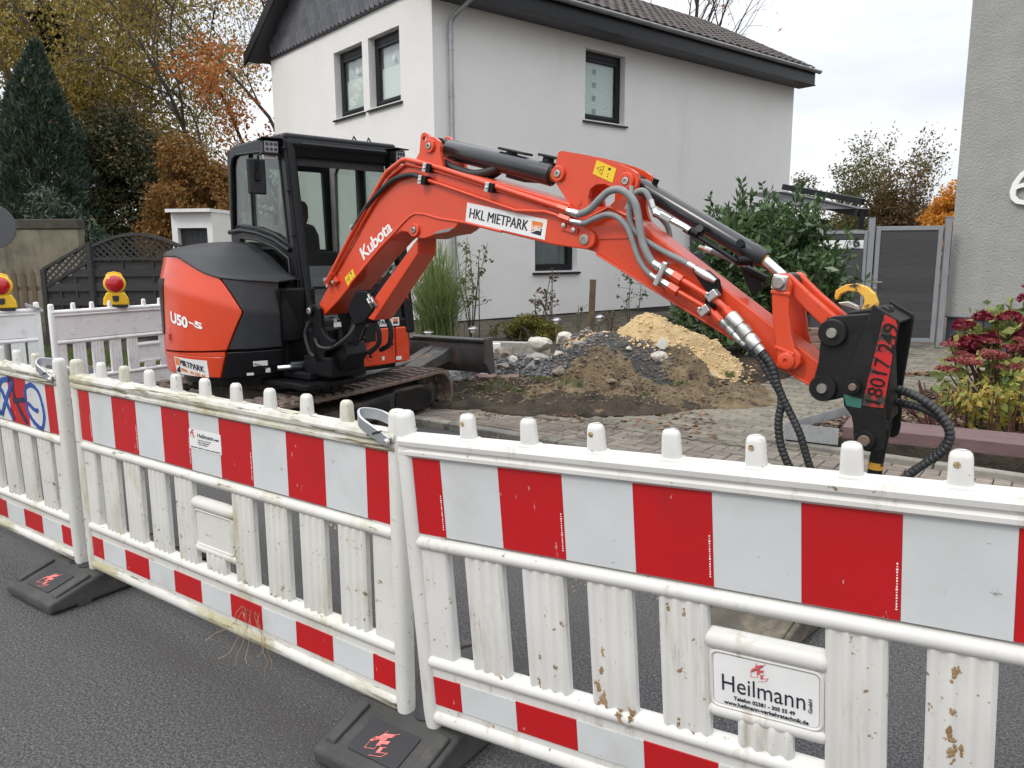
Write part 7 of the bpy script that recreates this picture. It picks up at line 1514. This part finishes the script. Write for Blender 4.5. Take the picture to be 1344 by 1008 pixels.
def tubez(z, r_, x0, x1, sy=1.0, sz=1.0): return lambda: MB().loft([[(x, r_ * sy * math.cos(a) * k, z + r_ * sz * math.sin(a) * k) for a in np.linspace(0, 2 * PI, 17)[:-1]] for x, k in ((x0, .55), (x0 + .006, .85), (x0 + .018, 1), (x1 - .018, 1), (x1 - .006, .85), (x1, .55))])
def slat_mb(x0, x1, z0, z1):
    def f():
        n = 24; w = x1 - x0; pts = []
        for k in range(n + 1):
            u = k / n; e = min(u, 1 - u) * w; y = -.023 + (.009 * (1 - min(1, e / .014)) ** 2) + -.0048 * 0 + .0085 * (1 - math.cos(2 * PI * max(0, min(1, (u - .08) / .84)) * 3)) / 2 * (1 if .08 < u < .92 else 0); pts.append((x0 + u * w, y))
        pts += [(x1, .004), (x0, .004)]
        m = MB(); b = len(pts); rings = []
        for z, k in ((z0, .4), (z0 + .012, .8), (z0 + .03, 1), (z1 - .03, 1), (z1 - .012, .8), (z1, .4)): rings.append([(x, -.010 + (y + .010) * k if y < 0 else y, z) for x, y in pts])
        return m.loft(rings)
    return f
SLATS = [(.237, .363), (.427, .553), (.622, .746), (.816, .937), (1.196, 1.319), (1.390, 1.513), (1.580, 1.706), (1.773, 1.90)]
def skin_y(x):
    for a, b in SLATS:
        if a <= x <= b:
            u = (x - a) / (b - a); e = min(u, 1 - u) * (b - a); return -.023 + .009 * (1 - min(1, e / .014)) ** 2 + (.0085 * (1 - math.cos(2 * PI * max(0, min(1, (u - .08) / .84)) * 3)) / 2 if .08 < u < .92 else 0)
    return -.012
def peg_mb(cx):
    return lambda: MB().loft([[(x, y, z) for x, y in rrect(cx, 0, w, d, .014)] for z, w, d in ((1.022, .066, .056), (1.032, .058, .050), (1.034, .046, .038), (1.086, .042, .034), (1.095, .038, .030), (1.100, .028, .022))])
def ht_logo(M, s, material, parent, name='logo'):
    """a small isometric block emblem with line work"""
    m = MB(M)
    for P in ([(0, .45), (.55, .62), (.55, .74), (.12, .62), (.12, .40), (0, .36)], [(.18, .62), (.62, .78), (.74, .98), (.30, .84)], [(.36, .30), (.52, .35), (.52, .60), (.36, .55)], [(.52, .44), (.74, .52), (.74, .66), (.52, .58)], [(.56, .06), (.70, .10), (.70, .36), (.56, .31)]): m.prism([(a * s, b * s) for a, b in P], -.0006, .0006, (), 'y')
    for a, b in (((.02, .34), (.02, .06)), ((.02, .06), (.40, .16)), ((.40, .16), (.40, .30)), ((.70, .12), (1.0, .22)), ((1.0, .22), (.86, -.0)), ((.86, -.0), (.40, -.12)), ((.30, .84), (.36, 1.0)), ((.62, .78), (.74, .90)), ((.12, .62), (.04, .52)), ((.74, .98), (.86, 1.06)), ((.70, .36), (.80, .40))): m.tube([(a[0] * s, 0, a[1] * s), (b[0] * s, 0, b[1] * s)], .014 * s, 4)
    return m.build(name, MAT[material], parent)
def barrier(label, pose, body='plastic', front=True, plate=False, board_label=False, group=None, scuffs=0, seed=1, latch=(), spots=()):
    t = empty('barrier', (0, 0, 0), 0, label, 'barrier', group); t.matrix_world = pose
    P = lambda key, mb, name, **k: put(key, mb, name, 'mossy_rail' if body == 'plastic_mossy' and key in ('toprail', 'botrail') else body, t, **k)
    P('postL', post_mb(.056), 'end_post'); P('postR', post_mb(BL - .056), 'end_post'); P('flL', flange(.06, .172), 'post_flange', bevel=.012); P('flR', flange(BL - .172, BL - .06), 'post_flange', bevel=.012)
    for x in (.056, BL - .056): put('pin%.2f' % x, lambda: MB().cyl((x, 0, .0), (x, 0, .12), .021, seg=14), 'foot_pin', 'foot_plate', t)
    P('toprail', lambda: MB().prism(rail_prof, .045, BL - .045, (), 'x'), 'top_rail', ang=30)
    P('board', lambda: MB().box((BL / 2, 0, .850), (BL - .10, .030, .236)), 'backing_board', bevel=.004)
    P('midrail', tubez(.706, .026, .065, BL - .065, 1.15, .9), 'middle_rail'); P('lowrail', tubez(.325, .026, .065, BL - .065, 1.15, .9), 'lower_rail'); P('botrail', tubez(.138, .027, .065, BL - .065, 1.1, 1.0), 'bottom_rail')
    P('lowboard', lambda: MB().box((BL / 2, .0, .23), (BL - .10, .028, .17)), 'lower_board', bevel=.004)
    for k in range(9): P('peg%d' % k, peg_mb(.277 + .1932 * k), 'peg')
    sl_ = [(.237, .363), (.427, .553), (.622, .746), (.816, .937), (1.196, 1.319), (1.390, 1.513), (1.580, 1.706), (1.773, 1.90)]
    for i, (a, b) in enumerate(sl_): P('slat%d' % i, slat_mb(a, b, .325, .706), 'slat')
    P('wbar', tubez(.600, .026, .925, 1.206, 1.0, 1.0), 'window_bar'); P('wbar2', tubez(.418, .020, .925, 1.206, 1.0, 1.0), 'window_bar')
    P('wslat', slat_mb(1.003, 1.128, .325, .425), 'slat'); P('plate', lambda: MB().box((1.066, -.002, .508), (.262, .022, .175)), 'label_panel', bevel=.004)
    P('plateframe', lambda: MB().tube([(x, -.013, z) for x, z in rrect(1.066, .505, .248, .140, .018)], .005, 6, closed=True), 'label_frame')
    if front:
        ub = [.083, .183] + [.183 + .193 * k for k in range(1, 10)] + [BL - .083]
        for z0, z1 in ((.736, .9675), (.185, .277)):
            for k in range(11):
                red = k % 2 == 0; nm = 'red_stripe' if red else 'white_stripe'; ml = 'foil_red' if red else 'foil_white'
                put('st%d%.2f' % (k, z0), lambda: MB().box(((ub[k] + ub[k + 1]) / 2, -.0165, (z0 + z1) / 2), (ub[k + 1] - ub[k] - .0006, .004, z1 - z0)), nm, ml, t, smooth=False)
        # tiny white maker print along the right edge of some stripes
        for k in (1, 3, 5, 7):
            mk = 'print%d' % k
            put(mk, lambda: (lambda m: ([m.box((ub[k] - .008, -.0190, .760 + i * .0062), (.0028 if i % 7 else .004, .0008, .0038 if i % 3 else .002)) for i in range(17)], m)[1])(MB()), 'maker_print', 'decal', t, smooth=False)
    else:
        r6 = random.Random(4)
        for i in range(11):
            x, z = .25 + i * .165, .80 + (.10 if i % 2 else .0); put('dim%d' % i, lambda: MB().lathe([(.021, 0), (.021, .004), (.015, .005), (.012, .0015), (0, .0015)], 14, Matrix.Translation((x, -.0148, z)) @ Matrix.Rotation(PI / 2, 4, 'X')), 'dimple', 'hose_grey' if False else body, t)
        for i in range(6): x = .3 + i * .3; put('dl%d' % i, lambda: MB().lathe([(.02, 0), (.02, .004), (.014, .005), (0, .002)], 12, Matrix.Translation((x, -.0138, .23)) @ Matrix.Rotation(PI / 2, 4, 'X')), 'dimple', body, t)
    if plate:
        s = MB().prism(rrect(1.066, .505, .236, .128, .012), -.0155, -.0132).build('label_plate', MAT['sticker_white'], t)
        text_on('Heilmann', (.968, -.0162, .478), (1, 0, 0), (0, 0, 1), MAT['ink'], s, .1, fit=(.187, .041), bold=-.004)
        text_on('Telefon 02381 - 305 55 49', (.995, -.0162, .4585), (1, 0, 0), (0, 0, 1), MAT['ink'], s, .1, fit=(.138, .0098), bold=.018)
        text_on('www.heilmann-verkehrstechnik.de', (.972, -.0162, .4435), (1, 0, 0), (0, 0, 1), MAT['ink'], s, .1, fit=(.19, .0098), bold=.018)
        text_on('GmbH', (1.170, -.0162, .474), (0, 0, 1), (-1, 0, 0), MAT['ink'], s, .1, fit=(.034, .0085), bold=.002)
        ht_logo(Matrix.Translation((1.035, -.0165, .526)), .040, 'logo_red', s)
    if board_label:
        s = MB().box((1.055, -.0195, .862), (.205, .0015, .076)).build('board_label', MAT['sticker_white'], t)
        text_on('Heilmann', (1.010, -.0206, .872), (1, 0, 0), (0, 0, 1), MAT['ink'], s, .1, fit=(.10, .017)); text_on('GmbH', (1.115, -.0206, .873), (1, 0, 0), (0, 0, 1), MAT['ink'], s, .1, fit=(.03, .008))
        ht_logo(Matrix.Translation((.960, -.0208, .868)), .033, 'logo_red', s)
        for i, tx in enumerate(('Absperrungen - Markierungen', 'Schilder - Verkehrstechnik', 'Ampelanlagen')): text_on(tx, (1.010, -.0206, .860 - i * .008), (1, 0, 0), (0, 0, 1), MAT['ink'], s, .1, fit=(.085 - .012 * i, .0045))
        text_on('Telefon 02381 - 305 55 49  www.heilmann-verkehrstechnik.de', (.960, -.0206, .829), (1, 0, 0), (0, 0, 1), MAT['ink'], s, .1, fit=(.19, .0045))
    if plate:
        for k in range(0, 9, 2):
            MB().lathe([(.0065, 0), (.0065, .0015), (0, .0025)], 10, Matrix.Translation((.277 + .1932 * k - .006, -.0178, 1.076)) @ Matrix.Rotation(PI / 2, 4, 'X')).build('peg_plug', MAT['sand'], t)
    for (x, z, rr) in spots:
        m = MB(); r7 = random.Random(int(x * 999 + z * 77))
        for q in range(26):
            a_ = r7.uniform(0, 2 * PI); d_ = abs(r7.gauss(0, .55)) * rr; bx, bz = x + d_ * math.cos(a_) * .7, z + d_ * math.sin(a_) * 1.5; br = rr * r7.uniform(.10, .42) * (1 if d_ < rr else .5); nn = 8
            pts = [(bx + br * .8 * math.cos(2 * PI * k / nn) * r7.uniform(.5, 1.2), bz + br * math.sin(2 * PI * k / nn) * r7.uniform(.6, 1.5)) for k in range(nn)]
            cy = skin_y(bx) if .345 < bz < .68 else -.0315
            m.add([(bx, cy - .0022, bz)] + [(px, (skin_y(px) if .345 < bz < .68 else -.0305) - .0004, pz) for px, pz in pts], [(0, 1 + k, 1 + (k + 1) % nn) for k in range(nn)])
        m.build('mud_stain', MAT['mud'], t, kind='stuff')
    for x, sgn in latch:
        # steel closing loop on the post top: strap bent round the neighbour's post
        l = MB(); L = .115; path = [(x, -.040, 1.002), (x - sgn * .05, -.046, 1.025), (x - sgn * .105, -.050, 1.052), (x - sgn * .135, -.030, 1.068), (x - sgn * .138, .0, 1.07), (x - sgn * .11, .045, 1.055), (x - sgn * .04, .052, 1.03), (x + sgn * .04, .05, 1.012)]
        P_ = [Vector(p) for p in path]; Pp = [P_[0] * 2 - P_[1]] + P_ + [P_[-1] * 2 - P_[-2]]; Q = []
        for i in range(1, len(Pp) - 2):
            for j in range(6): tt = j / 6; a, b, c, d = Pp[i - 1:i + 3]; Q.append(.5 * (2 * b + (c - a) * tt + (2 * a - 5 * b + 4 * c - d) * tt * tt + (3 * b - a - 3 * c + d) * tt ** 3))
        rings = []
        for i, p in enumerate(Q):
            d = (Q[min(i + 1, len(Q) - 1)] - Q[max(i - 1, 0)]).normalized(); upv = Vector((0, 0, 1)); upv = (upv - d * upv.dot(d)).normalized(); s_ = d.cross(upv)
            rings.append([p + upv * a + s_ * b for a, b in ((-.017, -.004), (-.017, .004), (.017, .004), (.017, -.004))])
        lo = l.loft(rings).build('latch', MAT['latch_steel'], t, smooth=True, bevel=.002)
        MB().lathe([(.012, 0), (.012, .006), (.008, .012), (0, .012)], 10, Matrix.Translation((x - sgn * .004, -.044, 1.004)) @ Matrix.Rotation(PI / 2, 4, 'X')).build('latch_bolt', MAT['fitting'], lo, smooth=True)
        MB().prism([(x - sgn * .05 + .035 * math.cos(a), 1.026 - .020 * math.cos(a) * sgn * -1 * .6 + .004 * math.sin(a)) for a in np.linspace(0, 2 * PI, 12)[:-1]], -.0512, -.0502).build('latch_slot', MAT['foot_plate'], lo)
    return t
def pose(x, y, yaw, lean=0, roll=0, dz=0):
    d = Vector((math.cos(yaw) * math.cos(roll), math.sin(yaw) * math.cos(roll), math.sin(roll))); n = Vector((-math.sin(yaw), math.cos(yaw), 0)); u = d.cross(n)
    zz = u * math.cos(lean) + n * math.sin(lean); yy = n * math.cos(lean) - u * math.sin(lean)
    return Matrix(((d.x, yy.x, zz.x, x), (d.y, yy.y, zz.y, y), (d.z, yy.z, zz.z, dz), (0, 0, 0, 1)))
GRP = 'white barriers with red and white boards in the front row'
b3 = barrier('nearest white barrier on the right with a Heilmann name plate', pose(-.285, 2.2125, -.5649, -.0501, .045, .0165), 'plastic', plate=True, group=GRP, seed=3, spots=[(.655, .36, .022), (.64, .40, .012), (.735, .345, .016), (.70, .335, .016), (.46, .36, .010), (1.44, .47, .024), (1.435, .51, .014), (1.44, .645, .014), (1.44, .40, .014), (.84, .66, .008), (.88, .655, .008), (.66, .50, .010), (.65, .44, .014), (1.44, .56, .010), (.47, .44, .008), (.86, .36, .010)])
b2 = barrier('middle white barrier with green grime on its rail and a small board label', pose(-2.0016, 3.4564, -.6257, 0, -.0018, .0047), 'plastic_mossy', board_label=True, group=GRP, seed=2, latch=[(2.045, 1)])
b1 = barrier('left white barrier with blue graffiti on its board', pose(-3.7388, 4.6558, -.6065, -.0199, -.0193, .0453), 'plastic_mossy', group=GRP, seed=1, latch=[(2.045, 1)])
def ribbon(pts, w, material, y, close=False):
    P = [Vector((a, 0, b)) for a, b in pts]; Pp = [P[0] * 2 - P[1]] + P + [P[-1] * 2 - P[-2]]; Q = []
    for i in range(1, len(Pp) - 2):
        for j in range(6): tt = j / 6; a, b, c, d = Pp[i - 1:i + 3]; Q.append(.5 * (2 * b + (c - a) * tt + (2 * a - 5 * b + 4 * c - d) * tt * tt + (3 * b - a - 3 * c + d) * tt ** 3))
    Q.append(P[-1]); m = MB(); r_ = []
    for i, p in enumerate(Q):
        d = (Q[min(i + 1, len(Q) - 1)] - Q[max(i - 1, 0)]).normalized(); s = Vector((-d.z, 0, d.x)); ww = w * (.85 + .3 * random.random()) / 2; r_.append([(p.x + s.x * ww, y, p.z + s.z * ww), (p.x - s.x * ww, y, p.z - s.z * ww), (p.x - s.x * ww, y + .0006, p.z - s.z * ww), (p.x + s.x * ww, y + .0006, p.z + s.z * ww)])
    m.loft(r_); return m.build('graffiti', MAT[material], b1)
ribbon([(1.726, .931), (1.79, .946), (1.85, .92), (1.877, .858), (1.88, .80), (1.85, .746), (1.805, .748), (1.753, .776), (1.715, .82), (1.709, .887), (1.726, .931)], .023, 'spray_blue', -.0196); ribbon([(1.732, .852), (1.786, .829), (1.819, .825), (1.822, .838)], .020, 'spray_blue', -.0204)
ribbon([(1.579, .846), (1.70, .865)], .025, 'spray_dark', -.0212); ribbon([(1.552, .947), (1.589, .948), (1.589, .881), (1.633, .81), (1.70, .745)], .023, 'spray_dark', -.0200); ribbon([(1.597, .943), (1.494, .835), (1.43, .753)], .027, 'spray_blue', -.0208)
ribbon([(1.553, .95), (1.475, .935), (1.441, .899), (1.468, .876), (1.494, .835), (1.56, .745)], .025, 'spray_blue', -.0216); ribbon([(1.442, .916), (1.38, .865), (1.381, .804), (1.425, .756)], .025, 'spray_blue', -.0224); ribbon([(1.403, .912), (1.425, .871), (1.391, .805)], .023, 'spray_blue', -.0228)
# rubber feet
def foot(label, x, y, yaw, logo=True, group='black rubber barrier bases', name='rubber_base', material='foot_rubber'):
    t = empty(name, (x, y, 0), yaw, label, 'barrier base', group)
    pr = [(-.25, .008), (-.25, .052), (-.235, .060), (-.055, .112), (-.03, .118), (.33, .118), (.36, .112), (.55, .06), (.56, .05), (.56, .008)]
    MB().prism(pr, -.205, .205, (), 'x').build('foot_body', MAT[material], t, bevel=.014, seg=3)
    for s in (-1, 1):
        MB().prism([(-.215, .062), (-.055, .110), (-.055, .128), (-.21, .080)], s * .165 - .022, s * .165 + .022, (), 'x').build('foot_rib', MAT[material], t, bevel=.006)
        MB().prism([(.36, .108), (.52, .064), (.515, .082), (.36, .126)], s * .165 - .022, s * .165 + .022, (), 'x').build('foot_rib', MAT[material], t, bevel=.006)
        MB().cyl((s * .045, .0, .10), (s * .045, .0, .122), .034, seg=18).build('post_socket', MAT['foot_plate'], t)
    sl_ = math.atan2(.052, .18); M = Matrix.Translation((0, -.145, .0875)) @ Matrix.Rotation(sl_, 4, 'X')
    if logo:
        MB(M).prism(rrect(0, 0, .20, .125, .01), -.002, .003, (), 'z').build('foot_label', MAT['foot_plate'], t)
        ht_logo(M @ Matrix.Translation((-.045, -.045, .004)) @ Matrix.Rotation(-PI / 2, 4, 'X'), .085, 'logo_pink', t)
    for s in (-1, 1): MB().box((s * .19, -.1, .012), (.035, .06, .02)).build('foot_pad', MAT['foot_rubber'], t)
    return t
foot('black rubber base with pink emblem at the joint left of the middle barrier', -2.05, 3.47, -.60)
foot('black rubber base with pink emblem cut by the bottom edge of the photo', -.315, 2.25, -.595)
MAT['foot_old'] = mat('foot_old', (.055, .048, .038), (.09, .08, .062), 6, .85, dirt=((.19, .16, .11), 4, .52, .7), bump=(50, .6, .008))
foot('dirty brown rubber base lying behind the nearest barrier', 1.02, 3.02, -.75 + PI / 2 * 0, False, None, 'rubber_base', 'foot_old')
# far barriers with warning lamps
far_a = barrier('far white barrier with blank back carrying the right warning lamp', pose(-4.62, 7.64, R_(58)), 'plastic_plain', front=False, group='white far barriers showing their blank backs')
far_b = barrier('far white barrier at the left edge carrying the left warning lamp', pose(-6.28, 6.50, R_(50)), 'plastic_plain', front=False, group='white far barriers showing their blank backs', latch=[(2.085, 1)])
MAT['lamp_yellow'] = mat('lamp_yellow', (.80, .50, .015), (.74, .44, .015), 5, .4)
MAT['lamp_red'] = mat('lamp_red', (.45, .006, .012), rough=.18, coat=.6)
def warn_lamp(label, x, y, z, yaw):
    t = empty('warning_lamp', (x, y, z), yaw, label, 'warning lamp', 'yellow warning lamps with red lenses')
    MB().prism([(-.125, .02), (.125, .02), (.118, .09), (.085, .155), (-.085, .155), (-.118, .09)], -.05, .05).build('lamp_housing', MAT['lamp_yellow'], t, bevel=.014, seg=3)
    MB().box((0, 0, .008), (.22, .08, .03)).build('lamp_foot', MAT['foot_plate'], t, bevel=.004)
    M = Matrix.Translation((0, -.005, .245)) @ Matrix.Rotation(PI / 2, 4, 'X')
    MB().lathe([(.100, -.04), (.108, -.02), (.108, .03), (.100, .045), (.088, .05), (.088, .03), (0, .03)], 36, M).build('lens_ring', MAT['lamp_yellow'], t, smooth=True)
    MB().lathe([(.087, .03), (.087, .055), (.075, .068), (.045, .078), (.015, .082), (0, .082)], 32, M).build('lens', MAT['lamp_red'], t, smooth=True)
    MB().tube([(-.075, 0, .325), (-.055, 0, .352), (0, 0, .365), (.055, 0, .352), (.075, 0, .325)], .009, 8).build('lamp_handle', MAT['lamp_yellow'], t, smooth=True)
    MB().prism([(-.03, .07), (0, .055), (.03, .07), (.03, .12), (-.03, .12)], -.062, -.045).build('lamp_switch', MAT['foot_plate'], t, bevel=.004)
def on_far(b, u): p = b.matrix_world @ Vector((u, 0, 1.03)); return p
p = on_far(far_a, .74); warn_lamp('yellow warning lamp on the far barrier left of the excavator', p.x, p.y, p.z, R_(25))
p = on_far(far_b, 1.74); warn_lamp('yellow warning lamp at the left edge of the photo', p.x, p.y, p.z, R_(28))
for x, y, a in ((-4.5, 7.65, 58), (-4.75, 8.15, 52)): foot('black rubber base under the left end of the far barrier beside the excavator' if a > 55 else 'black rubber base under the right end of the far barrier at the left edge', x, y, R_(a), False, 'rubber bases under the far barriers')
# dry straw caught on the middle barrier, ochre clump on the road
m = MB(); r8 = random.Random(9)
for k in range(9):
    q = b2.matrix_world @ Vector((1.30 + r8.uniform(-.06, .06), -.035, .26)); P = [q]; d = Vector((r8.uniform(-.6, .6), r8.uniform(-.3, 0), -1)).normalized()
    for i in range(9): d = (d + Vector((r8.gauss(0, .45), r8.gauss(0, .25) - .05, r8.gauss(-.15, .3)))).normalized(); P.append(P[-1] + d * r8.uniform(.018, .032))
    m.tube([p for p in P if p.z > .01], .0010, 4)
st = m.build('dry_straw', MAT['sand']); st['kind'] = 'stuff'; st['label'] = 'wisps of dry straw caught under the middle barrier'
# everything under the excavator empty keeps its place
